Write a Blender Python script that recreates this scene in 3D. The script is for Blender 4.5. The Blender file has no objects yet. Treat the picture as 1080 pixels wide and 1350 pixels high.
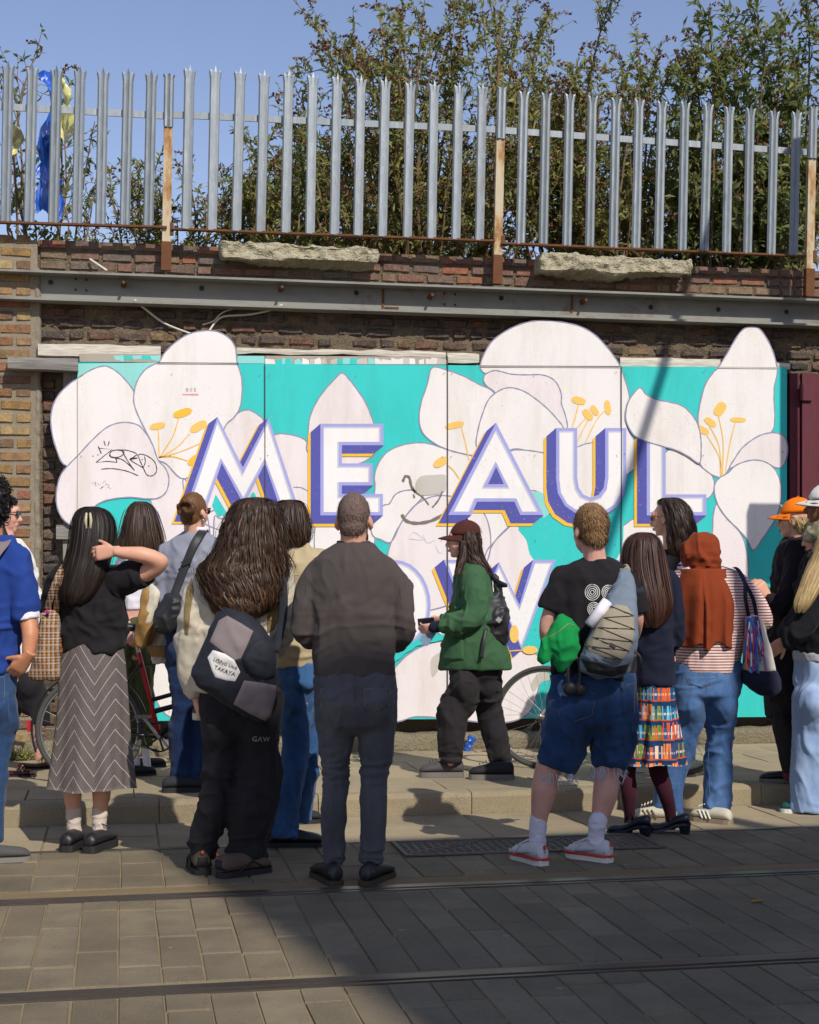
import bpy, bmesh, math, random
import numpy as np
from mathutils import Vector, Matrix, Quaternion
from mathutils.geometry import tessellate_polygon
from mathutils.bvhtree import BVHTree

random.seed(7); np.random.seed(7)
SC = bpy.context.scene
COL = SC.collection
R = math.radians
# ---------------------------------------------------------------- camera
F, CU, VH, CAMH = 2000.0, 540.0, 761.0, 1.41      # focal length in px, centre column, horizon row, eye height
YAW = R(10.8)                                     # camera is turned this far to the right of the wall's normal
SY, CY = math.sin(YAW), math.cos(YAW)
cd = bpy.data.cameras.new('camera'); cam = bpy.data.objects.new('camera', cd); COL.objects.link(cam)
cam.location = (0, 0, CAMH); cam.rotation_euler = (R(90), 0, -YAW)
cd.sensor_fit = 'VERTICAL'; cd.sensor_height = 36; cd.sensor_width = 28.8
cd.lens = 36 * F / 1350; cd.shift_y = (VH - 675) / 1350; cd.clip_end = 2000; cd.clip_start = .05
SC.camera = cam
# ---------------------------------------------------------------- sky, sun, exposure
SUN_EL, SUN_AZ = R(42), R(17.5)
w = bpy.data.worlds.new('World'); SC.world = w; w.use_nodes = True
nt = w.node_tree; nt.nodes.clear()
sky = nt.nodes.new('ShaderNodeTexSky'); sky.sky_type = 'NISHITA'; sky.sun_disc = False
sky.sun_elevation = SUN_EL; sky.sun_rotation = math.pi - SUN_AZ
sky.air_density = 1.0; sky.dust_density = 0.35; sky.ozone_density = 2.8
bg = nt.nodes.new('ShaderNodeBackground'); bg.inputs[1].default_value = 0.14
wo = nt.nodes.new('ShaderNodeOutputWorld')
tint = nt.nodes.new('ShaderNodeMix'); tint.data_type = 'RGBA'; tint.blend_type = 'MULTIPLY'; tint.inputs[0].default_value = 1; tint.inputs[7].default_value = (1.16, .97, .97, 1)   # white balance of the air
nt.links.new(sky.outputs[0], tint.inputs[6]); nt.links.new(tint.outputs[2], bg.inputs[0]); nt.links.new(bg.outputs[0], wo.inputs[0])
LD = Vector((-math.sin(SUN_AZ) * math.cos(SUN_EL), math.cos(SUN_AZ) * math.cos(SUN_EL), -math.sin(SUN_EL)))
sl = bpy.data.lights.new('sun', 'SUN'); sl.energy = 4.0; sl.angle = R(.53); sl.color = (1, .945, .86)
so = bpy.data.objects.new('sun', sl); COL.objects.link(so); so.rotation_euler = LD.to_track_quat('-Z', 'Y').to_euler()
so.location = (6, -10, 14)
SC.view_settings.view_transform = 'Standard'; SC.view_settings.look = 'None'
SC.view_settings.exposure = 0.0; SC.view_settings.gamma = 1
SC.render.engine = 'CYCLES'

# ---------------------------------------------------------------- helpers
def cam2w(lat, d, z): return Vector((d * SY + lat * CY, d * CY - lat * SY, z))
def G(u, v, z=0.0):
    "pixel -> point on the level z"
    d = F * (CAMH - z) / (v - VH); return cam2w((u - CU) / F * d, d, z)
def W(u, v, Y):
    "pixel -> point on the plane y = Y (walls)"
    k = (u - CU) / F; d = Y / (CY - k * SY); return cam2w(k * d, d, CAMH + (VH - v) / F * d)
def lin(c):
    return tuple(x / 12.92 if x <= .04045 else ((x + .055) / 1.055) ** 2.4 for x in c)
def hexc(s): return lin(tuple(int(s[i:i + 2], 16) / 255 for i in (0, 2, 4)))

_lat = np.random.RandomState(3).rand(64, 64, 64).astype(np.float32) * 2 - 1
def vnoise(p):
    i = np.floor(p).astype(int); f = p - i; f = f * f * (3 - 2 * f); i &= 63; j = (i + 1) & 63
    x0, y0, z0 = i.T; x1, y1, z1 = j.T; fx, fy, fz = f.T
    c = lambda a, b, e: _lat[a, b, e]
    a = c(x0, y0, z0) * (1 - fx) + c(x1, y0, z0) * fx; b = c(x0, y1, z0) * (1 - fx) + c(x1, y1, z0) * fx
    e = c(x0, y0, z1) * (1 - fx) + c(x1, y0, z1) * fx; g = c(x0, y1, z1) * (1 - fx) + c(x1, y1, z1) * fx
    return (a * (1 - fy) + b * fy) * (1 - fz) + (e * (1 - fy) + g * fy) * fz

# ---------------------------------------------------------------- materials
MATS = {}
def N(t, typ, **kw):
    n = t.nodes.new(typ)
    for k, v in kw.items(): setattr(n, k, v)
    return n
def mixc(t, fac, a, b, bt='MIX'):
    m = N(t, 'ShaderNodeMix', data_type='RGBA', blend_type=bt)
    for s, v in ((0, fac), (6, a), (7, b)):
        if hasattr(v, 'is_output'): t.links.new(v, m.inputs[s])
        else: m.inputs[s].default_value = v if s == 0 else (*v[:3], 1)
    return m.outputs[2]
def mth(t, op, a, b=None, c=None):
    m = N(t, 'ShaderNodeMath', operation=op)
    for s, v in enumerate((a, b, c)):
        if v is None: continue
        if hasattr(v, 'is_output'): t.links.new(v, m.inputs[s])
        else: m.inputs[s].default_value = v
    return m.outputs[0]
def ramp(t, fac, stops, interp='LINEAR'):
    r = N(t, 'ShaderNodeValToRGB'); r.color_ramp.interpolation = interp
    e = r.color_ramp.elements
    while len(e) < len(stops): e.new(.5)
    for k, (p, c) in enumerate(stops):
        e[k].position = p; e[k].color = (*c[:3], 1) if len(c) >= 3 else (c[0],) * 3 + (1,)
    t.links.new(fac, r.inputs[0]); return r.outputs[0]
def coords(t, kind='Object', scale=(1, 1, 1), loc=(0, 0, 0), rot=(0, 0, 0)):
    if kind == 'World': o = N(t, 'ShaderNodeNewGeometry').outputs[0]
    else: o = N(t, 'ShaderNodeTexCoord').outputs[kind]
    m = N(t, 'ShaderNodeMapping'); m.inputs[1].default_value = loc; m.inputs[2].default_value = rot; m.inputs[3].default_value = scale
    t.links.new(o, m.inputs[0]); return m.outputs[0]
def noise(t, vec, scale, detail=4, rough=.55):
    n = N(t, 'ShaderNodeTexNoise'); n.inputs['Scale'].default_value = scale; n.inputs['Detail'].default_value = detail
    n.inputs['Roughness'].default_value = rough; t.links.new(vec, n.inputs['Vector']); return n.outputs[0]
def newmat(name):
    m = bpy.data.materials.new(name); m.use_nodes = True; t = m.node_tree
    b = t.nodes['Principled BSDF']; return m, t, b
def setin(t, b, name, v):
    if hasattr(v, 'is_output'): t.links.new(v, b.inputs[name])
    elif name == 'Base Color': b.inputs[name].default_value = (*v[:3], 1)
    else: b.inputs[name].default_value = v
def bump(t, b, h, strength, dist=.01):
    n = N(t, 'ShaderNodeBump'); n.inputs['Strength'].default_value = strength; n.inputs['Distance'].default_value = dist
    t.links.new(h, n.inputs['Height']); t.links.new(n.outputs[0], b.inputs['Normal'])
def M(name, col, rough=.8, var=.18, vs=6., bs=60., bst=.25, bd=.004, metal=0., spec=.4, ckind='Object', rnd=0., stretch=(1, 1, 1), sheen=0., fine=0.):
    "plain procedural material: base colour with two noise octaves, bump, optional per-object variation"
    if name in MATS: return MATS[name]
    m, t, b = newmat(name); MATS[name] = m
    vec = coords(t, ckind, stretch)
    n1 = noise(t, vec, vs)
    c = mixc(t, n1, tuple(x * (1 - var) for x in col), tuple(min(1, x * (1 + var)) for x in col))
    if fine:
        n3 = noise(t, vec, bs * 1.7, 2)
        c = mixc(t, fine, c, ramp(t, n3, [(.35, tuple(x * .45 for x in col)), (.65, tuple(min(1, x * 1.55) for x in col))]))
    if rnd:
        oi = N(t, 'ShaderNodeObjectInfo'); k = mth(t, 'MULTIPLY_ADD', oi.outputs['Random'], 2 * rnd, 1 - rnd)
        cc = N(t, 'ShaderNodeCombineColor')
        for s in range(3): t.links.new(k, cc.inputs[s])
        c = mixc(t, 1., c, cc.outputs[0], 'MULTIPLY')
    setin(t, b, 'Base Color', c); setin(t, b, 'Roughness', rough); setin(t, b, 'Metallic', metal)
    b.inputs['Specular IOR Level'].default_value = spec
    if sheen: b.inputs['Sheen Weight'].default_value = sheen
    if bst:
        n2 = noise(t, vec, bs, 3); bump(t, b, n2, bst, bd)
    return m

# ---------------------------------------------------------------- mesh helpers
def link(o, parent=None):
    COL.objects.link(o)
    if parent is not None: o.parent = parent
    return o
def mk(name, V, Fc, mat, parent=None, smooth=False, loc=None):
    me = bpy.data.meshes.new(name); me.from_pydata([tuple(v) for v in V], [], Fc)
    if mat: me.materials.append(mat)
    if smooth: me.polygons.foreach_set('use_smooth', [True] * len(me.polygons))
    me.update(); o = bpy.data.objects.new(name, me)
    if loc is not None: o.location = loc
    return link(o, parent)
def mkmesh(name, V, Fc, mat, smooth=False):
    me = bpy.data.meshes.new(name); me.from_pydata([tuple(v) for v in V], [], Fc)
    if mat: me.materials.append(mat)
    if smooth: me.polygons.foreach_set('use_smooth', [True] * len(me.polygons))
    me.update(); return me
def inst(name, me, loc, parent=None, rot=(0, 0, 0), scale=(1, 1, 1)):
    o = bpy.data.objects.new(name, me); o.location = loc; o.rotation_euler = rot; o.scale = scale
    return link(o, parent)
def tag(o, label, cat, group=None):
    o['label'] = label; o['category'] = cat
    if group: o['group'] = group
    return o
def thing(name, label, cat, loc=(0, 0, 0), rz=0., group=None):
    o = bpy.data.objects.new(name, None); o.empty_display_size = .1; o.location = loc; o.rotation_euler = (0, 0, rz)
    link(o); return tag(o, label, cat, group)
def struct(o): o['kind'] = 'structure'; return o

class Geo:
    def __init__(s): s.V = []; s.F = []
    def add(s, V, Fc):
        k = len(s.V); s.V += [Vector(v) for v in V]; s.F += [tuple(i + k for i in f) for f in Fc]; return s
    def box(s, c, d, rot=None, bev=0.):
        c = Vector(c); x, y, z = d[0] / 2, d[1] / 2, d[2] / 2
        V = [Vector((a, b, e)) for a in (-x, x) for b in (-y, y) for e in (-z, z)]
        if rot is not None: V = [rot @ v for v in V]
        return s.add([v + c for v in V], [(0, 1, 3, 2), (4, 6, 7, 5), (0, 4, 5, 1), (2, 3, 7, 6), (0, 2, 6, 4), (1, 5, 7, 3)])
    def loft(s, secs, n=24, p=2., cap=True):
        "secs: (centre, semi-axis u, semi-axis v)"
        V = []
        for c, u, v in secs:
            for k in range(n):
                a = 2 * math.pi * k / n; ca, sa = math.cos(a), math.sin(a)
                x = math.copysign(abs(ca) ** (2 / p), ca); y = math.copysign(abs(sa) ** (2 / p), sa)
                V.append(Vector(c) + Vector(u) * x + Vector(v) * y)
        Fc = []
        for i in range(len(secs) - 1):
            for k in range(n):
                a, b = i * n + k, i * n + (k + 1) % n
                Fc.append((a, b, b + n, a + n))
        if cap:
            Fc.append(tuple(range(n - 1, -1, -1))); Fc.append(tuple((len(secs) - 1) * n + k for k in range(n)))
        return s.add(V, Fc)
    def tube(s, pts, rad, n=12, side=(1, 0, 0), flat=1., round_ends=True, p=2., cap=True):
        pts = [Vector(q) for q in pts]; side = Vector(side)
        if not hasattr(rad, '__len__'): rad = [rad] * len(pts)
        secs = []
        for i, q in enumerate(pts):
            t = (pts[min(i + 1, len(pts) - 1)] - pts[max(i - 1, 0)]).normalized()
            u = side - t * side.dot(t)
            if u.length < .05: u = Vector((0, 1, 0)) - t * t.y
            if u.length < .05: u = Vector((0, 0, 1)) - t * t.z
            u.normalize(); v = t.cross(u); secs.append((q, u, v, rad[i], t))
        out = []
        if round_ends:
            q, u, v, r, t = secs[0]
            for a in (80, 50, 25): out.append((q - t * r * math.sin(R(a)), u * r * math.cos(R(a)), v * r * flat * math.cos(R(a))))
        out += [(q, u * r, v * r * flat) for q, u, v, r, t in secs]
        if round_ends is True:
            q, u, v, r, t = secs[-1]
            for a in (25, 50, 80): out.append((q + t * r * math.sin(R(a)), u * r * math.cos(R(a)), v * r * flat * math.cos(R(a))))
        return s.loft(out, n, p, cap)
    def ball(s, c, r, rot=None, n=14, m=9):
        V = []; Fc = []; c = Vector(c)
        r = (r, r, r) if not hasattr(r, '__len__') else r
        for i in range(1, m):
            th = math.pi * i / m
            for k in range(n):
                a = 2 * math.pi * k / n; V.append(Vector((r[0] * math.sin(th) * math.cos(a), r[1] * math.sin(th) * math.sin(a), r[2] * math.cos(th))))
        V += [Vector((0, 0, r[2])), Vector((0, 0, -r[2]))]
        for i in range(m - 2):
            for k in range(n):
                a, b = i * n + k, i * n + (k + 1) % n; Fc.append((a, a + n, b + n, b))
        T, B = len(V) - 2, len(V) - 1
        for k in range(n):
            Fc.append((T, k, (k + 1) % n)); Fc.append((B, (m - 2) * n + (k + 1) % n, (m - 2) * n + k))
        if rot is not None: V = [rot @ v for v in V]
        return s.add([v + c for v in V], Fc)
    def xf(s, mat, start=0):
        for i in range(start, len(s.V)): s.V[i] = mat @ s.V[i]
        return s
    def obj(s, name, mat, parent=None, smooth=False, loc=None): return mk(name, s.V, s.F, mat, parent, smooth, loc)

TMP = bpy.data.scenes.new('tmp')
def remesh(geo, voxel=.01, smooth=4, fn=None):
    "fuse overlapping closed shells into one continuous surface -> (verts ndarray, faces list)"
    me = bpy.data.meshes.new('t'); me.from_pydata([tuple(v) for v in geo.V], [], geo.F); me.update()
    bm = bmesh.new(); bm.from_mesh(me); bmesh.ops.recalc_face_normals(bm, faces=bm.faces); bm.to_mesh(me); bm.free()
    o = bpy.data.objects.new('t', me); TMP.collection.objects.link(o)
    md = o.modifiers.new('r', 'REMESH'); md.mode = 'VOXEL'; md.voxel_size = voxel; md.adaptivity = 0
    vl = TMP.view_layers[0]; vl.update(); ev = o.evaluated_get(vl.depsgraph); m2 = ev.to_mesh()
    nv = len(m2.vertices); V = np.empty(nv * 3, np.float32); m2.vertices.foreach_get('co', V); V = V.reshape(-1, 3).astype(np.float64)
    Fc = [tuple(p.vertices) for p in m2.polygons]
    ne = len(m2.edges); E = np.empty(ne * 2, np.int32); m2.edges.foreach_get('vertices', E); E = E.reshape(-1, 2)
    ev.to_mesh_clear(); bpy.data.objects.remove(o); bpy.data.meshes.remove(me)
    V = lap(V, E, smooth)
    if fn: V = fn(V, normals(V, Fc)); V = lap(V, E, 1)
    return V, Fc
def lap(V, E, it):
    n = len(V); deg = np.maximum(np.bincount(E.ravel(), minlength=n), 1)[:, None]
    for _ in range(it):
        S = np.stack([np.bincount(E[:, 0], V[E[:, 1], a], n) + np.bincount(E[:, 1], V[E[:, 0], a], n) for a in range(3)], 1)
        V = V * .4 + .6 * S / deg
    return V
def normals(V, Fc):
    n = len(V); Q = np.array([f if len(f) == 4 else (*f, f[-1]) for f in Fc])
    nn = np.cross(V[Q[:, 2]] - V[Q[:, 0]], V[Q[:, 3]] - V[Q[:, 1]])
    out = np.stack([sum(np.bincount(Q[:, k], nn[:, a], n) for k in range(4)) for a in range(3)], 1)
    return out / np.maximum(np.linalg.norm(out, axis=1), 1e-9)[:, None]
def merge(parts):
    V = np.concatenate([p[0] for p in parts]); Fc = []; k = 0
    for v, f in parts: Fc += [tuple(i + k for i in q) for q in f]; k += len(v)
    return V, Fc
def ridge(p): return 1 - 2 * np.abs(vnoise(p))
def crease(p): return (1 - np.minimum(1, np.abs(vnoise(p)) * 2.6)) ** 1.6
def folds(amp=.006, f1=(10, 10, 4), seed=0., zones=(), fine=.0015):
    "cloth folds as real relief; zones = (z centre, sigma, amplitude, frequency)"
    def fn(V, n):
        s = np.array([seed * 3.1, seed * 1.7, seed * .9]); f = np.array(f1)
        wv = V + .06 * np.stack([vnoise(V * 5 + s), vnoise(V * 5 + 9 + s), vnoise(V * 5 + 17 + s)], 1)
        q = wv.copy(); q[:, 0] += .35 * V[:, 2] * np.sign(vnoise(V * 2 + 30)); m = .55 + .9 * np.clip(vnoise(V * 4.5 + 40 + s) + .35, 0, 1)
        d = amp * m * (2.4 * crease(wv * f * .8 + s) - .7 + 1.5 * crease(q * f * 1.35 + 11 + s) + .5 * vnoise(V * f * 2.3 + s))
        d += fine * vnoise(V * 38 + s)
        for zc, sg, a, fz in zones:
            d += a * 2.4 * np.exp(-((V[:, 2] - zc) / sg) ** 2) * (crease(wv * np.array(fz) + s) - .3)
        return V + n * d[:, None]
    return fn
def closed_curve(P, k=6):
    "Catmull-Rom through a closed list of 2-D points"
    n = len(P); out = []
    for i in range(n):
        a, b, c, d = (np.array(P[(i + j) % n], float) for j in (-1, 0, 1, 2))
        for s in range(k):
            t = s / k; out.append(tuple(.5 * (2 * b + (c - a) * t + (2 * a - 5 * b + 4 * c - d) * t * t + (3 * b - a - 3 * c + d) * t ** 3)))
    return out
def open_curve(P, k=6):
    P = [np.array(p, float) for p in P]; out = []
    for i in range(len(P) - 1):
        a = P[max(i - 1, 0)]; b = P[i]; c = P[i + 1]; d = P[min(i + 2, len(P) - 1)]
        for s in range(k):
            t = s / k; out.append(tuple(.5 * (2 * b + (c - a) * t + (2 * a - 5 * b + 4 * c - d) * t * t + (3 * b - a - 3 * c + d) * t ** 3)))
    out.append(tuple(P[-1])); return out
# ================================================================ SETTING
YM, YW, YF = 11.0, 11.14, 11.0          # mural face, brick face, fence line
YK, ZP = 8.82, .13                      # kerb face, pavement level
rng = random.Random(11)

def facade_mat(name, stops, rough=.9, dirt=.5, bst=.6, mortar=False):
    m, t, b = newmat(name)
    oi = N(t, 'ShaderNodeObjectInfo'); v = coords(t, 'World')
    c = ramp(t, oi.outputs['Random'], stops, 'LINEAR')
    n1 = noise(t, v, 22, 6, .65); n2 = noise(t, v, 90, 4)
    c = mixc(t, ramp(t, n1, [(.42, (0, 0, 0)), (.68, (dirt,) * 3)]), c, (.05, .043, .037))
    c = mixc(t, ramp(t, n2, [(.5, (0, 0, 0)), (.75, (.35,) * 3)]), c, (.42, .36, .28))
    setin(t, b, 'Base Color', c); setin(t, b, 'Roughness', rough); b.inputs['Specular IOR Level'].default_value = .2
    h = mth(t, 'ADD', n1, mth(t, 'MULTIPLY', n2, .5)); bump(t, b, h, bst, .02); return m
m_brick_red = facade_mat('brick_red', [(0, hexc('7a6055')), (.25, hexc('84604f')), (.45, hexc('736259')), (.62, hexc('9c6148')), (.75, hexc('857058')), (.88, hexc('6e645c')), (1, hexc('927a5c'))])
m_brick_soot = facade_mat('brick_soot', [(0, hexc('4a4341')), (.3, hexc('5c4b45')), (.55, hexc('554a44')), (.75, hexc('77523f')), (.88, hexc('8a7252')), (1, hexc('453f3f'))], dirt=.75, bst=.9)
m_brick_stock = facade_mat('brick_stock', [(0, hexc('8a7048')), (.2, hexc('a5824c')), (.4, hexc('75604a')), (.55, hexc('8f6243')), (.7, hexc('b09a6b')), (.85, hexc('98604a')), (1, hexc('6d5c4a'))], dirt=.6)
m_mortar = M('mortar', hexc('8f8472'), .95, .3, 12, 120, .8, .01, ckind='World', fine=.3)
m_mortar_dark = M('mortar_dark', hexc('6f6250'), .95, .45, 9, 70, 1., .02, ckind='World', fine=.4)
m_sett, t_, b_ = newmat('sett_stone')
v_ = coords(t_, 'World'); oi_ = N(t_, 'ShaderNodeObjectInfo')
c_ = ramp(t_, oi_.outputs['Random'], [(0, hexc('72664f')), (.5, hexc('7d7058')), (1, hexc('897b62'))])
n_ = noise(t_, v_, 5, 5); c_ = mixc(t_, ramp(t_, n_, [(.4, (0,) * 3), (.7, (.5,) * 3)]), c_, hexc('5d5443'))
n2_ = noise(t_, v_, 140, 4, .7); c_ = mixc(t_, ramp(t_, n2_, [(.45, (0,) * 3), (.75, (.5,) * 3)]), c_, hexc('9c8d70'))
def stains(t, c, dark, gum):
    v = coords(t, 'World'); n = noise(t, v, 1.3, 6, .65); c = mixc(t, ramp(t, n, [(.45, (0,) * 3), (.7, (.55,) * 3)]), c, dark)
    vo = N(t, 'ShaderNodeTexVoronoi'); vo.inputs['Scale'].default_value = 4.5; t.links.new(v, vo.inputs['Vector']); k = mth(t, 'LESS_THAN', vo.outputs['Distance'], .07)
    wn = N(t, 'ShaderNodeSeparateColor'); t.links.new(vo.outputs['Color'], wn.inputs[0]); k = mth(t, 'MULTIPLY', k, mth(t, 'GREATER_THAN', wn.outputs[0], .55)); c = mixc(t, mth(t, 'MULTIPLY', k, .5), c, gum)
    return mixc(t, mth(t, 'MULTIPLY', mth(t, 'LESS_THAN', noise(t, coords(t, 'World', (1, 1, 1), (4, 2, 0)), 38, 3), .33), .5), c, dark)
c_ = stains(t_, c_, hexc('4f4638'), hexc('a39a86'))
setin(t_, b_, 'Base Color', c_); setin(t_, b_, 'Roughness', .88); bump(t_, b_, n2_, .6, .008)
m_bed = M('joint_sand', hexc('8a7a5c'), .95, .25, 8, 150, .5, .004, ckind='World', fine=.25)
m_slab = M('pavement_slab', hexc('9f9074'), .9, .16, 3, 160, .35, .003, ckind='World', rnd=.07, fine=.25)
_b = m_slab.node_tree.nodes['Principled BSDF']; setin(m_slab.node_tree, _b, 'Base Color', stains(m_slab.node_tree, _b.inputs['Base Color'].links[0].from_socket, hexc('6f6450'), hexc('6a6152')))
m_kerb = M('kerb_concrete', hexc('93866c'), .93, .25, 7, 130, .7, .006, ckind='World', rnd=.08, fine=.4)
m_conc = M('rough_concrete', hexc('aca48a'), .95, .5, 12, 60, 1., .02, ckind='World', fine=.4)
m_ledge = M('ledge_stone', hexc('7e755f'), .95, .35, 6, 60, .9, .02, ckind='World', fine=.4)
m_galv, t_, b_ = newmat('galvanised_steel')
v_ = coords(t_, 'World', (1, 1, .35)); n_ = noise(t_, v_, 26, 5, .65)
vo_ = N(t_, 'ShaderNodeTexVoronoi'); vo_.inputs['Scale'].default_value = 45; t_.links.new(v_, vo_.inputs['Vector'])
c_ = mixc(t_, n_, hexc('7d878d'), hexc('a3abb0')); c_ = mixc(t_, .25, c_, mixc(t_, vo_.outputs['Color'], hexc('747e84'), hexc('b4babd')))
oi_ = N(t_, 'ShaderNodeObjectInfo'); c_ = mixc(t_, mth(t_, 'MULTIPLY', oi_.outputs['Random'], .45), c_, hexc('70787c')); ng_ = noise(t_, coords(t_, 'World', (1, 1, .12)), 30, 4, .7); c_ = mixc(t_, ramp(t_, ng_, [(.55, (0,) * 3), (.75, (.5,) * 3)]), c_, hexc('c4c6c4')); c_ = mixc(t_, ramp(t_, noise(t_, v_, 7, 5, .7), [(.62, (0,) * 3), (.75, (.45,) * 3)]), c_, hexc('8a6f4d'))
setin(t_, b_, 'Base Color', c_); setin(t_, b_, 'Metallic', .35); setin(t_, b_, 'Roughness', .5); bump(t_, b_, n_, .15, .004)
m_beam, t_, b_ = newmat('weathered_beam')
v_ = coords(t_, 'World', (.5, 1, 1.6)); n_ = noise(t_, v_, 6, 6, .6); n2_ = noise(t_, coords(t_, 'World'), 3.2, 6, .75)
c_ = mixc(t_, n_, hexc('6c6d69'), hexc('9d9b91')); c_ = mixc(t_, ramp(t_, n2_, [(.55, (0,) * 3), (.72, (.7,) * 3)]), c_, hexc('6a4a34'))
setin(t_, b_, 'Base Color', c_); setin(t_, b_, 'Roughness', .65); setin(t_, b_, 'Metallic', .15); bump(t_, b_, n_, .2, .006)
m_rust, t_, b_ = newmat('rusted_paint')
v_ = coords(t_, 'World', (1, 1, .35)); n_ = noise(t_, v_, 9, 6, .7)
c_ = ramp(t_, n_, [(.3, hexc('7a4e2e')), (.42, hexc('b08a5c')), (.5, hexc('c0b091')), (.8, hexc('cdc4b2'))])
setin(t_, b_, 'Base Color', c_); setin(t_, b_, 'Roughness', .85); bump(t_, b_, n_, .4, .006)
m_rust2 = M('dark_rust', hexc('6b452b'), .9, .35, 14, 90, .6, .006, ckind='World')
m_wood_w = M('whitewashed_timber', hexc('c9c1b2'), .85, .25, 10, 40, .5, .006, ckind='World', stretch=(.12, 1, 1.6), fine=.35)
m_wood_g = M('grey_timber', hexc('86827d'), .9, .3, 8, 34, .7, .008, ckind='World', stretch=(.1, 1, 2), fine=.4)
m_wood_gv = M('grey_timber_upright', hexc('857f76'), .9, .3, 8, 34, .7, .008, ckind='World', stretch=(2, 1, .1), fine=.4)
m_door = M('maroon_paint', hexc('5e2630'), .6, .25, 5, 22, .5, .006, ckind='World', stretch=(3, 1, .3), fine=.2)
m_rail = M('tram_rail_steel', hexc('6d655c'), .42, .3, 3, 60, .2, .003, metal=.75, ckind='World', stretch=(.3, 3, 1))
m_raildirt = M('rail_dirt', hexc('7f6c4e'), .95, .35, 4, 90, .5, .006, ckind='World', stretch=(.4, 3, 1), fine=.3)
m_iron = M('cast_iron', hexc('6b645a'), .7, .25, 7, 80, .4, .004, metal=.2, ckind='World', fine=.2)
m_black = M('black_metal', (.02, .02, .02), .5, .2, 5, 50, .1)
m_cable = M('pale_cable', hexc('cfc8b8'), .6, .15, 5, 40, .1)

# ---- ground sheets
g = Geo(); g.add([(-300, -300, -.06), (300, -300, -.06), (300, 10.9, -.06), (-300, 10.9, -.06)], [(0, 1, 2, 3)])
struct(g.obj('ground', M('asphalt', (.055, .053, .05), .95, .3, 4, 120, .5, .006, ckind='World')))
X0, X1 = -7.0, 8.0
g = Geo(); g.box((0, 2.85, -.0215), (60, 11.9, .03)); road = struct(g.obj('road', m_bed))
def sett_mesh(k, bev=.012, jag=.006):
    r = random.Random(k); V = []
    for z, s in ((-.5, 1.0), (.30, 1.0), (.5, 1 - bev)):
        for x, y in ((-1, -1), (1, -1), (1, 1), (-1, 1)):
            V.append(((x * s + r.uniform(-jag, jag) * 2) / 2, (y * s + r.uniform(-jag, jag)) / 2, z))
    Fc = [(8, 9, 10, 11)]
    for l in (0, 4):
        for i in range(4): Fc.append((l + i, l + (i + 1) % 4, l + 4 + (i + 1) % 4, l + 4 + i))
    return mkmesh('sett', V, Fc, m_sett)
setts = [sett_mesh(k, .045, .012) for k in range(6)]
RAILS = [CY * F * CAMH / (1168 - VH), CY * F * CAMH / (1287 - VH)]
YL = CY * F * CAMH / (1108 - VH)                 # steel edge strip near the kerb
cells = []
def lay(y0, y1, wx=.152, lmin=.32, lmax=.75):
    x = X0
    while x < X1:
        y = y0 - rng.uniform(0, .25)
        while y < y1 - .03:
            l = rng.uniform(lmin, lmax); a, b = max(y, y0), min(y + l, y1)
            if y1 - b < .09: b = y1; l = 9
            if b - a > .05: cells.append((x + wx / 2, (a + b) / 2, wx - .004, b - a - .004))
            y += l
        x += wx
lay(3.4, RAILS[1] - .085); lay(RAILS[1] + .075, RAILS[0] - .085); lay(RAILS[0] + .2, YL - .02, .2, .3, .6)
vis = []
for c in cells:
    d = c[0] * SY + c[1] * CY; lat = c[0] * CY - c[1] * SY
    u = CU + lat / d * F; v = VH + CAMH / d * F
    vis.append(((c[2] * c[3] / max(d, 1.) ** 3) if -40 < u < 1120 and 0 < d and v < 1385 else 0., c))
vis.sort(key=lambda q: -q[0])
for k, (a, c) in enumerate(vis[:300]):
    inst('sett', setts[k % 6], (c[0], c[1], -.027 + rng.uniform(-.0025, .0025)), road, (rng.uniform(-.008, .008), rng.uniform(-.008, .008), rng.uniform(-.012, .012)), (c[2], c[3], .054))
gs = Geo()
for a, c in vis[300:]:
    x, y, lx, ly = c; z = rng.uniform(-.002, .002); b = .005
    V = [(x + sx * (lx / 2 - o), y + sy * (ly / 2 - o), zz) for zz, o in ((-.03, 0), (-.008 + z, 0), (z, b)) for sx, sy in ((-1, -1), (1, -1), (1, 1), (-1, 1))]
    gs.add(V, [(8, 9, 10, 11)] + [(l + i, l + (i + 1) % 4, l + 4 + (i + 1) % 4, l + 4 + i) for l in (0, 4) for i in range(4)])
so_ = gs.obj('setts_remaining', m_sett, road); so_['kind'] = 'stuff'
# concrete margin by the kerb: long slabs
x = X0; slab_m = [sett_mesh(40 + k, .012, .004) for k in range(3)]
for me in slab_m: me.materials.clear(); me.materials.append(m_slab)
while x < X1:
    for y0, y1 in ((YL + .035, YL + .40), (YL + .405, YK - .01)):
        inst('margin_slab', slab_m[rng.randrange(3)], (x + .3, (y0 + y1) / 2, -.027 + rng.uniform(-.002, .002)), road, (0, 0, 0), (.595, y1 - y0 - .003, .054))
    x += .6
# rails
def rail(y, label_dirt=True):
    g = Geo(); L = 60
    g.box((0, y, -.012), (L, .062, .030)); o = struct(g.obj('tram_rail', m_rail))
    g = Geo(); g.box((0, y - .062, -.014), (L, .022, .030)); g.obj('rail_lip', m_rail, o)
    g = Geo(); g.box((0, y - .040, -.022), (L, .024, .012)); g.obj('rail_groove', m_raildirt, o)
    return o
for y in RAILS: rail(y)
g = Geo(); g.box((0, RAILS[0] + .1, -.017), (60, .17, .03)); struct(g.obj('rail_margin', m_raildirt))
g = Geo(); g.box((0, YL, -.012), (60, .045, .032)); struct(g.obj('edge_rail', m_rail))
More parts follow.
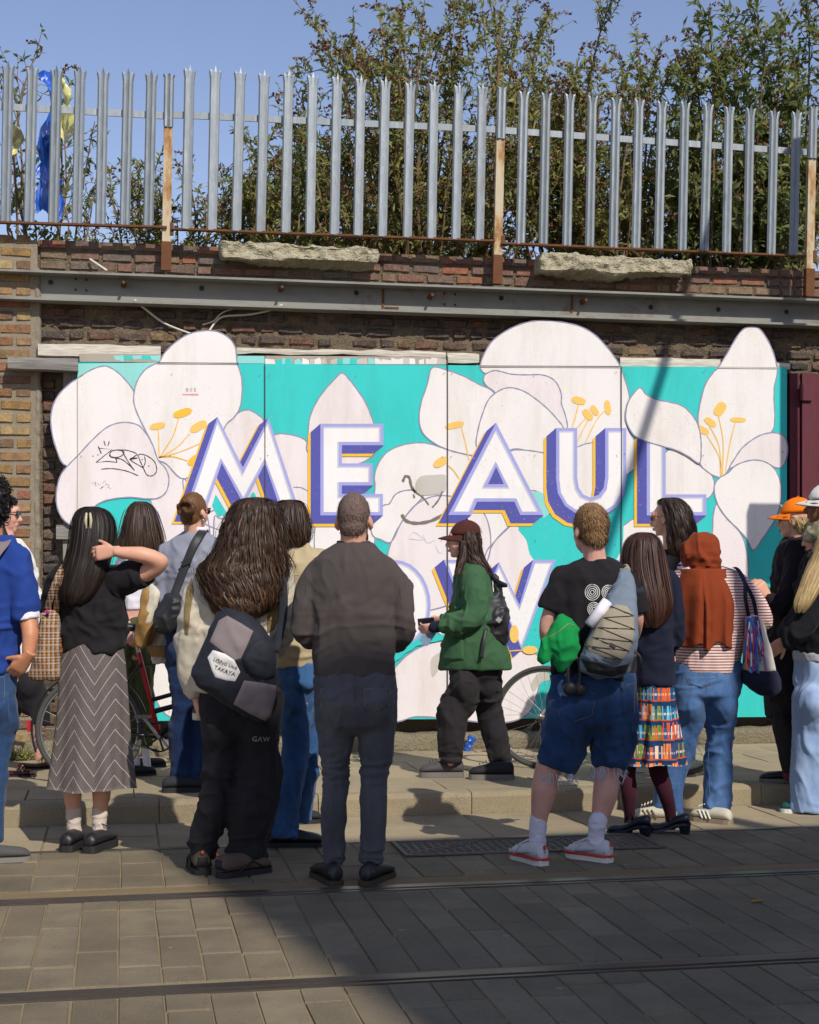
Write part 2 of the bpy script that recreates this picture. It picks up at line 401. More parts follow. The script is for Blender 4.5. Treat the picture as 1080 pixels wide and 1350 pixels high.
# kerb and pavement
kerb_m = []
for k in range(4):
    r = random.Random(k); b = .02; J = lambda a: r.uniform(-a, a)
    prof = [(0, -.04), (0, ZP - .03), (.01, ZP - .009), (.032, ZP), (.15, ZP), (.15, -.04)]
    V = [(sx * .5, y + J(.002), z + J(.002)) for sx in (-1, 1) for y, z in prof]
    n = len(prof); Fc = [(i, (i + 1) % n, n + (i + 1) % n, n + i) for i in range(n)] + [tuple(range(n)), tuple(range(2 * n - 1, n - 1, -1))]
    kerb_m.append(mkmesh('kerb_stone', V, [f[::-1] for f in Fc], m_kerb))
g = Geo(); g.box((0, (YK + .02 + 11.4) / 2, .03), (60, 11.4 - YK - .04, .16)); pave = struct(g.obj('pavement', m_bed))
x = -7.14; kk = 0
while x < 8.2:
    inst('kerb_stone', kerb_m[kk % 4], (x + .46, YK + rng.uniform(-.004, .004), 0), pave, (0, 0, rng.uniform(-.004, .004)), (.915, 1, 1)); x += .92; kk += 1
y = YK + .155; row = 0
while y < 10.93:
    l = .46 if row else .44; x = -7.36 - (.3 if row % 2 else 0)
    while x < 8.2:
        inst('paving_slab', slab_m[rng.randrange(3)], (x + .31, y + l / 2, ZP - .027 + rng.uniform(-.002, .002)), pave, (rng.uniform(-.002, .002), 0, rng.uniform(-.003, .003)), (.616, l - .003, .054)); x += .62
    y += l; row += 1

# ---- access cover in the road
a = G(510, 1112); b = G(872, 1141); ya, yb = YL - .06, YL - .06 - .42
cx0, cx1 = G(505, 1114).x + .05, G(868, 1114).x
cover = thing('access_cover', 'long cast iron access cover with raised tread pattern set in the setts', 'manhole cover', ((cx0 + cx1) / 2, (ya + yb) / 2, .002))
Lc, Wc = (cx1 - cx0), abs(yb - ya)
g = Geo(); g.box((0, 0, -.006), (Lc, Wc, .014)); g.obj('plate', m_iron, cover)
g = Geo()
for sx, sy, dx, dy in ((0, 1, Lc, .022), (0, -1, Lc, .022), (1, 0, .022, Wc - .05), (-1, 0, .022, Wc - .05)):
    g.box((sx * (Lc / 2 - .011), sy * (Wc / 2 - .011), .004), (dx, dy, .012))
g.obj('frame', m_iron, cover)
g = Geo(); nb = 3
for k in range(nb):
    xa = -Lc / 2 + Lc * k / nb + .03; xb = xa + Lc / nb - .03; s = 1
    p, q = Vector((xa, -Wc / 2 + .03, 0)), Vector((xb, Wc / 2 - .03, 0)); dvec = q - p
    for off in (-.02, .02):
        g.box((p + q) / 2 + Vector((off * 1.2, 0, .003)), (dvec.length, .012, .007), Matrix.Rotation(math.atan2(dvec.y, dvec.x), 3, 'Z'))
g.obj('stiffening_bar', m_iron, cover)
g = Geo()
for i in range(int(Lc / .045)):
    for j in range(int(Wc / .036)):
        x_, y_ = -Lc / 2 + .04 + i * .045, -Wc / 2 + .04 + j * .036
        if abs(x_) < Lc / 2 - .03 and abs(y_) < Wc / 2 - .03: g.box((x_, y_, .0025), (.032, .009, .006), Matrix.Rotation(R(35 if (i + j) % 2 else -35), 3, 'Z'))
o = g.obj('tread_studs', m_iron, cover); o['kind'] = 'stuff'

# ---- brick walls
def brick_mesh(k, rough):
    r = random.Random(100 + k); J = lambda a: r.uniform(-a, a)
    V = []
    for yy, s in ((.5, 1.0), (-.32, 1.0), (-.5, 1 - .10 * rough)):
        for x, z in ((-1, -1), (0, -1.0), (1, -1), (1, 1), (0, 1.0), (-1, 1)):
            V.append((x * (s if yy < -.4 else 1) / 2 + J(.012 * rough), yy + J(.03 * rough), z * (1 - 2.2 * (1 - s)) / 2 + J(.05 * rough)))
    Fc = [(12, 13, 16, 17), (13, 14, 15, 16)]
    for l in (0, 6):
        for i in range(6): Fc.append((l + i, l + (i + 1) % 6, l + 6 + (i + 1) % 6, l + 6 + i))
    return V, Fc
def brick_set(mat, rough, n=6): return [mkmesh('brick', *brick_mesh(k, rough), mat) for k in range(n)]
B_red, B_soot, B_stock = brick_set(m_brick_red, 1.2, 10), brick_set(m_brick_soot, 1.9, 12), brick_set(m_brick_stock, .8, 8)
def course(parent, meshes, x0, x1, z, yface, off, proud=.014, hb=.062, stretch=.215, skip=.0, header=False, gap=.011):
    x = x0 - off
    while x < x1 - .02:
        l = stretch if not header else .105
        if rng.random() < .3 and not header: l = .105
        a, b = max(x, x0), min(x + l, x1)
        if b - a > .04 and rng.random() >= skip:
            inst('brick', meshes[rng.randrange(len(meshes))], ((a + b) / 2, yface + .05 + rng.uniform(-.004, .006), z + hb / 2 + rng.uniform(-.002, .002)), parent,
                 (0, rng.uniform(-.008, .008), rng.uniform(-.015, .015)), (b - a, .1 + proud, hb))
        x += l + gap
xP = W(50, 500, YW).x                       # where the pier meets the wall
xL, xR = xP - 1.6, W(1085, 400, YW).x + 4.5
wall = thing('brick_wall', 'long soot-blackened brick wall running behind the painted mural', 'wall', (0, YW, 0))
ztop = W(540, 332, YW).z
g = Geo(); g.box(((xP + xR) / 2, YW + .24, ztop / 2 - .02), (xR - xP, .44, ztop - .04)); o = g.obj('mortar', m_mortar_dark, wall); o.location = (0, -YW, 0)
wall_bricks = thing  # (name kept free)
class _P: pass
def put(parent_loc, f):
    n0 = set(); f()
def course_in(parent, *a, **k):
    before = len(parent.children); course(parent, *a, **k)
z = W(540, 374, YW).z - .02
zb = z
rowi = 0
def run(parent, meshes, x0, x1, z0, z1, yface, pitch=.0735, **k):
    global rowi
    zz = z0
    while zz < z1 - .04:
        course(parent, meshes, x0, x1, zz, yface - parent.location.y, .11 * (rowi % 2) + .02, **k); zz += pitch; rowi += 1
xe = W(1085, 400, YW).x
run(wall, B_red, xP + .01, xe, ztop - .0735 * 3 - .01, ztop - .005, YW - .004, skip=.02)
run(wall, B_soot, xP + .02, xe, W(540, 470, YW).z - .03, W(540, 412, YW).z - .05, YW - .008, pitch=.083, skip=.05, proud=.03, hb=.064, stretch=.2, gap=.02)
run(wall, B_soot, xP + .035, W(78, 600, YW).x, .35, W(100, 492, YW).z, YW + .0, pitch=.083, hb=.07, skip=.02, proud=.008)
# crumbling mortar between the courses: relief that laps over the brick edges
def mortar_sheet(z0, z1, yb, amp, seed):
    nx, nz = int((xe - xP) / .016), max(4, int((z1 - z0) / .016)); X, Z = np.meshgrid(np.linspace(xP, xe, nx), np.linspace(z0, z1, nz)); P = np.stack([X.ravel(), np.full(X.size, seed * 1.), Z.ravel()], 1)
    y = yb - YW + amp * (vnoise(P * 9) * .6 + vnoise(P * 24 + 5) * .7 + vnoise(P * 55 + 9) * .4)
    Fc = [(j * nx + i, j * nx + i + 1, (j + 1) * nx + i + 1, (j + 1) * nx + i) for j in range(nz - 1) for i in range(nx - 1)]
    mk('mortar', np.stack([X.ravel(), y, Z.ravel()], 1), Fc, m_mortar_dark, wall, True)
mortar_sheet(W(540, 472, YW).z - .05, W(540, 408, YW).z, YW - .004, .016, 3); mortar_sheet(ztop - .26, ztop - .02, YW + .003, .008, 7)
# pier on the left, yellow stock brick
YP = YW - .06
pier = thing('brick_pier', 'yellow stock brick pier with wide pale mortar joints', 'wall', (xP - .8, YP, 0))
zpt = W(20, 308, YP).z
g = Geo(); g.box((-1.6, .3, zpt / 2 - .02), (4.8, .6, zpt - .04)); g.obj('mortar', m_mortar, pier)
g = Geo()
zz = ZP + .02; rowi = 0; px_ = pier.location.x
def pb(x0, x1, z):
    inst('brick', B_stock[rng.randrange(8)], ((x0 + x1) / 2 - px_, .046 + rng.uniform(-.004, .004), z + .035), pier, (0, rng.uniform(-.012, .012), rng.uniform(-.01, .01)), (x1 - x0, .114, .066 + rng.uniform(-.004, .003)))
while zz < zpt - .05:
    e = xP - .045 + rng.uniform(-.006, .006); j = rng.uniform(-.006, .006)
    if rowi % 2: pb(e - .215, e, zz); pb(e - .452, e - .235, zz); 
    else: pb(e - .1 + j, e, zz); pb(e - .222, e - .122 + j, zz); pb(e - .462, e - .244, zz)
    zz += .0905; rowi += 1
def brick_field(parent, x0, x1, z0, z1, yf, mat):
    "courses out to the sides, joined"
    gq = Geo(); zq = z0; rq = 0
    while zq < z1 - .07:
        x = x0 - .11 * (rq % 2)
        while x < x1 - .03:
            a, b = max(x, x0), min(x + .215, x1)
            if b - a > .04: Vq, Fq = brick_mesh(rng.randrange(40), .8); gq.add([((a + b) / 2 + v[0] * (b - a), yf + .05 + v[1] * .112, zq + .034 + v[2] * .066) for v in Vq], Fq)
            x += .235
        zq += .0905; rq += 1
    gq.obj('outer_bricks', mat, parent)['kind'] = 'stuff'
brick_field(pier, -4.0, xP - .515 - px_, ZP + .02, zpt, -.002, M('stock_brick_plain', hexc('86694a'), .9, .35, 5, 60, .7, .01, ckind='World', fine=.3))
g = Geo()
for k in range(70):
    z0 = ZP + k * .049 + rng.uniform(-.02, .02)
    g.ball((xP - pier.location.x - .004 + rng.uniform(-.006, .009), .034 + rng.uniform(-.006, .006), z0), (.026 + rng.uniform(-.004, .006), .046, .06 + rng.uniform(-.015, .04)))
V, Fc = remesh(g, .012, 3); mk('mortar_fillet', V, Fc, m_mortar, pier, True)
brick_field(wall, W(1040, 700, 11.07).x + 1.05, xR, ZP, ztop - .02, -.004, M('red_brick_plain', hexc('6f574b'), .9, .35, 5, 60, .7, .01, ckind='World', fine=.3))
# raised ground behind the wall
g = Geo(); g.add([(-80, 11.5, 3.7), (80, 11.5, 3.7), (80, 60, 3.3), (-80, 60, 3.3)], [(0, 1, 2, 3)])
struct(g.obj('embankment', M('soil', (.09, .07, .05), .95, .4, 3, 30, .8, .03, ckind='World')))
# stone ledge at the foot of the wall
ledge = thing('stone_ledge', 'worn stone ledge along the foot of the mural', 'ledge', (0, 11.05, ZP))
xa = -3.6
while xa < 4.9:
    l = rng.uniform(.7, 1.1); h = .13 + rng.uniform(-.02, .01)
    g = Geo(); g.box((xa + l / 2, rng.uniform(-.015, .01), h / 2 - .02), (l - .01, .18, h + .04))
    V, Fc = remesh(g, .035, 1, lambda V, n: V + n * (.012 * vnoise(V * 9) + .008 * vnoise(V * 27))[:, None]); mk('stone', V, Fc, m_ledge, ledge, False)
    xa += l
# coping slabs on the wall
def rough_slab(u0, u1, v0, v1, y0, y1, label, seed):
    a, b = W(u0, v0, y0), W(u1, v1, y0); zt, zbm = W((u0 + u1) / 2, v0, y0).z, W((u0 + u1) / 2, v1, y0).z
    g = Geo(); g.box(((b.x - a.x) * 0, (y1 - y0) / 2, 0), (b.x - a.x, y1 - y0, zt - zbm))
    def f(V, n):
        d = .016 * vnoise(V * 7 + seed) + .018 * vnoise(V * 22 + seed) + .012 * vnoise(V * 50 + seed); d[n[:, 2] < -.3] += .035 * vnoise(V[n[:, 2] < -.3] * 4 + seed); return V + n * d[:, None]
    V, Fc = remesh(g, .014, 0, f); o = mk('coping_slab', V, Fc, m_conc, None, False, ((a.x + b.x) / 2, y0, (zt + zbm) / 2)); o.rotation_euler.y = R(.3)
    return tag(o, label, 'coping')
rough_slab(292, 500, 322, 343, 10.93, 11.3, 'broken concrete coping slab lying left of the middle rusty fence post', 3)
rough_slab(714, 912, 337, 359, 10.93, 11.3, 'broken concrete coping slab lying right of the middle rusty fence post', 8)

# ---- steel channel beam
zt, zbm = W(540, 374, 10.97).z, W(540, 411.5, 10.97).z
beam = thing('steel_beam', 'long weathered grey steel channel beam bolted across the brick wall', 'beam', (0, 10.97, zbm))
H_ = zt - zbm; Lb = 16
g = Geo(); g.box((0, .14, H_ / 2), (Lb, .014, H_ - .03)); g.obj('web', m_beam, beam)
g = Geo(); g.box((0, .075, H_ - .008), (Lb, .15, .016)); g.obj('flange', m_beam, beam)
g = Geo(); g.box((0, .075, .008), (Lb, .15, .016)); g.obj('flange', m_beam, beam)
def onbeam(u, v): p = W(u, v, 11.10); return Vector((p.x, .132, p.z - zbm))
for u, v in ((163, 376), (370, 382), (566, 392), (767, 399)):
    p = onbeam(u, v); g = Geo(); g.tube([p, p + Vector((0, -.12, .0))], .011, 8, round_ends=False)
    bo = g.obj('bolt', m_rust2, beam); g = Geo(); g.tube([p + Vector((0, -.005, 0)), p + Vector((0, -.03, 0))], .021, 6, round_ends=False); g.obj('nut', m_rust2, bo)
for u, v in ((67, 372), (266, 380), (470, 386), (661, 393), (858, 405), (947, 408), (1037, 411)):
    p = onbeam(u, v); g = Geo(); g.tube([p + Vector((0, -.001, 0)), p + Vector((0, -.004, 0))], .019, 12, round_ends=False); g.obj('bolt_hole', m_black, beam)
for u0, v0 in ((100, 368), (586, 387)):
    for i in (0, 1):
        for j in (0, 1):
            p = onbeam(u0 + 14 * i, v0 + 14 * j + i); g = Geo(); g.tube([p + Vector((0, -.001, 0)), p + Vector((0, -.004, 0))], .009, 8, round_ends=False); g.obj('bolt_hole', m_black, beam)
for u in (505, 754):
    p = onbeam(u, 395 if u < 600 else 398); g = Geo(); g.box(p + Vector((0, -.004, 0)), (.016, .012, .15)); g.obj('splice_plate', m_rust2, beam)
p = onbeam(516, 405); g = Geo(); g.box(p + Vector((0, -.02, -.01)), (.1, .04, .014)); g.obj('rusty_bracket', m_rust2, beam)

# ---- palisade fence
fence = thing('palisade_fence', 'galvanised steel palisade fence with pointed pales and rusty posts', 'fence', (0, YF, W(540, 310, YF).z))
fz = fence.location.z
def pale_mesh(Lp, kind):
    prof = [(-.037, .0), (-.026, -.016), (-.011, -.016), (0, -.006), (.011, -.016), (.026, -.016), (.037, 0)] if kind else [(-.037, 0), (-.03, -.014), (-.01, -.017), (0, -.0175), (.01, -.017), (.03, -.014), (.037, 0)]
    th = .004; n = len(prof); g = Geo(); Lh = Lp - .085
    V = [(x, y, z) for z in (0, Lh) for x, y in prof] + [(x, y + th, z) for z in (0, Lh) for x, y in prof]; o = 2 * n
    Fc = []
    for i in range(n - 1):
        Fc.append((i, i + 1, n + i + 1, n + i)); Fc.append((o + i + 1, o + i, o + n + i, o + n + i + 1)); Fc.append((i + 1, i, o + i, o + i + 1)); Fc.append((n + i, n + i + 1, o + n + i + 1, o + n + i))
    Fc += [(0, n, o + n, o), (n - 1, o + n - 1, o + 2 * n - 1, 2 * n - 1)]
    g.add(V, Fc)
    for i0, i1, tip in ((0, 2, (-.040, -.012, Lp - .025)), (2, 4, (0, -.012, Lp)), (4, 6, (.040, -.012, Lp - .025))):
        i0v, i1v = Vector((*prof[i0], Lh)), Vector((*prof[i1], Lh)); mid = Vector((*prof[(i0 + i1) // 2], Lh)); up = Vector((0, 0, .045))
        off = Vector(((tip[0] - (i0v.x + i1v.x) / 2) * .5, 0, 0))
        a, b, c = i0v, mid, i1v; d, e, f = a + up + off, b + up + off, c + up + off; T = Vector(tip); th_ = Vector((0, th, 0))
        g.add([a, b, c, d, e, f, T, a + th_, b + th_, c + th_, d + th_, e + th_, f + th_, T + th_],
              [(0, 1, 4, 3), (1, 2, 5, 4), (3, 4, 6), (4, 5, 6), (8, 7, 10, 11), (9, 8, 11, 12), (11, 10, 13), (12, 11, 13), (0, 3, 10, 7), (2, 9, 12, 5), (3, 6, 13, 10), (5, 12, 13, 6)])
    return mkmesh('pale', g.V, g.F, m_galv)
PM = {0: pale_mesh(1.0, 0), 1: pale_mesh(1.0, 1)}
tops1 = [(-20 - 31.5 * k, 81 - 1.8 * k) for k in range(10, 0, -1)] + [(-20, 81), (12, 82), (43, 85), (75, 87), (106, 88), (137, 90), (169, 91), (200, 93)]
tops2 = [(250, 86), (284, 87), (316, 90), (348, 93), (381, 93), (413, 95), (445, 97), (476, 99), (508, 101), (541, 105), (573, 106), (605, 108), (636, 109)]
tops3 = [(690, 116), (720, 118), (751, 120), (781, 122), (812, 125), (842, 126), (872, 129), (903, 130), (932, 133), (961, 137), (989, 138), (1020, 142), (1049, 144)]
def bottom_v(u): return 293 + (u / 222) * 6 if u < 222 else (302 + (u - 222) / 420 * 16 if u < 655 else 321 + (u - 655) / 400 * 17)
for kind, rz, tops in ((1, R(-6), tops1), (0, R(10), tops2), (1, R(2), tops3)):
    for u, v in tops:
        b = W(u - 4.5, bottom_v(u), YF - .012); tpt = W(u, v, YF - .012)
        inst('pale', PM[kind], (b.x, -.03 + rng.uniform(-.003, .003), b.z - fz), fence, (rng.uniform(-.006, .006), math.atan2(tpt.x - b.x, tpt.z - b.z) + rng.uniform(-.004, .004), rz + rng.uniform(-.05, .05)), (1, 1, tpt.z - b.z))
def rail_bar(u0, v0, u1, v1, h, mat, name, y=0., dep=.03):
    a, b = W(u0, v0, YF + y), W(u1, v1, YF + y); m = (a + b) / 2; l = b - a
    g = Geo(); g.box((m.x, y, m.z - fz), (l.length, dep, h), Matrix.Rotation(-math.atan2(l.z, l.x), 3, 'Y')); g.obj(name, mat, fence)
for (u0, v0, u1, v1) in ((-360, 120, 222, 153), (226, 151, 655, 171), (664, 172, 1068, 201)): rail_bar(u0, v0, u1, v1, .048, m_galv, 'rail', .0, .012)
for (u0, v0, u1, v1) in ((-360, 282, 220, 300), (226, 302, 652, 318), (660, 321, 1062, 338)): rail_bar(u0, v0, u1, v1, .014, m_rust2, 'rail', -.02, .05)
for ut, vt, ub, vb_ in ((223, 98, 219, 357), (661, 114, 655, 375), (1071, 140, 1066, 391)):
    a, b = W(ub, vb_, YF), W(ut, vt, YF); vm = vt + 70
    c = b + (a - b) * ((vm - vt) / (vb_ - vt))
    rot = Matrix.Rotation(math.atan2(b.x - a.x, b.z - a.z), 3, 'Y')
    g = Geo(); g.box(((a.x + c.x) / 2, 0, (a.z + c.z) / 2 - fz), (.062, .044, (c - a).length), rot); g.obj('post', m_rust, fence)
    o = inst('pale', PM[1], (c.x, -.022, c.z - fz), fence, (0, math.atan2(b.x - a.x, b.z - a.z), 0), (.95, 1, (b - c).length))
    fl = a + (c - a) * .1; g = Geo(); g.box((fl.x, -.003, fl.z - fz), (.072, .052, (c - a).length * .2), rot); g.obj('post_foot', m_rust2, fence)
    g = Geo(); q = a + (c - a) * .29; g.box((q.x + .036, -.014, q.z - fz), (.026, .03, .09)); g.obj('cleat', m_rust2, fence)
# corner return at the far right of the fence
g = Geo(); p = W(1079, 240, YF + .15)
for k in range(2): inst('pale', PM[0], (p.x + .05 + k * .16, .1 + k * .1, W(1079, 322, YF).z - fz), fence, (0, .02, R(-40)), (1, 1, 1.02))

# ---- timbers around the mural
def timber(u0, v0, u1, v1, vb0, Y, th, mat, label, name='timber_batten', cat='timber', rough=.004):
    a, b = W(u0, v0, Y), W(u1, v1, Y); h = W(u0, v0, Y).z - W(u0, vb0, Y).z; l = b - a
    g = Geo(); n = max(2, int(l.length / .12)); secs = []
    for i in range(n + 1):
        f = i / n; c = a + l * f; j = rng.uniform(-rough, rough)
        secs.append((Vector((c.x - a.x, th / 2, c.z - a.z - h / 2 + j)), Vector((0, th / 2, 0)), Vector((0, 0, h / 2 + rng.uniform(-rough, rough)))))
    g.loft(secs, 8, 8.); o = g.obj(name, mat, None, False, a); return tag(o, label, cat)
timber(50, 452, 212, 456, 469, 11.03, .1, m_wood_w, 'whitewashed timber batten between brick pier and tall white petal')
timber(312, 458, 588, 463, 466, 11.05, .08, m_wood_w, 'thin cream batten above the middle of the mural, right of tall petal', rough=.006)
timber(590, 464, 632, 465, 478, 11.03, .1, m_wood_w, 'short flaking cream block beside the round top petal')
timber(818, 471, 950, 473, 484, 11.03, .1, m_wood_w, 'pale weathered batten between the round petal and pointed right petal')
timber(10, 469, 103, 472, 486, 10.93, .16, m_wood_g, 'grey weathered plank end jutting across the brick pier', 'plank', 'plank', .002)
timber(1020, 478, 1042, 479, 486, 11.01, .1, m_wood_w, 'small splintered timber offcut at the mural corner by the maroon door')
a, b = W(77, 560, 11.08), W(97, 980, 11.08)
g = Geo(); g.box((0, .03, (3.0 - .15) / 2), (.12, .06, 3.0 - .15)); o = g.obj('timber_post', m_wood_gv, None, False, ((a.x + b.x) / 2 + .04, 11.06, .15)); tag(o, 'upright grey timber stud behind the left petals', 'post')
a = W(76, 694, 11.03); g = Geo(); g.box((.22, .02, 0), (.46, .05, .1)); o = g.obj('timber_batten', m_wood_g, None, False, a + Vector((0, 0, -.04))); tag(o, 'grey cross batten behind the lowest left petal', 'timber')
# cables
def cable(pts, r, label, mat=m_cable):
    P = [W(u, v, y) for u, v, y in pts]; C = [Vector(q) for q in open_curve([tuple(p) for p in P], 5)]
    o0 = C[0].copy(); g = Geo(); g.tube([c - o0 for c in C], r, 6); tag(g.obj('cable', mat, None, True, o0), label, 'cable')
cable([(178, 396, 11.09), (195, 410, 11.1), (215, 425, 11.1), (235, 434, 11.08), (252, 440, 11.05)], .008, 'pale cable sagging from the beam to the left of tall petal')
cable([(275, 438, 11.06), (284, 425, 11.1), (296, 417, 11.1), (325, 415, 11.1), (352, 410, 11.1), (372, 402, 11.09)], .008, 'pale cable rising from the tall petal toward the beam')
cable([(268, 428, 11.1), (282, 423, 11.1), (292, 413, 11.1), (308, 407, 11.1), (330, 403, 11.1)], .006, 'thin second cable looped behind the tall petal')
cable([(119, 342, 11.1), (128, 348, 11.06), (140, 356, 11.05)], .009, 'cut cable stub poking out above the beam')

# ---- maroon door on the right
xd0, xd1 = W(1040, 700, 11.07).x, W(1040, 700, 11.07).x + 1.0
door = thing('door', 'maroon painted plank door at the right end of the mural', 'door', ((xd0 + xd1) / 2, 11.08, ZP))
zd = W(1060, 492, 11.07).z - ZP; wd = xd1 - xd0; xx = -wd / 2
for k, wdt in enumerate((.09, .12, .19, .13, .2, .2)):
    g = Geo(); g.box((xx + wdt / 2, [.0, -.03, .0, .005, 0, .003][k], zd / 2), (wdt - .008, .04, zd - rng.uniform(0, .03))); g.obj('board', m_door, door); xx += wdt
for zz in (.55, 1.45, 2.15, 2.4):
    g = Geo(); g.box((-wd / 2 + .3, -.03, zz), (.09, .03, .03)); g.box((-wd / 2 + .3, -.035, zz + .02), (.05, .04, .02)); g.obj('hinge', m_door, door)
p = Vector((-wd / 2 + .12, -.06, zd - .16)); g = Geo(); g.box(p, (.1, .03, .12)); g.obj('hasp_plate', m_door, door)

# ---- off-camera street things that shade the scene
m_bf = M('facade_brick', hexc('8a5f48'), .9, .25, 3, 40, .4, .01, ckind='World')
m_glass = M('window_glass', (.05, .06, .07), .15, .1, 2, 5, 0)
hb = 14.1
bld = thing('street_building', 'tall brick building across the street behind the viewer', 'building', (4.9, -7, 0))
fp = [(0, 0), (20, 0), (20, -8), (1.75, -8)]
g = Geo(); g.add([(x, y, z) for z in (0, hb) for x, y in fp], [(0, 1, 5, 4), (1, 2, 6, 5), (2, 3, 7, 6), (3, 0, 4, 7), (0, 3, 2, 1)][::1]); g.obj('wall', m_bf, bld)
g = Geo(); g.add([(x, y, z) for z in (hb, hb + .1) for x, y in fp], [(0, 1, 5, 4), (1, 2, 6, 5), (2, 3, 7, 6), (3, 0, 4, 7), (4, 5, 6, 7)]); g.obj('roof', m_conc, bld)
for i in range(6):
    for j in range(4):
        g = Geo(); g.box((1.8 + i * 3.1, .01, 2.2 + j * 3.2), (1.2, .06, 1.9)); wn = g.obj('window', m_wood_w, bld)
        g = Geo(); g.box((1.8 + i * 3.1, .03, 2.2 + j * 3.2), (1.06, .06, 1.76)); g.obj('pane', m_glass, wn)
q = W(877, 480, YM); hz = 7.0; r_ = (hz - q.z) / (math.tan(SUN_EL) / math.cos(SUN_AZ)); xm = q.x + r_ * math.tan(SUN_AZ)
mast = thing('tram_mast', 'steel tram wire mast with long horizontal arm over the road', 'mast', (xm, 2.2, 0))
g = Geo(); g.tube([(0, 0, 0), (0, 0, 7.3)], [.11, .08], 14, round_ends=False); g.obj('pole', m_galv, mast)
g = Geo(); g.tube([(0, 0, hz), (0, 5.9, hz)], .042, 10); g.obj('arm', m_galv, mast)
g = Geo(); g.tube([(0, 0, 0), (0, 0, .35)], .15, 14, round_ends=False); g.obj('base', m_galv, mast)
q = W(1044, 700, YM); yp_ = 9.25; dx = (YM - yp_) * math.tan(SUN_AZ); dz = (YM - yp_) * math.tan(SUN_EL) / math.cos(SUN_AZ)
sp = thing('sign_post', 'thick street post with a square sign box at the kerb', 'sign post', (q.x + dx, yp_, ZP))
g = Geo(); g.tube([(0, 0, 0), (0, 0, 6.2)], [.105, .09], 14, round_ends=False); g.obj('pole', m_galv, sp)
z1, z0 = W(1005, 648, YM).z + dz - ZP, W(1005, 741, YM).z + dz - ZP; xl = W(993, 700, YM).x - q.x
g = Geo(); g.box(((xl + .1) / 2, -.14, (z0 + z1) / 2), (.1 - xl, .08, z1 - z0)); g.obj('sign_box', m_black, sp)
# ================================================================ MURAL (flat painted boards with cut-out petals)
def paint(name, col, chips=.5, grime=.25, rough=.6, under=hexc('b9ab93')):
    m, t, b = newmat(name); v = coords(t, 'World')
    n1 = noise(t, v, 2.6, 6, .6); n2 = noise(t, v, 60, 4, .75); n3 = noise(t, v, 1.7, 3)
    c = mixc(t, n1, tuple(x * .93 for x in col), tuple(min(1, x * 1.05) for x in col))
    g1 = noise(t, coords(t, 'World', (1, 1, .22), (3, 1, 5)), 4.2, 6, .7)
    c = mixc(t, ramp(t, g1, [(.46, (0,) * 3), (.72, (min(1, grime * 1.35),) * 3)]), c, tuple(x * y for x, y in zip(col, (.72, .66, .55))))
    k = mth(t, 'MULTIPLY', ramp(t, n2, [(.615, (0,) * 3), (.65, (1,) * 3)]), ramp(t, n3, [(.4, (0,) * 3), (.62, (chips,) * 3)]))
    c = mixc(t, k, c, under)
    setin(t, b, 'Base Color', c); setin(t, b, 'Roughness', rough); b.inputs['Specular IOR Level'].default_value = .3
    bump(t, b, mth(t, 'ADD', mth(t, 'MULTIPLY', k, -1.), mth(t, 'MULTIPLY', noise(t, v, 160, 3), .4)), .25, .003); return m
p_teal = paint('teal_paint', hexc('35c9c4'), .9, .3)
p_teal_l = paint('faded_teal_paint', hexc('8fd6d0'), .9, .3)
p_white = paint('white_paint', hexc('ebe6e2'), .7, .35)
p_pink = paint('blush_white_paint', hexc('e8dfde'), .7, .4)
p_face = paint('letter_white', hexc('efecea'), .7, .2)
p_line = paint('outline_paint', hexc('8f8fa6'), .3, .1)
p_lilac = paint('lilac_paint', hexc('a3a6de'), .8, .15)
p_grey = paint('shade_grey_paint', hexc('c9cbd0'), .5, .15)
p_purple = paint('violet_paint', hexc('5355a6'), 1., .2)
p_yellow = paint('yellow_paint', hexc('f0bd3c'), .7, .2)
p_amber = paint('amber_paint', hexc('f3c568'), .4, .2)
p_ink = paint('marker_ink', hexc('3a3a3e'), .2, .1)
p_bare = paint('bare_patch', hexc('c6c1b7'), .9, .5)
p_dark = paint('scrape_mark', hexc('7c7266'), .9, .5)

mural = thing('painted_mural', 'large turquoise mural of white lilies and violet block letters on boards', 'mural', (W(540, 700, YM).x, YM, 0))
MO = mural.location.copy()
LZ = .0011
def to_l(u, v, layer): return W(u, v, YM - LZ * layer) - MO
def sheet(name, loops, layer, mat, thick=0., parent=mural):
    "flat painted shape; loops in pixels, first loop outer, others holes"
    P = [[to_l(u, v, layer) for u, v in lp] for lp in loops]
    tris = tessellate_polygon([[Vector((p.x, p.z, 0)) for p in lp] for lp in P])
    V = [p for lp in P for p in lp]; Fc = []
    for a, b, c in tris:
        n = (V[b] - V[a]).cross(V[c] - V[a]); Fc.append((a, b, c) if n.y < 0 else (a, c, b))
    if thick:
        k = len(V); V = V + [p + Vector((0, thick, 0)) for p in V]; Fc += [tuple(i + k for i in f[::-1]) for f in Fc]
        o = 0
        for lp in P:
            n = len(lp)
            for i in range(n): Fc.append((o + i, o + (i + 1) % n, k + o + (i + 1) % n, k + o + i))
            o += n
    ob = mk(name, V, Fc, mat, parent)
    if thick:
        bm = bmesh.new(); bm.from_mesh(ob.data); bmesh.ops.recalc_face_normals(bm, faces=bm.faces); bm.to_mesh(ob.data); bm.free()
    return ob
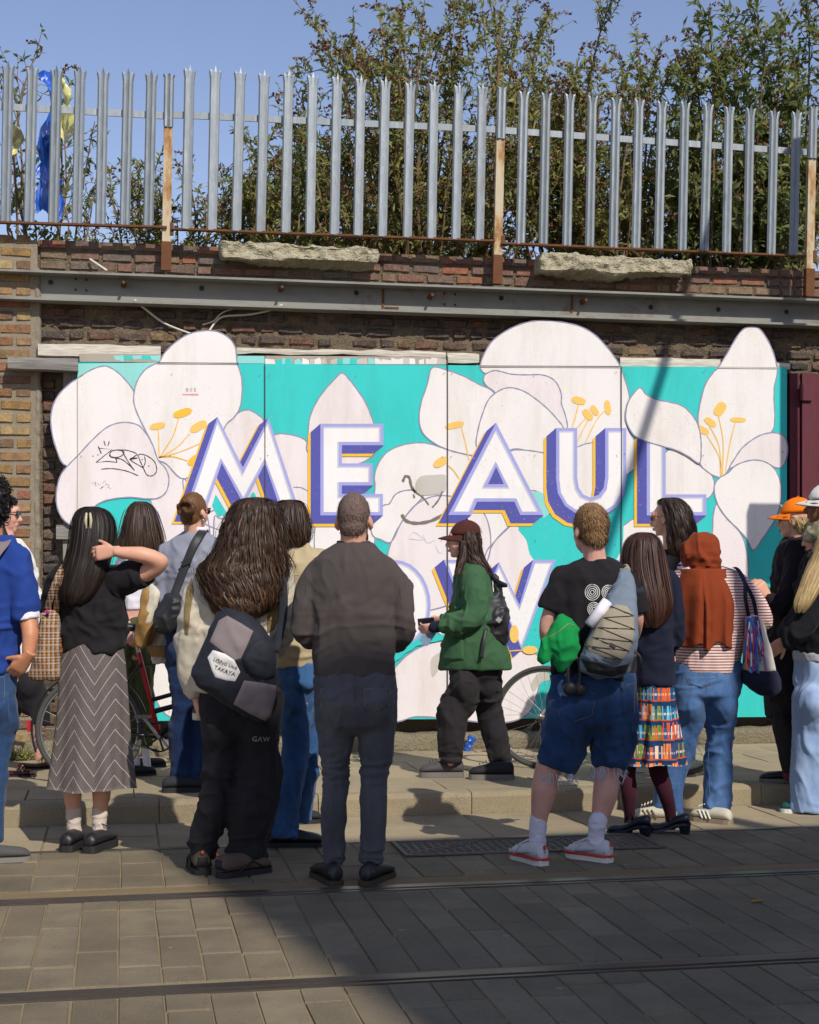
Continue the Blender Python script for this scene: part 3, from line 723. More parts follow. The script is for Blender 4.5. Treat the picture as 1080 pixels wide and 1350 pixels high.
def stroke(name, pts, wpx, layer, mat, parent=mural, smooth=True, closed=False):
    C = (closed_curve(pts, 5) if closed else open_curve(pts, 5)) if smooth else list(pts)
    n = len(C); V = []; Fc = []
    for i in range(n):
        a = C[(i - 1) % n] if closed or i else C[0]; b = C[(i + 1) % n] if closed or i < n - 1 else C[-1]
        dx, dy = b[0] - a[0], b[1] - a[1]; l = math.hypot(dx, dy) or 1
        ww = wpx * (1 + .18 * math.sin(i * 1.7 + len(pts))) / 2; ox, oy = -dy / l * ww, dx / l * ww
        V += [to_l(C[i][0] + ox, C[i][1] + oy, layer), to_l(C[i][0] - ox, C[i][1] - oy, layer)]
    m = n if closed else n - 1
    for i in range(m):
        j = (i + 1) % n; Fc.append((2 * i, 2 * j, 2 * j + 1, 2 * i + 1))
    return mk(name, V, Fc, mat, parent)
def tr(ox, oy, s): return lambda pts: [(ox + x / s, oy + y / s) for x, y in pts]
C1, C2, C3, C4, C5, C6 = tr(50, 420, 3.6), tr(230, 530, 3.6), tr(380, 460, 3.6), tr(550, 410, 3.6), tr(780, 410, 3.6), tr(510, 680, 4.32)
C8 = tr(100, 560, 4.909); C9 = tr(800, 640, 3.857)
# boards
def board_v(u, top): return (478 + (u - 105) / 930 * 6.5) if top else (951 - (u - 105) / 930 * 6)
for u0, u1 in ((102, 348.6), (350, 589.4), (591, 818.6), (820, 1037.5)):
    sheet('panel', [[(u0, board_v(u0, 1)), (u1, board_v(u1, 1)), (u1, board_v(u1, 0)), (u0, board_v(u0, 0))]], 0, p_teal, .018)
p_head = paint('header_strip_paint', hexc('a9a294'), 1., .6)
def strip(u0, u1, v0, v1, mat, layer=-2, name='header_strip'): sheet(name, [[(u0, v0), (u1, v0 + (u1 - u0) * .006), (u1, v1 + (u1 - u0) * .006), (u0, v1)]], layer, mat, .03)
strip(105, 212, 466, 477, p_head); strip(313, 349, 469, 479, p_teal_l); strip(350, 588, 469, 479.5, p_head)
for k in range(26):
    u = 352 + k * 9 + rng.uniform(-3, 3); c = [p_teal, p_teal_l, p_white, p_bare][rng.randrange(4)] if k < 16 else [p_pink, p_white, p_pink, p_bare][rng.randrange(4)]
    sheet('paint_smear', [[(u, 473 + rng.uniform(-2, 2)), (u + rng.uniform(6, 14), 473 + rng.uniform(-2, 2)), (u + rng.uniform(6, 14), 480), (u, 480)]], -1.5 + .02 * k, c)
for k in range(5):
    u = 150 + k * 12; sheet('paint_smear', [[(u, 469), (u + 14, 468.5), (u + 13, 475 + rng.uniform(-3, 2)), (u + 2, 474)]], -1.5 + .02 * k, p_teal if k % 2 else p_teal_l)
sheet('faded_area', [C1([(190, 215), (570, 208), (500, 245), (460, 340), (400, 280), (320, 225), (250, 245), (192, 280)])], .4, p_teal_l)

def petal(pts, layer, mat=None, outline=True, thick=0., k=6, lw=1.7):
    L = closed_curve(pts, k); o = sheet('petal', [L], layer, mat or p_white, thick)
    if outline: stroke('petal_outline', pts, lw, layer + .35, p_line, o, True, True)
    return o
# flower 1
petal(C1([(140, 700), (85, 610), (62, 500), (70, 420), (100, 360), (150, 310), (190, 283), (250, 245), (315, 225), (365, 245), (410, 285), (455, 345), (462, 400), (490, 480), (530, 560), (500, 620), (300, 660)]), 2, p_white, True, .02)
petal(C1([(580, 670), (640, 705), (700, 765), (740, 830), (790, 900), (812, 980), (815, 1060), (780, 1150), (690, 1170), (600, 1060), (575, 940), (535, 862), (560, 760)]), 1.5, p_pink)
petal(C1([(555, 660), (535, 580), (490, 490), (458, 410), (457, 350), (475, 290), (515, 238), (575, 205), (600, 165), (650, 115), (720, 72), (800, 57), (860, 65), (910, 95), (938, 140), (946, 210), (965, 270), (970, 340), (960, 420), (930, 470), (890, 510), (830, 640), (700, 760), (610, 690)]), 3, p_white, True, .022)
petal(C1([(183, 985), (140, 970), (105, 930), (88, 870), (92, 800), (110, 740), (150, 690), (190, 650), (260, 575), (330, 515), (400, 493), (470, 503), (510, 540), (545, 600), (570, 670), (605, 710), (622, 760), (610, 820), (570, 852), (510, 855), (440, 848), (360, 855), (300, 872), (255, 905), (205, 960)]), 4, p_pink, True, .024)
petal(C2([(240, 110), (290, 60), (345, 37), (395, 60), (428, 105), (450, 300), (440, 560), (300, 620), (120, 560), (40, 380), (120, 200)]), 1.2, p_pink)
petal(C2([(440, 200), (480, 155), (530, 152), (590, 165), (628, 190), (650, 260), (660, 420), (650, 600), (560, 660), (440, 560)]), 1.3, p_pink)
stroke('petal_line', C2([(565, 405), (600, 406), (632, 422)]), 1.5, 2, p_line)
sheet('teal_gap', [C2([(196, 438), (252, 530), (206, 547), (178, 492)])], 2.2, p_teal); sheet('teal_gap', [C2([(362, 440), (376, 425), (392, 455), (358, 462)])], 2.2, p_teal)
petal([(262, 690), (286, 672), (300, 690), (310, 730), (300, 790), (270, 830), (240, 800), (250, 730)], 1.0, p_white); petal([(282, 690), (292, 684), (330, 690), (350, 760), (340, 860), (300, 900), (285, 800)], .9, p_white)
petal([(205, 830), (250, 800), (330, 830), (360, 900), (330, 945), (230, 948), (200, 900)], .8, p_white); petal([(108, 800), (150, 780), (180, 830), (175, 900), (130, 935), (107, 900)], .8, p_white)
petal([(360, 700), (410, 690), (470, 700), (490, 760), (470, 850), (400, 860), (365, 800)], .7, p_white)
petal([(415, 700), (424, 683), (440, 690), (470, 690), (490, 700), (492, 720), (460, 760), (420, 740)], .75, p_white)
# flower 2
petal(C3([(95, 420), (100, 340), (125, 270), (170, 200), (215, 150), (255, 114), (290, 145), (325, 190), (365, 250), (395, 320), (408, 370), (410, 500), (260, 560), (100, 500)]), 1, p_pink)
petal(C3([(412, 660), (410, 600), (430, 540), (470, 490), (530, 460), (600, 446), (660, 448), (720, 465), (800, 490), (870, 505), (880, 600), (800, 720), (640, 720), (560, 860), (490, 912), (430, 900), (395, 870), (400, 760)]), 1.1, p_white)
petal(C3([(450, 745), (480, 735), (510, 690), (560, 671), (610, 675), (640, 700), (600, 745), (540, 820), (490, 915), (440, 905), (398, 880), (400, 800)]), 1.5, p_white)
petal(C3([(470, 985), (490, 915), (540, 820), (600, 745), (680, 702), (760, 698), (860, 720), (940, 800), (960, 950), (900, 1100), (800, 1200), (600, 1250), (480, 1200), (440, 1090)]), 1.8, p_pink)
petal(C3([(685, 88), (660, 170), (630, 260), (622, 340), (640, 400), (690, 445), (750, 475), (820, 495), (890, 505), (960, 480), (1010, 330), (980, 212), (900, 165), (830, 128), (760, 103)]), 2.3, p_white)
petal(C6([(560, 230), (620, 140), (700, 60), (760, 65), (800, 120), (830, 190), (840, 260), (830, 400), (700, 500), (560, 420)]), 1.6, p_pink)
petal(C6([(460, 0), (600, -40), (720, -10), (700, 60), (620, 140), (560, 240), (500, 300), (430, 150)]), 1.4, p_white)
# flower 3
petal(C4([(300, 258), (320, 200), (360, 140), (430, 90), (510, 57), (590, 45), (680, 52), (770, 72), (840, 110), (900, 170), (945, 230), (965, 266), (988, 330), (1008, 410), (992, 480), (1000, 560), (1040, 630), (1050, 720), (1000, 775), (940, 800), (850, 900), (500, 870), (320, 700), (330, 400), (345, 320), (308, 285)]), 1.9, p_white, True, .02)
petal(C4([(315, 330), (325, 300), (365, 283), (400, 288), (450, 300), (520, 303), (590, 303), (640, 320), (670, 355), (685, 400), (685, 440), (705, 500), (713, 560), (690, 640), (520, 600), (380, 400), (335, 360)]), 2.6, p_pink)
petal(C4([(285, 650), (288, 570), (310, 490), (340, 420), (390, 378), (440, 364), (500, 378), (560, 415), (620, 465), (670, 520), (695, 560), (700, 640), (660, 685), (600, 673), (520, 661), (450, 662), (360, 700)]), 3.2, p_white)
petal(C4([(440, 662), (520, 661), (600, 673), (700, 690), (700, 840), (620, 880), (560, 853), (480, 850), (400, 760)]), 2.9, p_white)
sheet('teal_gap', [C4([(545, 862), (575, 853), (608, 872), (630, 960), (600, 985)])], 3.6, p_teal_l)
sheet('teal_gap', [closed_curve([(684, 694), (720, 678), (752, 694), (800, 700), (819, 668), (819, 726), (785, 760), (740, 755), (703, 737), (694, 712)], 4)], 2.0, p_teal)
stroke('petal_line', C4([(758, 646), (800, 631), (838, 624)]), 1.5, 2.3, p_line)
# flower 4
petal(C9([(560, 92), (542, 150), (535, 260), (500, 420), (430, 700), (480, 980), (600, 1000), (690, 800), (722, 560), (722, 450), (715, 350), (690, 260), (640, 190), (590, 120)]), .8, p_pink)
petal(C5([(355, 668), (400, 658), (460, 688), (520, 740), (560, 768), (580, 800), (582, 850), (548, 892), (480, 900), (330, 930), (300, 760)]), 1.2, p_white)
petal(C5([(95, 1062), (150, 1020), (210, 985), (300, 1010), (400, 1100), (420, 1400), (300, 1600), (120, 1560), (60, 1300)]), 1.0, p_white)
petal(C5([(603, 266), (650, 190), (700, 108), (740, 77), (788, 79), (825, 120), (860, 190), (880, 265), (880, 305), (868, 360), (866, 430), (870, 500), (858, 570), (790, 620), (700, 690), (655, 745), (620, 790), (560, 770), (514, 722), (520, 660), (518, 600), (505, 520), (515, 440), (540, 350), (575, 295)]), 1.6, p_white, True, .02)
o4a = petal(C5([(167, 530), (163, 480), (180, 420), (228, 364), (258, 395), (310, 420), (370, 432), (430, 450), (475, 490), (505, 540), (518, 600), (520, 660), (512, 722), (460, 690), (400, 660), (330, 640), (250, 615), (200, 588)]), 9.6, p_white)
petal(C5([(655, 745), (680, 700), (720, 645), (790, 595), (850, 578), (890, 582), (918, 600), (930, 645), (925, 700), (905, 740), (870, 742), (820, 715), (760, 712), (700, 730)]), 2.2, p_pink)
petal(C5([(583, 860), (586, 820), (610, 790), (645, 770), (690, 730), (760, 708), (820, 715), (865, 745), (890, 790), (903, 850), (893, 930), (865, 1000), (815, 1075), (768, 1135), (735, 1080), (690, 1030), (640, 980), (600, 920)]), 2.9, p_white)
# lower middle: pale ground with a teal wave
petal(C6([(40, 870), (110, 800), (200, 745), (330, 712), (520, 720), (760, 760), (880, 820), (860, 1000), (800, 1130), (640, 1180), (300, 1150), (160, 1145), (40, 1170), (-80, 1080), (-60, 950)]), 1.3, p_pink)
petal(C6([(230, 400), (330, 450), (420, 560), (420, 700), (330, 690), (240, 640), (180, 700), (100, 720), (40, 640), (60, 480)]), 1.0, p_white)
sheet('worn_patch', [closed_curve(C6([(860, 900), (905, 880), (930, 930), (880, 950), (840, 1000), (820, 960)]), 5)], 2.0, p_bare)
sheet('worn_patch', [closed_curve(C6([(250, 830), (280, 790), (320, 780), (310, 850), (260, 920)]), 5)], 2.0, p_bare)

# letters
def inset(poly, d):
    n = len(poly); area = sum(poly[i][0] * poly[(i + 1) % n][1] - poly[(i + 1) % n][0] * poly[i][1] for i in range(n)); s = 1 if area > 0 else -1
    out = []
    for i in range(n):
        a, b, c = (np.array(poly[(i + j) % n], float) for j in (-1, 0, 1))
        e1 = (b - a) / np.linalg.norm(b - a); e2 = (c - b) / np.linalg.norm(c - b)
        n1, n2 = np.array((-e1[1], e1[0])) * s, np.array((-e2[1], e2[0])) * s
        m = n1 + n2; k = max(m.dot(n1), .35); out.append(tuple(b + m / k * d if k > .36 else b + m / np.linalg.norm(m) * d * 1.6))
    return out
def sweep(name, loops, vec, layer, mat):
    V = []; Fc = []; q = 0
    for lp in loops:
        n = len(lp)
        for i in range(n):
            a, b = lp[i], lp[(i + 1) % n]; ly = layer + .006 * q; q += 1
            P = [to_l(a[0], a[1], ly), to_l(b[0], b[1], ly), to_l(b[0] + vec[0], b[1] + vec[1], ly), to_l(a[0] + vec[0], a[1] + vec[1], ly)]
            k = len(V); V += P
            nn = (P[1] - P[0]).cross(P[2] - P[0]); Fc.append((k, k + 1, k + 2, k + 3) if nn.y < 0 else (k + 3, k + 2, k + 1, k))
    return mk(name, V, Fc, mat, mural)
def letter(loops, lay0, shade=(-12.8, 11), edge=4.2, ring=None):
    sweep('letter_edge', loops, (shade[0] * 1.3, shade[1] * 1.35), lay0, p_yellow)
    sweep('letter_shade', loops, shade, lay0 + .8, p_purple)
    if len(loops) > 1: sheet('letter_shade', [loops[1]], lay0 + .7, p_purple)
    sheet('letter', loops, lay0 + 1.6, p_lilac)
    inn = [inset(loops[0], edge)] + [inset(l, -edge) for l in loops[1:]]
    sheet('letter_face', inn, lay0 + 2.0, p_grey)
    inn2 = [[(x - 1.0, y + .9) for x, y in inset(loops[0], edge + 1.1)]] + [[(x - .8, y + .9) for x, y in inset(l, -edge - 1.1)] for l in loops[1:]]
    sheet('letter_face', inn2, lay0 + 2.4, p_face)
letter([C2([(205, 70), (325, 310), (447, 75), (600, 535), (512, 535), (430, 290), (330, 490), (225, 290), (143, 535), (43, 535)])], 6, (-12, 9))
letter([C3([(153, 355), (452, 355), (452, 457), (255, 457), (255, 543), (402, 543), (402, 648), (255, 648), (255, 688), (450, 688), (450, 790), (153, 790)])], 6)
letter([C4([(375, 530), (600, 968), (490, 968), (462, 905), (285, 905), (258, 968), (148, 968)]), C4([(375, 740), (412, 822), (337, 822)])], 6)
Upoly = C4([(660, 555), (760, 555)] + [(760, 790), (768, 838), (788, 870), (825, 886), (862, 872), (885, 840), (893, 790)] + [(893, 555), (993, 555), (993, 800), (983, 870), (950, 930), (895, 965), (825, 977), (760, 965), (702, 925), (668, 865), (660, 800)])
letter([Upoly], 6)
letter([C5([(262, 560), (352, 560), (352, 870), (545, 870), (545, 970), (262, 970)])], 6)
letter([[(585, 738), (612, 738), (634, 800), (658, 741), (685, 797), (703, 738), (733, 738), (688, 857), (659, 790), (632, 857)]], 6, (-12, 10), 3.6)
letter([[(768, 738), (822, 738), (822, 758), (790, 758), (790, 858), (768, 858)]], 6, (-12, 10), 3.6)
el = lambda cx, cy, rx, ry, n=28: [(cx + rx * math.cos(2 * math.pi * k / n), cy + ry * math.sin(2 * math.pi * k / n)) for k in range(n)]
letter([el(520, 798, 48, 60), el(520, 798, 21, 33)], 6, (-12, 10), 4)
letter([[(420, 738), (448, 738), (448, 858), (420, 858)]], 6, (-12, 10), 3.6)
stroke('teal_wave', C6([(20, 840), (60, 800), (150, 735), (230, 705), (340, 690)]), 8.5, 9.8, p_teal)

# stamens
def stamen(line, c, rx, ry, rot, layer, mat=p_amber, lw=1.5):
    o = stroke('stamen', line, lw, layer, mat)
    a = R(rot); E = [(c[0] + rx * math.copysign(abs(math.cos(t)) ** .7, math.cos(t)) * math.cos(a) - ry * math.sin(t) * math.sin(a), c[1] + rx * math.copysign(abs(math.cos(t)) ** .7, math.cos(t)) * math.sin(a) + ry * math.sin(t) * math.cos(a)) for t in [2 * math.pi * k / 20 for k in range(20)]]
    sheet('anther', [E], layer + .3, mat, 0., o)
for ln, c, rx, ry, rot in ([(575, 655), (574, 590), (572, 520)], (568, 510), 38, 16, -12), ([(580, 655), (640, 560), (668, 475)], (687, 448), 46, 19, -18), ([(575, 660), (660, 610), (720, 545)], (762, 512), 44, 20, -30), ([(575, 660), (680, 630), (775, 590)], (780, 590), 6, 4, 0), ([(580, 658), (640, 655), (710, 675)], (740, 672), 34, 18, -40):
    q = C1([c])[0]; stamen(C1(ln), q, rx / 3.6, ry / 3.6, rot, 5.2, p_yellow if c[0] in (687, 740) else p_amber)
for ln, c, rx, ry, rot in ([(858, 525), (840, 440), (822, 372)], (790, 362), 46, 16, -12), ([(812, 615), (785, 575), (755, 550)], (724, 537), 38, 20, -30):
    q = C3([c])[0]; stamen(C3(ln), q, rx / 3.6, ry / 3.6, rot, 4.2)
for ln, c, rx, ry, rot in ([(735, 555), (755, 490), (765, 445)], (767, 425), 34, 18, 15), ([(755, 560), (790, 520), (810, 500)], (810, 492), 32, 17, 50), ([(760, 620), (790, 560), (812, 515)], (842, 472), 28, 15, 55), ([(798, 628), (850, 520), (890, 475)], (905, 458), 36, 15, 82):
    q = C4([c])[0]; stamen(C4(ln), q, rx / 3.6, ry / 3.6, rot, 4.2)
for ln, c, rx, ry, rot in ([(612, 782), (605, 690), (548, 590)], (528, 565), 33, 16, 30), ([(618, 782), (605, 640), (560, 545)], (564, 528), 32, 16, 35), ([(622, 782), (625, 620), (603, 500)], (610, 465), 36, 25, -55), ([(635, 770), (655, 640), (682, 530)], (696, 516), 38, 12, 2):
    q = C5([c])[0]; stamen(C5(ln), q, rx / 3.6, ry / 3.6, rot, 3.6)
for q, rx, ry in (((678, 836), 6, 12), ((699, 857), 10, 5.5)): sheet('anther', [el(*q, rx, ry, 18)], 9.9, p_amber)
stroke('stamen', [(660, 860), (676, 858), (690, 857)], 1.5, 9.85, p_amber)
# marker tag and scrapes
for ln in ([(145, 140), (165, 187), (152, 152), (235, 160), (132, 243), (200, 236), (268, 243)], [(268, 243), (255, 215), (220, 202), (228, 175), (265, 163), (312, 175), (290, 205), (235, 212), (222, 192)], [(300, 170), (340, 240), (380, 296)],
           [(265, 163), (330, 165), (395, 190), (350, 224), (400, 215), (350, 224), (435, 278)], [(400, 195), (435, 275), (462, 325), (500, 328), (524, 295), (510, 240), (465, 203), (420, 190), (400, 200)], [(445, 205), (450, 240), (438, 275)],
           [(255, 215), (300, 225), (345, 260), (378, 292)], [(165, 287), (240, 284), (330, 300), (405, 330)], [(182, 105), (192, 137)], [(217, 108), (208, 137)]):
    stroke('marker_line', C8(ln), 1.25, 5, p_ink, smooth=len(ln) > 2 and ln[0] != (145, 140))
for q in ((430, 225), (473, 267), (112, 203), (143, 195)): sheet('marker_dot', [el(*C8([q])[0], .9, .9, 8)], 5, p_ink)
for k in range(14):
    a = (rng.uniform(100, 240), rng.uniform(375, 425)); stroke('marker_scratch', C8([a, (a[0] + rng.uniform(-6, 24), a[1] + rng.uniform(-28, 18))]), .5, 5, p_dark)
sheet('bare_patch', [closed_curve(C3([(605, 640), (630, 605), (690, 598), (748, 600), (750, 650), (740, 680), (690, 692), (620, 690)]), 4)], 4.6, p_bare)
for ln, lw in (([(545, 630), (555, 605), (575, 610), (585, 650), (605, 680)], 3.2), ([(590, 665), (605, 680), (640, 705), (668, 740)], 1.8), ([(732, 675), (715, 715), (685, 752)], 2.2), ([(540, 785), (560, 815), (610, 827), (680, 815), (745, 780)], 4.0), ([(595, 690), (600, 707)], 2.)):
    stroke('scrape', C3(ln), lw, 4.9, p_dark)
for k, ln in enumerate(([(575, 890), (600, 870), (640, 905), (570, 900)], [(640, 880), (660, 920), (700, 905)], [(700, 930), (720, 970), (745, 940)])): stroke('pencil_scratch', C3(ln), .5, 4.9, p_grey)
p_seam = paint('panel_seam', hexc('4a4642'), .2, .1); p_seam2 = paint('pale_seam', hexc('b3aca3'), .2, .1)
for u in (349.3, 590.2, 819.3): stroke('panel_seam', [(u, board_v(u, 1) - (0 if u != 590.2 else 12)), (u + .15, 600), (u - .1, 750), (u, board_v(u, 0))], 1.3, 11, p_seam, smooth=False)
for u0, u1, v in ((208, 315, 478.5), (634, 818, 482.8), (948, 1025, 484.2)): stroke('panel_seam', [(u0, v - .3), ((u0 + u1) / 2, v), (u1, v + .4)], 1.3, 11, p_seam if u0 < 900 else p_seam2, smooth=False)
stroke('panel_seam', [(102.3, 500), (102.6, 600), (102, 692)], 1.0, 11, p_seam2, smooth=False)
p_stain = paint('water_stain', hexc('d8cdb2'), .4, .6)
for k in range(9):
    u, v = rng.choice(((218, 488), (232, 486), (246, 495), (225, 497), (203, 500), (270, 490), (240, 505))); L = closed_curve([(u + rng.uniform(3, 9) * math.cos(a), v + rng.uniform(3, 13) * math.sin(a)) for a in [k2 * .9 for k2 in range(7)]], 4); 
for u0, u1 in ((102, 348.6), (350, 589.4), (591, 818.6), (820, 1037.5)):
    for u in (u0 + 5, (u0 + u1) / 2, u1 - 5):
        for v in (492, 600, 715, 830, 935): sheet('screw_head', [el(u + rng.uniform(-2, 2), v + rng.uniform(-5, 5), .75, .75, 8)], 11.2, p_dark)
# small stencilled stamp on the tall petal
def mural_text(txt, u, v, size_px, layer, mat):
    cu = bpy.data.curves.new('txt', 'FONT'); cu.body = txt; cu.size = 1; cu.align_x = 'CENTER'
    o = bpy.data.objects.new('txt', cu); TMP.collection.objects.link(o); vl = TMP.view_layers[0]; vl.update()
    me = o.evaluated_get(vl.depsgraph).to_mesh(); V = [to_l(u + q.co.x * size_px, v - q.co.y * size_px, layer) for q in me.vertices]; Fc = [tuple(p.vertices) for p in me.polygons]
    r = mk('stencil_mark', V, Fc, mat, mural); bpy.data.objects.remove(o); return r
mural_text('B 0 E', 252, 516, 6.5, 5, paint('faint_ink', hexc('a39d97'), .6, .1)); stroke('stencil_underline', [(241, 520), (262, 520)], 1.6, 5, paint('red_ink', hexc('e59a94'), .6, .1))
# ================================================================ SHRUBS BEHIND THE FENCE
def leaf_mat(name, a, b, c, trans=.35):
    m, t, bs = newmat(name); at = N(t, 'ShaderNodeAttribute', attribute_name='rnd')
    col = ramp(t, at.outputs['Fac'], [(0, a), (.5, b), (1, c)])
    setin(t, bs, 'Base Color', col); setin(t, bs, 'Roughness', .55); bs.inputs['Specular IOR Level'].default_value = .35
    tr_ = N(t, 'ShaderNodeBsdfTranslucent'); t.links.new(mixc(t, .5, col, (.35, .45, .08)), tr_.inputs[0])
    mx = N(t, 'ShaderNodeMixShader'); mx.inputs[0].default_value = trans
    t.links.new(bs.outputs[0], mx.inputs[1]); t.links.new(tr_.outputs[0], mx.inputs[2]); t.links.new(mx.outputs[0], t.nodes['Material Output'].inputs[0]); return m
m_leaf = leaf_mat('buddleia_leaf', hexc('5a6235'), hexc('828447'), hexc('b3ab6a'))
m_leafd = leaf_mat('dark_leaf', hexc('45532f'), hexc('66713f'), hexc('95945e'))
m_stem = M('woody_stem', hexc('7d654b'), .9, .35, 12, 60, .4, .004, ckind='World')
m_seed = leaf_mat('dry_seed_head', hexc('4a3222'), hexc('6b4a30'), hexc('94704a'), .1)
def set_rnd(o, vals):
    at = o.data.attributes.new('rnd', 'FLOAT', 'POINT'); at.data.foreach_set('value', np.asarray(vals, np.float32))
def leaves_obj(name, P, D, Nn, L, Wd, mat, parent, bend=.25, shade=None):
    "vectorised folded lance-shaped leaves: 6 verts, 4 tris each"
    n = len(P); D = D / np.linalg.norm(D, axis=1)[:, None]; S = np.cross(D, Nn); S /= np.maximum(np.linalg.norm(S, axis=1), 1e-6)[:, None]; U = np.cross(S, D)
    L = L[:, None]; Wd = Wd[:, None]
    V = np.stack([P, P + D * L * .45 + S * Wd + U * Wd * .3, P + D * L * .5 - U * L * bend * .15, P + D * L * .45 - S * Wd + U * Wd * .3, P + D * L - U * L * bend], 1).reshape(-1, 3)
    b = np.arange(n)[:, None] * 5
    Fc = np.concatenate([b + [0, 1, 2], b + [0, 2, 3], b + [1, 4, 2], b + [2, 4, 3]], 1).reshape(-1, 3)
    me = bpy.data.meshes.new(name); me.vertices.add(len(V)); me.vertices.foreach_set('co', V.ravel().astype(np.float32))
    me.loops.add(Fc.size); me.loops.foreach_set('vertex_index', Fc.ravel().astype(np.int32)); me.polygons.add(len(Fc)); me.polygons.foreach_set('loop_start', np.arange(0, Fc.size, 3, dtype=np.int32))
    me.update(calc_edges=True); me.materials.append(mat); o = bpy.data.objects.new(name, me); link(o, parent)
    r = np.random.rand(n) if shade is None else shade; set_rnd(o, np.repeat(r, 5)); return o
def shrub(label, tips, base, leaf_n, mat, seed, heads=.5, leafL=.085, twig=5, spread=.22, base_w=.5):
    "tips: list of stem tip points (world); base: point the stems spring from"
    rs = np.random.RandomState(seed); root = thing('buddleia_shrub', label, 'shrub', base, 0., 'shrubs behind the fence')
    base = np.array(base, float); g = Geo(); segs = []; ends = []
    for tp in tips:
        tp = np.array(tp, float); b0 = np.array([base[0] + (tp[0] - base[0]) * .55 + rs.uniform(-.1, .1) * base_w, base[1] + rs.uniform(-.25, .25), base[2] - .05])
        side = rs.uniform(-.18, .18, 3) * np.array([1, 1, .2]); c1 = b0 + (tp - b0) * .45 + side; ln = np.linalg.norm(tp - b0)
        pts = [np.array(q) for q in open_curve([b0, c1, tp - (tp - c1) * .25 + side * .3, tp], 4)]
        g.tube([q - base for q in pts], list(np.linspace(.011, .0028, len(pts)) * (.6 + .3 * ln)), 5, round_ends=False)
        for i in range(len(pts) - 1): segs.append((pts[i], pts[i + 1], .25 + i / len(pts)))
        ends.append((pts[-1], pts[-1] - pts[-2]))
        for k in range(int(twig * ln)):
            f = rs.uniform(.15, .95); i = int(f * (len(pts) - 1)); a = pts[i]; dv = pts[i + 1] - pts[i]; dv /= np.linalg.norm(dv)
            e = a + (dv * rs.uniform(.3, .9) + rs.normal(0, .75, 3)) * spread * rs.uniform(.5, 1.5); e[2] += .04
            m_ = (a + e) / 2 + rs.normal(0, .02, 3); g.tube([a - base, m_ - base, e - base], [.004, .003, .0016], 4, round_ends=False)
            segs += [(a, m_, 1.), (m_, e, 1.3)]
            if rs.rand() < .45: ends.append((e, e - m_))
    g.obj('stems', m_stem, root)
    w = np.array([np.linalg.norm(b - a) * s for a, b, s in segs]); w /= w.sum(); idx = rs.choice(len(segs), leaf_n, p=w); f = rs.rand(leaf_n, 1)
    A = np.array([s[0] for s in segs])[idx]; B = np.array([s[1] for s in segs])[idx]; P = A + (B - A) * f - base; Dv = (B - A) / np.maximum(np.linalg.norm(B - A, axis=1), 1e-6)[:, None]
    D = Dv * .6 + rs.normal(0, .8, (leaf_n, 3)); D[:, 2] -= .1; Nn = rs.normal(0, .6, (leaf_n, 3)) + np.array([.1, -.5, .8])
    cl = vnoise((P + base) * 5) * .35 + .45 + rs.uniform(-.25, .25, leaf_n)
    o = leaves_obj('leaves', P, D, Nn, leafL * rs.uniform(.5, 1.35, leaf_n), leafL * .15 * rs.uniform(.7, 1.4, leaf_n), mat, root, .25, np.clip(cl, 0, 1)); o['kind'] = 'stuff'
    hp = []; hd = []
    for e, dv in ends:
        if rs.rand() < heads:
            dv = dv / max(np.linalg.norm(dv), 1e-6); droop = np.array([rs.uniform(-.8, .8), rs.uniform(-.3, .3), -.2]); Lh = rs.uniform(.12, .24); q = e.copy()
            for k in range(16):
                f_ = k / 16; dirn = dv * (1 - f_) + droop * f_ * 1.5; dirn /= np.linalg.norm(dirn); q = q + dirn * Lh / 16
                for j in range(2): hp.append(q + rs.normal(0, .009 * (1.2 - f_), 3)); hd.append(dirn + rs.normal(0, .8, 3))
    if hp:
        hp, hd = np.array(hp) - base, np.array(hd); k = len(hp)
        o = leaves_obj('seed_heads', hp, hd, rs.normal(0, 1, (k, 3)), .026 * rs.uniform(.7, 1.4, k), .009 * rs.uniform(.8, 1.4, k), m_seed, root); o['kind'] = 'stuff'
    return root
rp = random.Random(5)
def tipset(pix, Y, n_fill=0, box=None, dy=.5):
    T = [tuple(W(u, v, Y + rp.uniform(-dy, dy))) for u, v in pix]
    for _ in range(n_fill):
        u0, u1, v0, v1 = box; T.append(tuple(W(rp.uniform(u0, u1), rp.uniform(v0, v1), Y + rp.uniform(-dy, dy))))
    return T
def basep(u, Y): p = W(u, 330, Y); return (p.x, Y, 3.72)
shrub('sparse leafy stems with tangled plastic bags behind the fence end', tipset([(50, 72), (20, 120), (78, 150), (30, 200), (110, 200), (80, 110), (5, 95), (125, 160)], 11.8, 8, (0, 130, 200, 290), .25), basep(60, 11.8), 700, m_leafd, 1, .1, .085, 5, .18)
shrub('low green shrub between the rusty fence post and the plastic bags', tipset([(180, 215), (165, 235), (205, 220), (150, 230), (240, 235)], 12.0, 26, (120, 330, 225, 305), .4), basep(190, 12.0), 4200, m_leaf, 2, .15, .06, 6, .16)
shrub('wispy shrub with few stems left of the big flowering bush', tipset([(300, 270), (330, 240), (350, 200), (365, 170), (345, 260)], 12.0, 24, (290, 400, 180, 310), .4), basep(345, 12.0), 3000, m_leaf, 3, .3, .07, 6, .16)
shrub('tall buddleia bush with brown seed heads rising highest above the fence', tipset([(412, 28), (470, 55), (500, 20), (530, 8), (560, 0), (590, 20), (615, 5), (640, -10), (660, 8), (690, 15), (720, 20), (430, 70), (455, 75), (580, 60), (480, 100), (520, 95), (400, 130), (385, 160)], 12.2, 62, (395, 730, 60, 290), .7), basep(560, 12.2), 17500, m_leaf, 4, .95, .07, 6, .2, 1.6)
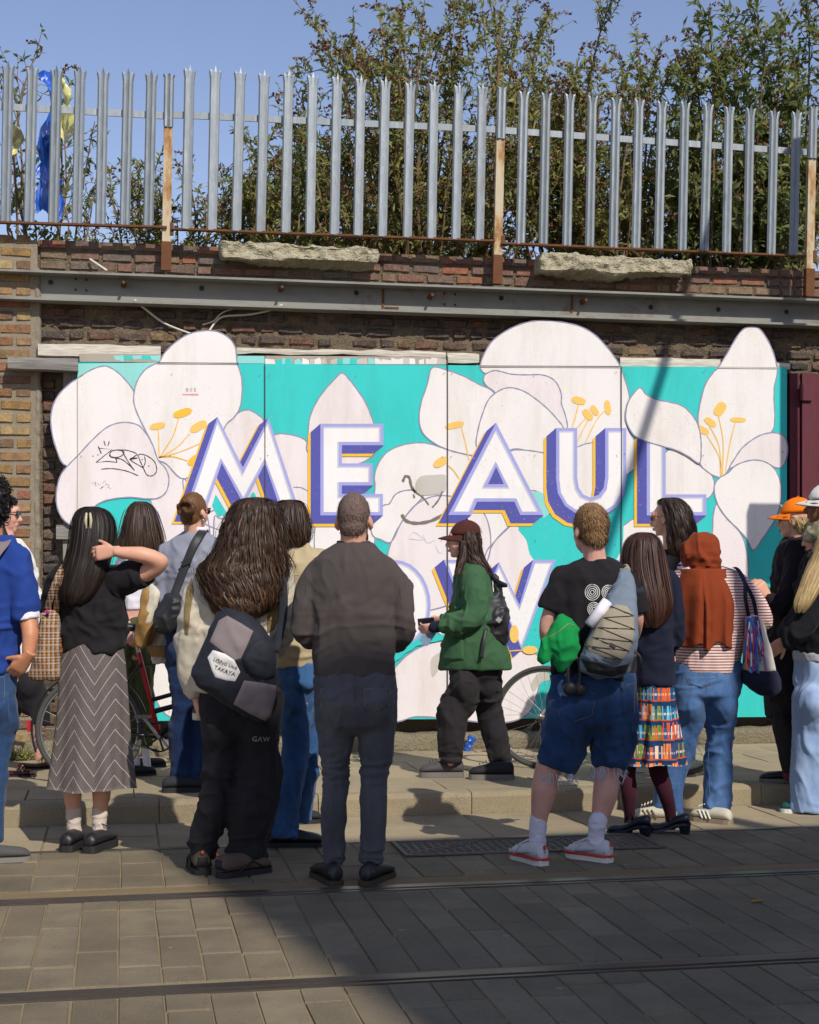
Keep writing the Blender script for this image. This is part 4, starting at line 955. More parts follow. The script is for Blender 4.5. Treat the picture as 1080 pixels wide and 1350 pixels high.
shrub('arching buddleia with drooping brown plumes over the middle pales', tipset([(805, 5), (780, 70), (760, 90), (850, 85), (870, 62), (880, 100), (820, 85), (790, 120), (840, 110)], 12.3, 50, (690, 890, 120, 300), .7), basep(780, 12.3), 12500, m_leaf, 5, .95, .07, 6, .18, 1.3)
shrub('dark leafy shrub with broad leaves at the far right of the fence', tipset([(985, 5), (1060, 0), (935, 25), (960, 30), (1010, 40), (1075, 40), (920, 70), (1030, 15), (1045, 60), (905, 105), (940, 90)], 12.0, 50, (890, 1090, 70, 300), .6), basep(985, 12.0), 12500, m_leafd, 6, .3, .095, 6, .17, 1.3)
shrub('dense low undergrowth bush seen through the right-hand pales', tipset([], 13.4, 90, (640, 1090, 170, 300), .6), basep(860, 13.4), 17000, m_leafd, 8, .1, .08, 6, .22, 3.)
shrub('dense low undergrowth bush seen through the central pales', tipset([], 13.6, 60, (350, 650, 190, 310), .5), basep(500, 13.6), 12000, m_leafd, 9, .1, .08, 6, .22, 3.)
# snagged plastic bags
def film(name, c0, w_, h_, mat, label, seed, rotz=0., tat=.5):
    rs = np.random.RandomState(seed); nx, nz = 22, 40; V = []; 
    for j in range(nz):
        for i in range(nx):
            s, t = i / (nx - 1) - .5, j / (nz - 1); ww = w_ * (.55 + .45 * math.sin(t * 5 + seed) * tat + .3 * t)
            V.append((s * ww, 0, -t * h_))
    V = np.array(V); q = V * np.array([9, 1, 5]) + seed * 3.7
    V[:, 1] += .07 * vnoise(q) + .05 * ridge(q * 2.3); V[:, 0] += .05 * vnoise(q * .8 + 7) + .03 * ridge(q * 2 + 3); V[:, 2] += .05 * vnoise(q + 21) + .05 * np.sin(V[:, 0] * 30 + seed) * (V[:, 2] / -h_)
    Fc = [(j * nx + i, j * nx + i + 1, (j + 1) * nx + i + 1, (j + 1) * nx + i) for j in range(nz - 1) for i in range(nx - 1)]
    o = mk(name, V, Fc, mat, None, True, c0); o.rotation_euler.z = rotz; return tag(o, label, 'plastic bag', 'plastic bags caught in the shrub')
def film_mat(name, col):
    m = M(name, col, .35, .2, 5, 40, .3, .004); m.node_tree.nodes['Principled BSDF'].inputs['Transmission Weight'].default_value = .25; return m
mb, my = film_mat('blue_film', hexc('1a5fd0')), film_mat('yellow_film', hexc('d9d27a'))
film('plastic_bag', W(63, 97, 11.2), .2, 1.0, mb, 'torn blue plastic bag hanging down behind the pales', 3)
film('plastic_bag', W(90, 97, 11.2), .13, .42, my, 'yellow plastic bag hanging beside the torn blue bag', 5, .3)
film('plastic_bag', W(24, 172, 11.2), .12, .14, my, 'small crumpled yellow plastic scrap on a stem left of blue bag', 6)
film('plastic_bag', W(54, 180, 11.36), .06, .14, my, 'yellow plastic shred wrapped over the middle of blue bag', 9, .4)
# weed tuft at the wall foot
rs = np.random.RandomState(4); k = 60
o = leaves_obj('leaves', rs.normal(0, .05, (k, 3)) * np.array([1, .4, .1]), np.stack([rs.normal(0, .6, k), rs.normal(-.2, .4, k), rs.uniform(.5, 1, k)], 1), rs.normal(0, 1, (k, 3)), rs.uniform(.06, .13, k), rs.uniform(.005, .012, k), m_leaf, None)
o.name = 'weed_tuft'; o.location = (W(30, 985, 10.95).x, 10.92, ZP); tag(o, 'small green weed tuft at the foot of the brick pier', 'weed')
# ================================================================ FIGURE LIBRARY
def skin_mat(name, col):
    m, t, b = newmat(name); v = coords(t, 'Object'); n1 = noise(t, v, 14, 4); n2 = noise(t, v, 220, 3)
    c = mixc(t, ramp(t, n1, [(.35, (0,) * 3), (.7, (1,) * 3)]), tuple(x * y for x, y in zip(col, (.9, .84, .8))), tuple(min(1, x * y) for x, y in zip(col, (1.05, .99, .97))))
    setin(t, b, 'Base Color', c); setin(t, b, 'Roughness', .5); b.inputs['Subsurface Weight'].default_value = .12
    b.inputs['Subsurface Radius'].default_value = (.012, .005, .003); b.inputs['Subsurface Scale'].default_value = 1.
    b.inputs['Specular IOR Level'].default_value = .4; bump(t, b, n2, .12, .001); return m
SK = {'fair': skin_mat('skin_fair', hexc('d9a78d')), 'pink': skin_mat('skin_pink', hexc('d8a796')), 'tan': skin_mat('skin_tan', hexc('c98f6c')), 'brown': skin_mat('skin_brown', hexc('7a4e38'))}
def hair_mat(name, a, b_, c, rough=.5):
    m, t, b = newmat(name); at = N(t, 'ShaderNodeAttribute', attribute_name='rnd'); v = coords(t, 'Object', (1, 1, .15)); n1 = noise(t, v, 60, 3)
    k = mth(t, 'ADD', mth(t, 'MULTIPLY', at.outputs['Fac'], .7), mth(t, 'MULTIPLY', n1, .4))
    setin(t, b, 'Base Color', ramp(t, k, [(.1, a), (.65, b_), (1.1 if False else 1., tuple((x + y) / 2 for x, y in zip(b_, c)))])); setin(t, b, 'Roughness', rough); b.inputs['Specular IOR Level'].default_value = .34; bump(t, b, noise(t, coords(t, 'Object', (1, 1, .05)), 260, 2), .35, .002); return m
HR = {'dark': hair_mat('hair_dark', hexc('17120f'), hexc('2b211c'), hexc('4a3a30')), 'brown': hair_mat('hair_brown', hexc('2a1f18'), hexc('47352a'), hexc('6e553f')), 'wavy': hair_mat('hair_wavy', hexc('221913'), hexc('4d3829'), hexc('9a7049')),
      'bun': hair_mat('hair_bun', hexc('4a2f1a'), hexc('7b5530'), hexc('b28a50')), 'auburn': hair_mat('hair_auburn', hexc('2b1a14'), hexc('4e3126'), hexc('7d5740')), 'blond': hair_mat('hair_blond', hexc('8c7148'), hexc('bfa472'), hexc('e0cda0')),
      'sandy': hair_mat('hair_sandy', hexc('6e5236'), hexc('98764f'), hexc('bf9c6e'), .6), 'stubble': hair_mat('hair_stubble', hexc('5a4a41'), hexc('77635a'), hexc('94806f'), .8), 'black': hair_mat('hair_black', hexc('0f0d0d'), hexc('1e1a1a'), hexc('39322f'), .5)}
def cloth(name, col, var=.14, weave=900, rough=.92, bst=.22, sheen=.03):
    if 'cloth_' + name in MATS: return MATS['cloth_' + name]
    m = M('cloth_' + name, col, rough, var, 7, weave, bst, .0012, spec=.2, sheen=sheen, fine=.12); wrinkle(m); return m
def wrinkle(m, scale=13., strength=.8, dist=.013):
    "small creases as relief under the weave"
    t = m.node_tree; b = t.nodes['Principled BSDF']; v = coords(t, 'Object', (1, 1, .8)); wn = N(t, 'ShaderNodeTexNoise'); wn.inputs['Scale'].default_value = 5; t.links.new(v, wn.inputs['Vector'])
    mx = N(t, 'ShaderNodeMix', data_type='VECTOR'); mx.inputs[0].default_value = .12; t.links.new(v, mx.inputs[4]); t.links.new(wn.outputs[1], mx.inputs[5])
    n = N(t, 'ShaderNodeTexNoise'); n.noise_type = 'RIDGED_MULTIFRACTAL'; n.inputs['Scale'].default_value = scale; n.inputs['Detail'].default_value = 1.5; t.links.new(mx.outputs[1], n.inputs['Vector'])
    bn = N(t, 'ShaderNodeBump'); bn.inputs['Strength'].default_value = strength; bn.inputs['Distance'].default_value = dist; t.links.new(n.outputs[0], bn.inputs['Height'])
    old = b.inputs['Normal'].links[0].from_node if b.inputs['Normal'].links else None
    if old: t.links.new(bn.outputs[0], old.inputs['Normal'])
    else: t.links.new(bn.outputs[0], b.inputs['Normal'])
def denim(name, dark, light, f=.5):
    if name in MATS: return MATS[name]
    m, t, b = newmat(name); MATS[name] = m; v = coords(t, 'Object', (1, 1, .35)); n1 = noise(t, v, 7, 4); n2 = noise(t, coords(t, 'Object', (3, 3, .6)), 160, 3, .7)
    c = mixc(t, ramp(t, n1, [(.35, (0,) * 3), (.75, (1,) * 3)]), dark, tuple(a + (b2 - a) * f for a, b2 in zip(dark, light)))
    c = mixc(t, ramp(t, n2, [(.45, (0,) * 3), (.8, (.5,) * 3)]), c, light)
    setin(t, b, 'Base Color', c); setin(t, b, 'Roughness', .92); b.inputs['Specular IOR Level'].default_value = .2; b.inputs['Sheen Weight'].default_value = .1
    bump(t, b, n2, .35, .002); wrinkle(m, 15, .5, .01); return m
def pattern_mat(name, fn, rough=.9):
    m, t, b = newmat(name); s = N(t, 'ShaderNodeSeparateXYZ'); t.links.new(coords(t, 'Object'), s.inputs[0])
    setin(t, b, 'Base Color', fn(t, *s.outputs)); setin(t, b, 'Roughness', rough); b.inputs['Specular IOR Level'].default_value = .2; bump(t, b, noise(t, coords(t, 'Object'), 700, 2), .25, .0012); wrinkle(m, 11, .35, .01); return m
def frac(t, a): return mth(t, 'FRACT', a)
def mul(t, a, k): return mth(t, 'MULTIPLY', a, k)
def band(t, x, period, lo, hi, off=0.):
    f = frac(t, mth(t, 'ADD', mul(t, x, 1 / period), off)); return mul(t, mth(t, 'GREATER_THAN', f, lo), mth(t, 'LESS_THAN', f, hi))

def interp_secs(secs, m):
    a = np.array(secs, float); n = len(a); out = []
    for i in range(m):
        t = i / (m - 1) * (n - 1); k = min(int(t), n - 2); f = t - k
        p0, p1, p2, p3 = a[max(k - 1, 0)], a[k], a[k + 1], a[min(k + 2, n - 1)]
        out.append(.5 * (2 * p1 + (p2 - p0) * f + (2 * p0 - 5 * p1 + 4 * p2 - p3) * f * f + (3 * p1 - p0 - 3 * p2 + p3) * f ** 3))
    return np.array(out)
class Fig:
    def __init__(s, label, u0, v0, zg=0., cat='person', name='person', group='people looking at the mural'):
        s.zg = zg; s.d = F * (CAMH - zg) / (v0 - VH); s.lat = (u0 - CU) / F * s.d; s.k = F / s.d
        s.root = thing(name, label, cat, cam2w(s.lat, s.d, zg), -YAW, group); s.surf = {}; s.u0, s.v0 = u0, v0
    def p(s, u, v, y=0.):
        D = s.d + y; return Vector(((u - CU) * D / F - s.lat, y, CAMH + (VH - v) * D / F - s.zg))
    def g(s, u, v):
        "pixel on the ground -> local"
        D = F * (CAMH - s.zg) / (v - VH); return Vector(((u - CU) * D / F - s.lat, D - s.d, 0))
    def S(s, v, uL, uR, yc=0., ry=.1):
        w = (uR - uL) / 2 * (s.d + yc) / F; return (s.p((uL + uR) / 2, v, yc), Vector((w, 0, 0)), Vector((0, ry, 0)))
    def T(s, pts): return [s.p(q[0], q[1], q[2]) for q in pts], [q[3] * (s.d + q[2]) / F for q in pts]
    def local(s, name): return s.root.matrix_basis
    def geo(s, lofts=(), tubes=(), p=2.3, n=28, flat=1., ends='start'):
        g = Geo()
        for L in lofts: g.loft([s.S(*q) for q in L], n, p)
        for tb in tubes:
            P, r = s.T(tb)
            if len(P) > 2:
                C = interp_secs([(*a, b) for a, b in zip(P, r)], len(P) * 4); P = [Vector(c[:3]) for c in C]; r = list(C[:, 3])
            g.tube(P, r, 18, flat=flat, round_ends=ends)
        return g
    def garment(s, name, mat, lofts=(), tubes=(), voxel=.009, smooth=5, fn=None, p=2.3, extra=None, parent=None, label=None):
        if name in ('jeans', 'trousers', 'shorts') and lofts and tubes:
            L = [list(q) for q in lofts[0]]; vl, a, b_, yc, ry = L[-1]; c = (a + b_) / 2; L[-1] = [vl, c - (b_ - a) * .3, c + (b_ - a) * .3, yc, ry * .5]; ryb = max(q[4] for q in L); lofts = [L]
            g = s.geo(lofts, tubes, p)
            for tb in tubes:
                P, r = s.T(tb); g.ball(P[0] + Vector((0, -.012, .015)), (r[0] * 1.0, ryb * .97, r[0] * 1.45), n=20, m=14); g.ball(P[0] + Vector((0, .01, -.05)), (r[0], ryb * .8, r[0] * 1.6), n=20, m=14)
        else: g = s.geo(lofts, tubes, p)
        if extra: extra(g)
        V, Fc = remesh(g, voxel, smooth, fn); o = mk(name, V, Fc, mat, parent or s.root, True); s.surf[name] = BVHTree.FromPolygons([tuple(v) for v in V], Fc)
        if label: o['label'] = label
        return o
    def solid(s, name, mat, geo, voxel=.008, smooth=3, fn=None, parent=None):
        V, Fc = remesh(geo, voxel, smooth, fn); o = mk(name, V, Fc, mat, parent or s.root, True); s.surf[name] = BVHTree.FromPolygons([tuple(v) for v in V], Fc); return o
    # ---- head and body
    def head_geo(s, u, vtop, yaw=0., pitch=0., y=0., hh=.232, roll=0., fem=True):
        k = hh / .235; c = s.p(u, vtop, y) - Vector((0, 0, .118 * k)); s.hc = c; s.hk = k
        Mx = Matrix.Translation(c) @ Matrix.Rotation(R(yaw), 4, 'Z') @ Matrix.Rotation(R(roll), 4, 'Y') @ Matrix.Rotation(R(-pitch), 4, 'X') @ Matrix.Scale(k, 4); s.HM = Mx
        g = Geo()
        g.ball((0, -.012, .022), (.074, .096, .096)); g.ball((0, .035, .0), (.066, .062, .085)); g.ball((0, .036, -.055), (.054 if fem else .06, .056, .06))
        g.ball((0, .072, -.092), (.022, .02, .02)); g.ball((0, .078, .035), (.05, .02, .03))
        g.tube([(0, .092, .018), (0, .104, -.005), (0, .114, -.028)], [.008, .010, .013], 8); g.ball((0, .1, -.032), (.017, .012, .01))
        g.ball((.03, .062, -.03), (.026, .028, .03)); g.ball((-.03, .062, -.03), (.026, .028, .03)); g.ball((0, .091, -.062), (.02, .012, .012))
        for sx in (-1, 1): g.ball((sx * .078, -.008, -.012), (.011, .02, .033), Matrix.Rotation(R(sx * -14), 3, 'Y') @ Matrix.Rotation(R(12), 3, 'X')); g.ball((sx * .075, .002, -.04), (.008, .012, .013))
        g.xf(Mx); return g
    def body(s, skin, head, neck_to, torso=None, limbs=(), hands=(), neck_r=.054):
        "one figure: head with features, neck, torso, limbs and hands"
        gh = head; a = s.HM @ Vector((0, -.018, -.05)); b = s.p(*neck_to); gh.tube([a, a.lerp(b, .55), b], [neck_r, neck_r, neck_r * 1.15], 14)
        parts = [remesh(gh, .0065, 2)]
        g = s.geo([torso] if torso else [], limbs)
        if g.V: parts.append(remesh(g, .0155, 3))
        for h in hands: parts.append(remesh(h, .0048, 2))
        V, Fc = merge(parts); return mk('body', V, Fc, SK[skin], s.root, True)
    def hand(s, wrist, tip, palm=(0, 1, 0), side=1, curl=25, k=1., spread=.0):
        "wrist and tip give the direction; palm = direction the palm faces"
        a = Vector(wrist) if len(wrist) == 3 and isinstance(wrist, Vector) else s.p(*wrist); t = (tip if isinstance(tip, Vector) else s.p(*tip)) - a
        d = t.normalized(); pn = Vector(palm); pn = (pn - d * pn.dot(d)).normalized(); x = d.cross(pn) * side; g = Geo()
        g.loft([(a - d * .035 * k, x * .027 * k, pn * .02 * k), (a, x * .028 * k, pn * .019 * k), (a + d * .03 * k, x * .036 * k, pn * .017 * k), (a + d * .075 * k, x * .042 * k, pn * .015 * k), (a + d * .092 * k, x * .038 * k, pn * .012 * k)], 16, 2.4)
        for i, (o, L) in enumerate(((-.031, .070), (-.0105, .080), (.0105, .075), (.03, .058))):
            q = a + d * (.082 - abs(o) * .2) * k + x * o * k; P = [q - d * .02 * k, q]; ang = R(curl * .6 + i * 4)
            dd = (d + x * o * spread * 8).normalized()
            for sg in (.45, .32, .25):
                dr = dd * math.cos(ang) + pn * math.sin(ang); q = q + dr * L * sg * k; P.append(q); ang += R(curl)
            g.tube(P, [.0095 * k, .0095 * k, .0088 * k, .008 * k, .0068 * k], 8)
        q = a + d * .022 * k - x * .028 * k; dr = (d * .75 - x * .6 + pn * .35).normalized(); P = [q]
        for sg in (.035, .03, .026): q = q + dr * sg * k; P.append(q); dr = (dr + d * .25 + pn * .15).normalized()
        g.tube(P, [.014 * k, .0115 * k, .010 * k, .008 * k], 8); return g
    # ---- hair
    def hair(s, secs, mat, n=1300, wave=(.0, 20.), seed=0, skip=None, shell=.95, width=.0055, jit=.03, tipjit=.15, name='hair', clump=60, segs=15, voxel=.009, solid=True, start=.35, parent=None):
        rs = np.random.RandomState(seed + 17); m = 40; n = int(n * 1.9); width *= .55; jit *= 1.3; clump = int(clump * 1.6)
        D = interp_secs([(*s.S(*q)[0], s.S(*q)[1].x, s.S(*q)[2].y) for q in secs], m)      # cx cy cz rx ry
        D[:, 3:] = np.maximum(D[:, 3:], .004); parts = []
        if solid:
            g = Geo(); g.loft([(Vector(q[:3]), Vector((q[3] * shell, 0, 0)), Vector((0, q[4] * shell, 0))) for q in D[::2]], 24, 2.)
            V0, F0 = remesh(g, voxel, 3, lambda V, nn: V + nn * (.0025 * ridge(V * np.array([45, 45, 4]) + seed) + .002 * vnoise(V * np.array([120, 120, 12])))[:, None])
            if skip: pass
            parts.append((V0, F0, np.full(len(V0), .12)))
        Vs, Fs, Rn = [], [], []; k = 0; cph = rs.uniform(0, 2 * math.pi, clump); cp2 = rs.uniform(0, 6.28, clump); ct = 1 - tipjit * rs.rand(clump)
        for i in range(n):
            ci = rs.randint(clump); ph = cph[ci] + rs.normal(0, .09); t0 = start * rs.rand() ** 1.3; t1 = min(1., ct[ci] + rs.uniform(-.04, .04)); rho = 1 + rs.normal(0, jit) + (abs(rs.normal(0, .09)) if rs.rand() < .09 else 0)
            if skip and (abs((math.degrees(ph) - skip[0] + 180) % 360 - 180) < skip[1]): t1 = min(t1, skip[2] + rs.uniform(-.03, .03))
            if t1 - t0 < .05: continue
            tt = np.linspace(t0, t1, segs); X = np.stack([np.interp(tt, np.linspace(0, 1, m), D[:, a]) for a in range(5)], 1)
            wv = wave[0] * np.sin(wave[1] * tt * 6.28 / 6 + cp2[ci] + rs.normal(0, .35)) * np.clip((tt - .28) * 1.8, 0, 1); wz = wave[0] * .8 * np.cos(wave[1] * tt * 6.28 / 6 + cp2[ci])
            ang = ph + wv / np.maximum(X[:, 3], .05); rr = rho * (1 - .06 * tt * (rs.rand() < .3)) 
            P = X[:, :3] + np.stack([X[:, 3] * np.cos(ang) * rr, X[:, 4] * np.sin(ang) * rr, 0 * tt], 1) + np.stack([np.cos(ang), np.sin(ang), 0 * ang], 1) * wz[:, None]
            tg = np.gradient(P, axis=0); tg /= np.maximum(np.linalg.norm(tg, axis=1), 1e-6)[:, None]
            nr = np.stack([np.cos(ang), np.sin(ang), .15 + 0 * ang], 1); sd = np.cross(tg, nr); sd /= np.maximum(np.linalg.norm(sd, axis=1), 1e-6)[:, None]
            wd = width * rs.uniform(.5, 1.3) * np.minimum(1, np.minimum((tt - t0) * 12 + .4, (t1 - tt) * 5 + .12))[:, None]
            tw = rs.normal(0, .28); sd = sd * math.cos(tw) + nr * math.sin(tw)
            Vs.append(np.stack([P - sd * wd, P + sd * wd], 1).reshape(-1, 3)); b = k + np.arange(segs - 1) * 2
            Fs += [(int(q), int(q) + 1, int(q) + 3, int(q) + 2) for q in b]; k += 2 * segs; Rn.append(np.repeat(np.clip((rs.rand() * .6 + .25 * (cp2[ci] / 6.28)) * (.55 + .8 * tt), 0, 1), 2))
        parts.append((np.concatenate(Vs), Fs, np.concatenate(Rn)))
        V, Fc = merge([(a, b) for a, b, _ in parts]); o = mk(name, V, Fc, mat, parent or s.root, True); set_rnd(o, np.concatenate([c for *_, c in parts])); return o
    def cropped(s, mat, seed=0, n=2600, length=.02, zmin=-.06, front=.02, scale=1.03, name='hair', ymax=.085, neckline=-.085):
        "short hair: strands standing on the scalp"
        rs = np.random.RandomState(seed); k = s.hk; M3 = s.HM; Vs = []; Fs = []; Rn = []
        g = Geo(); g.ball((0, -.014, .026), (.076 * scale, .099 * scale, .097 * scale)); g.ball((0, -.04, -.035), (.062 * scale, .062 * scale, .06)); g.xf(M3)
        V0, F0 = remesh(g, .006, 2)
        inv = M3.inverted(); L = np.array([tuple(inv @ Vector(v)) for v in V0])
        keep = (L[:, 2] > neckline) & (L[:, 2] > zmin + (L[:, 1] - front) * 1.6) & (L[:, 1] < ymax)
        F0 = [f for f in F0 if all(keep[i] for i in f)]; nn = normals(V0, F0 or [(0, 1, 2)]); idx = np.array(sorted({i for f in F0 for i in f}))
        Vs.append(V0); Fs += F0; Rn.append(np.full(len(V0), .3)); b = len(V0)
        if length > .003:
            for i in rs.choice(idx, n):
                q = V0[i] + rs.normal(0, .003, 3); nrm = nn[i]; dn = Vector((0, -.25, -.75)); dn = M3.to_3x3() @ dn / k
                d = nrm * .3 + np.array(dn) + rs.normal(0, .13, 3); d /= np.linalg.norm(d); sd = np.cross(d, nrm); sd /= max(np.linalg.norm(sd), 1e-6); l = length * rs.uniform(.5, 1.3)
                Vs.append(np.array([q - sd * .0022, q + sd * .0022, q + d * l])); Fs.append((b, b + 1, b + 2)); b += 3; Rn.append(np.full(3, rs.rand()))
        o = mk(name, np.concatenate(Vs), Fs, mat, s.root, True); set_rnd(o, np.concatenate(Rn)); return o
    # ---- accessories on the head, in head coordinates
    def hgeo(s, geo, name, mat, parent=None, smooth=True):
        geo.xf(s.HM); return geo.obj(name, mat, parent or s.root, smooth)
    def glasses(s, lens, frame):
        g = Geo()
        for sx in (-1, 1): g.ball((sx * .033, .098, .012), (.027, .006, .021), Matrix.Rotation(R(-sx * 14), 3, 'Z'))
        o = s.hgeo(g, 'sunglasses', lens); g = Geo()
        for sx in (-1, 1): g.tube([(sx * .058, .092, .02), (sx * .078, .05, .018), (sx * .08, -.01, .01)], .0035, 6)
        g.tube([(-.06, .093, .03), (0, .106, .028), (.06, .093, .03)], .0032, 6); s.hgeo(g, 'glasses_frame', frame, o); return o
    def lips(s, mat):
        g = Geo(); g.ball((0, .1, -.058), (.02, .008, .005)); g.ball((0, .099, -.066), (.018, .008, .006)); return s.hgeo(g, 'mouth', mat)
    def eyes(s):
        g = Geo()
        for sx in (-1, 1): g.ball((sx * .031, .089, .006), (.013, .006, .006))
        o = s.hgeo(g, 'eyes', m_black); g = Geo()
        for sx in (-1, 1): g.tube([(sx * .018, .098, .028), (sx * .034, .094, .032), (sx * .05, .083, .026)], [.003, .004, .002], 6)
        s.hgeo(g, 'eyebrows', HR['dark']); return o
    def cap(s, mat, brim=.075, dz=0., strap=True, tilt=0.):
        g = Geo(); secs = []
        for i in range(9):
            a = R(90 * i / 8.2); secs.append((Vector((0, -.014 - .002 * i, .028 + dz + .1 * math.sin(a))), Vector((.084 * max(math.cos(a), .05), 0, 0)), Vector((0, .107 * max(math.cos(a), .05), 0))))
        g.loft(secs, 28, 2.15); o = s.hgeo(g, 'cap', mat); g = Geo(); V = []; nx, ny = 13, 7
        for lz in (0, -.005):
            for j in range(ny):
                for i in range(nx):
                    a = R(-76 + 152 * i / (nx - 1)); r = 1 + j / (ny - 1) * .95 * (math.cos(a) ** .8 if math.cos(a) > 0 else 0) * brim / .095
                    V.append((math.sin(a) * .083 * (1 + (r - 1) * .22), -.014 + math.cos(a) * .104 * r, .03 + dz + lz - .018 * math.sin(a) ** 2 * (.5 + j / 6) - .018 * (j / 6) ** 1.4))
        Fc = []; q = nx * ny
        for j in range(ny - 1):
            for i in range(nx - 1):
                a = j * nx + i; Fc += [(a, a + 1, a + nx + 1, a + nx), (q + a + 1, q + a, q + a + nx, q + a + nx + 1)]
        ring = [i for i in range(nx)] + [j * nx + nx - 1 for j in range(1, ny)] + [(ny - 1) * nx + i for i in range(nx - 2, -1, -1)] + [j * nx for j in range(ny - 2, 0, -1)]
        for i in range(len(ring)): a, b = ring[i], ring[(i + 1) % len(ring)]; Fc.append((b, a, a + q, b + q))
        g.add(V, Fc); s.hgeo(g, 'brim', mat, o)
        g = Geo(); g.ball((0, -.03, .132 + dz), (.008, .008, .005)); s.hgeo(g, 'button', mat, o)
        for a in (0, 60, 120):
            g = Geo(); P = []
            for i in range(13):
                b = R(-88 + 176 * i / 12); P.append(Vector((math.sin(R(a)) * .0845 * math.sin(b), -.022 + math.cos(R(a)) * .107 * math.sin(b), .028 + dz + .1005 * math.cos(b))))
            g.tube(P, .0014, 4); s.hgeo(g, 'seam', mat, o)
        return o
    # ---- feet
    def shoe(s, u, v, yaw, mat, sole, L=.275, Wd=.098, h=(.07, .092, .085, .06, .045), st=.022, toe=.55, name='shoe', pt=None, heel=0., label=None, low=False):
        "u,v = middle of the sole on the ground; yaw 0 points away from the camera, 90 points left"
        c = pt if pt is not None else s.g(u, v); Mx = Matrix.Translation(c) @ Matrix.Rotation(R(yaw), 4, 'Z')
        prof = [(-.5, .30, .55), (-.47, .60, .85), (-.38, .76, 1), (-.2, .78, 1), (0, .80, 1), (.18, .92, 1), (.32, .97, 1), (.42, .82, .86), (.475, toe, .6), (.5, toe * .55, .3)]
        hs = lambda t: np.interp(t, [-.5, -.3, 0, .25, .5], h); lift = lambda t: heel * float(np.clip((.12 - t) / .4, 0, 1)) ** .8
        g = Geo(); secs = []
        for t, wv, hf in prof:
            hh = hs(t) * hf; secs.append((Vector((0, t * L, st + lift(t) + hh / 2 - .003)), Vector((Wd / 2 * wv, 0, 0)), Vector((0, 0, hh / 2))))
        D_ = interp_secs([(c_.y, c_.z, a_.x, b_.z) for c_, a_, b_ in secs], 24)
        g.loft([(Vector((0, q[0], q[1])), Vector((max(q[2], .004), 0, 0)), Vector((0, 0, max(q[3], .004)))) for q in D_], 22, 2.3)
        for i, q in enumerate(g.V):
            zc = D_[i // 22][1]; hz = max(D_[i // 22][3], .004); up = max(0, (q.z - zc) / hz); g.V[i] = Vector((q.x * (1 - .36 * up ** 1.3), q.y, q.z))
        g.xf(Mx); o = g.obj(name, mat, s.root, True)
        if label: o['label'] = label
        g = Geo(); n = len(prof)
        outline = [(-wv * Wd / 2 * 1.07 - .001, t * L * 1.02) for t, wv, _ in prof] + [(wv * Wd / 2 * 1.07 + .001, t * L * 1.02) for t, wv, _ in prof[::-1]]
        th = st if not heel else .012
        V = [(x, y, (0 if not heel else lift(y / L))) for x, y in outline] + [(x * .97, y * .99, th + lift(y / L)) for x, y in outline]; k = len(outline)
        g.add(V, [tuple(range(k - 1, -1, -1)), tuple(range(k, 2 * k))] + [(i, (i + 1) % k, k + (i + 1) % k, k + i) for i in range(k)])
        if heel: g.loft([(Vector((0, -.40 * L, 0)), Vector((.022, 0, 0)), Vector((0, .024, 0))), (Vector((0, -.37 * L, heel + .012)), Vector((.034, 0, 0)), Vector((0, .04, 0)))], 12, 3.)
        g.xf(Mx); g.obj('sole', sole, o); s.last = (Mx, L, Wd, st); return o
    def laces(s, o, mat, n=4, z=.085):
        Mx, L, Wd, st = s.last; g = Geo()
        for i in range(n): t = .05 + i * .07; g.tube([(-.024, t * L, z - i * .008 + st), (0, t * L, z + .008 - i * .008 + st), (.024, t * L, z - i * .008 + st)], .0035, 5)
        g.xf(Mx); g.obj('laces', mat, o, True)
    # ---- things laid on a surface
    def hit(s, u, v, surf, off=.003):
        a = s.p(u, v, -1.2); b = s.p(u, v, 1.2); d = (b - a).normalized(); loc, n, i, dist = s.surf[surf].ray_cast(a, d)
        if loc is None: return None, None
        if n.dot(d) > 0: n = -n
        return loc + n * off, n
    def decal(s, name, loop, surf, mat, off=.004, rings=5, parent=None, edge=True):
        kk = max(1, 40 // len(loop)); loop = [(a[0] + (b_[0] - a[0]) * i / kk, a[1] + (b_[1] - a[1]) * i / kk) for a, b_ in zip(loop, loop[1:] + loop[:1]) for i in range(kk)]; rings = max(rings, 8); off += .002
        cu, cv = sum(q[0] for q in loop) / len(loop), sum(q[1] for q in loop) / len(loop); n = len(loop); V = []; Fc = []
        c, nn = s.hit(cu, cv, surf, off)
        if c is None: return None
        V.append(c); last = c
        for r in range(1, rings + 1):
            for u, v in loop:
                h, nn = s.hit(cu + (u - cu) * r / rings, cv + (v - cv) * r / rings, surf, off if r < rings or not edge else .002); h = h or last; V.append(h); last = h
        for i in range(n):
            Fc.append((0, 1 + (i + 1) % n, 1 + i))
            for r in range(rings - 1): a, b = 1 + r * n, 1 + (r + 1) * n; Fc.append((a + i, a + (i + 1) % n, b + (i + 1) % n, b + i))
        return mk(name, V, [f[::-1] for f in Fc], mat, parent or s.root, True)
    def line(s, name, pts, surf, mat, r=.0015, off=.001, parent=None):
        P = []
        for u, v in pts:
            h, n = s.hit(u, v, surf, off)
            if h is not None: P.append(h)
        if len(P) < 2: return
        g = Geo(); g.tube(P, r, 5); return g.obj(name, mat, parent or s.root, True)
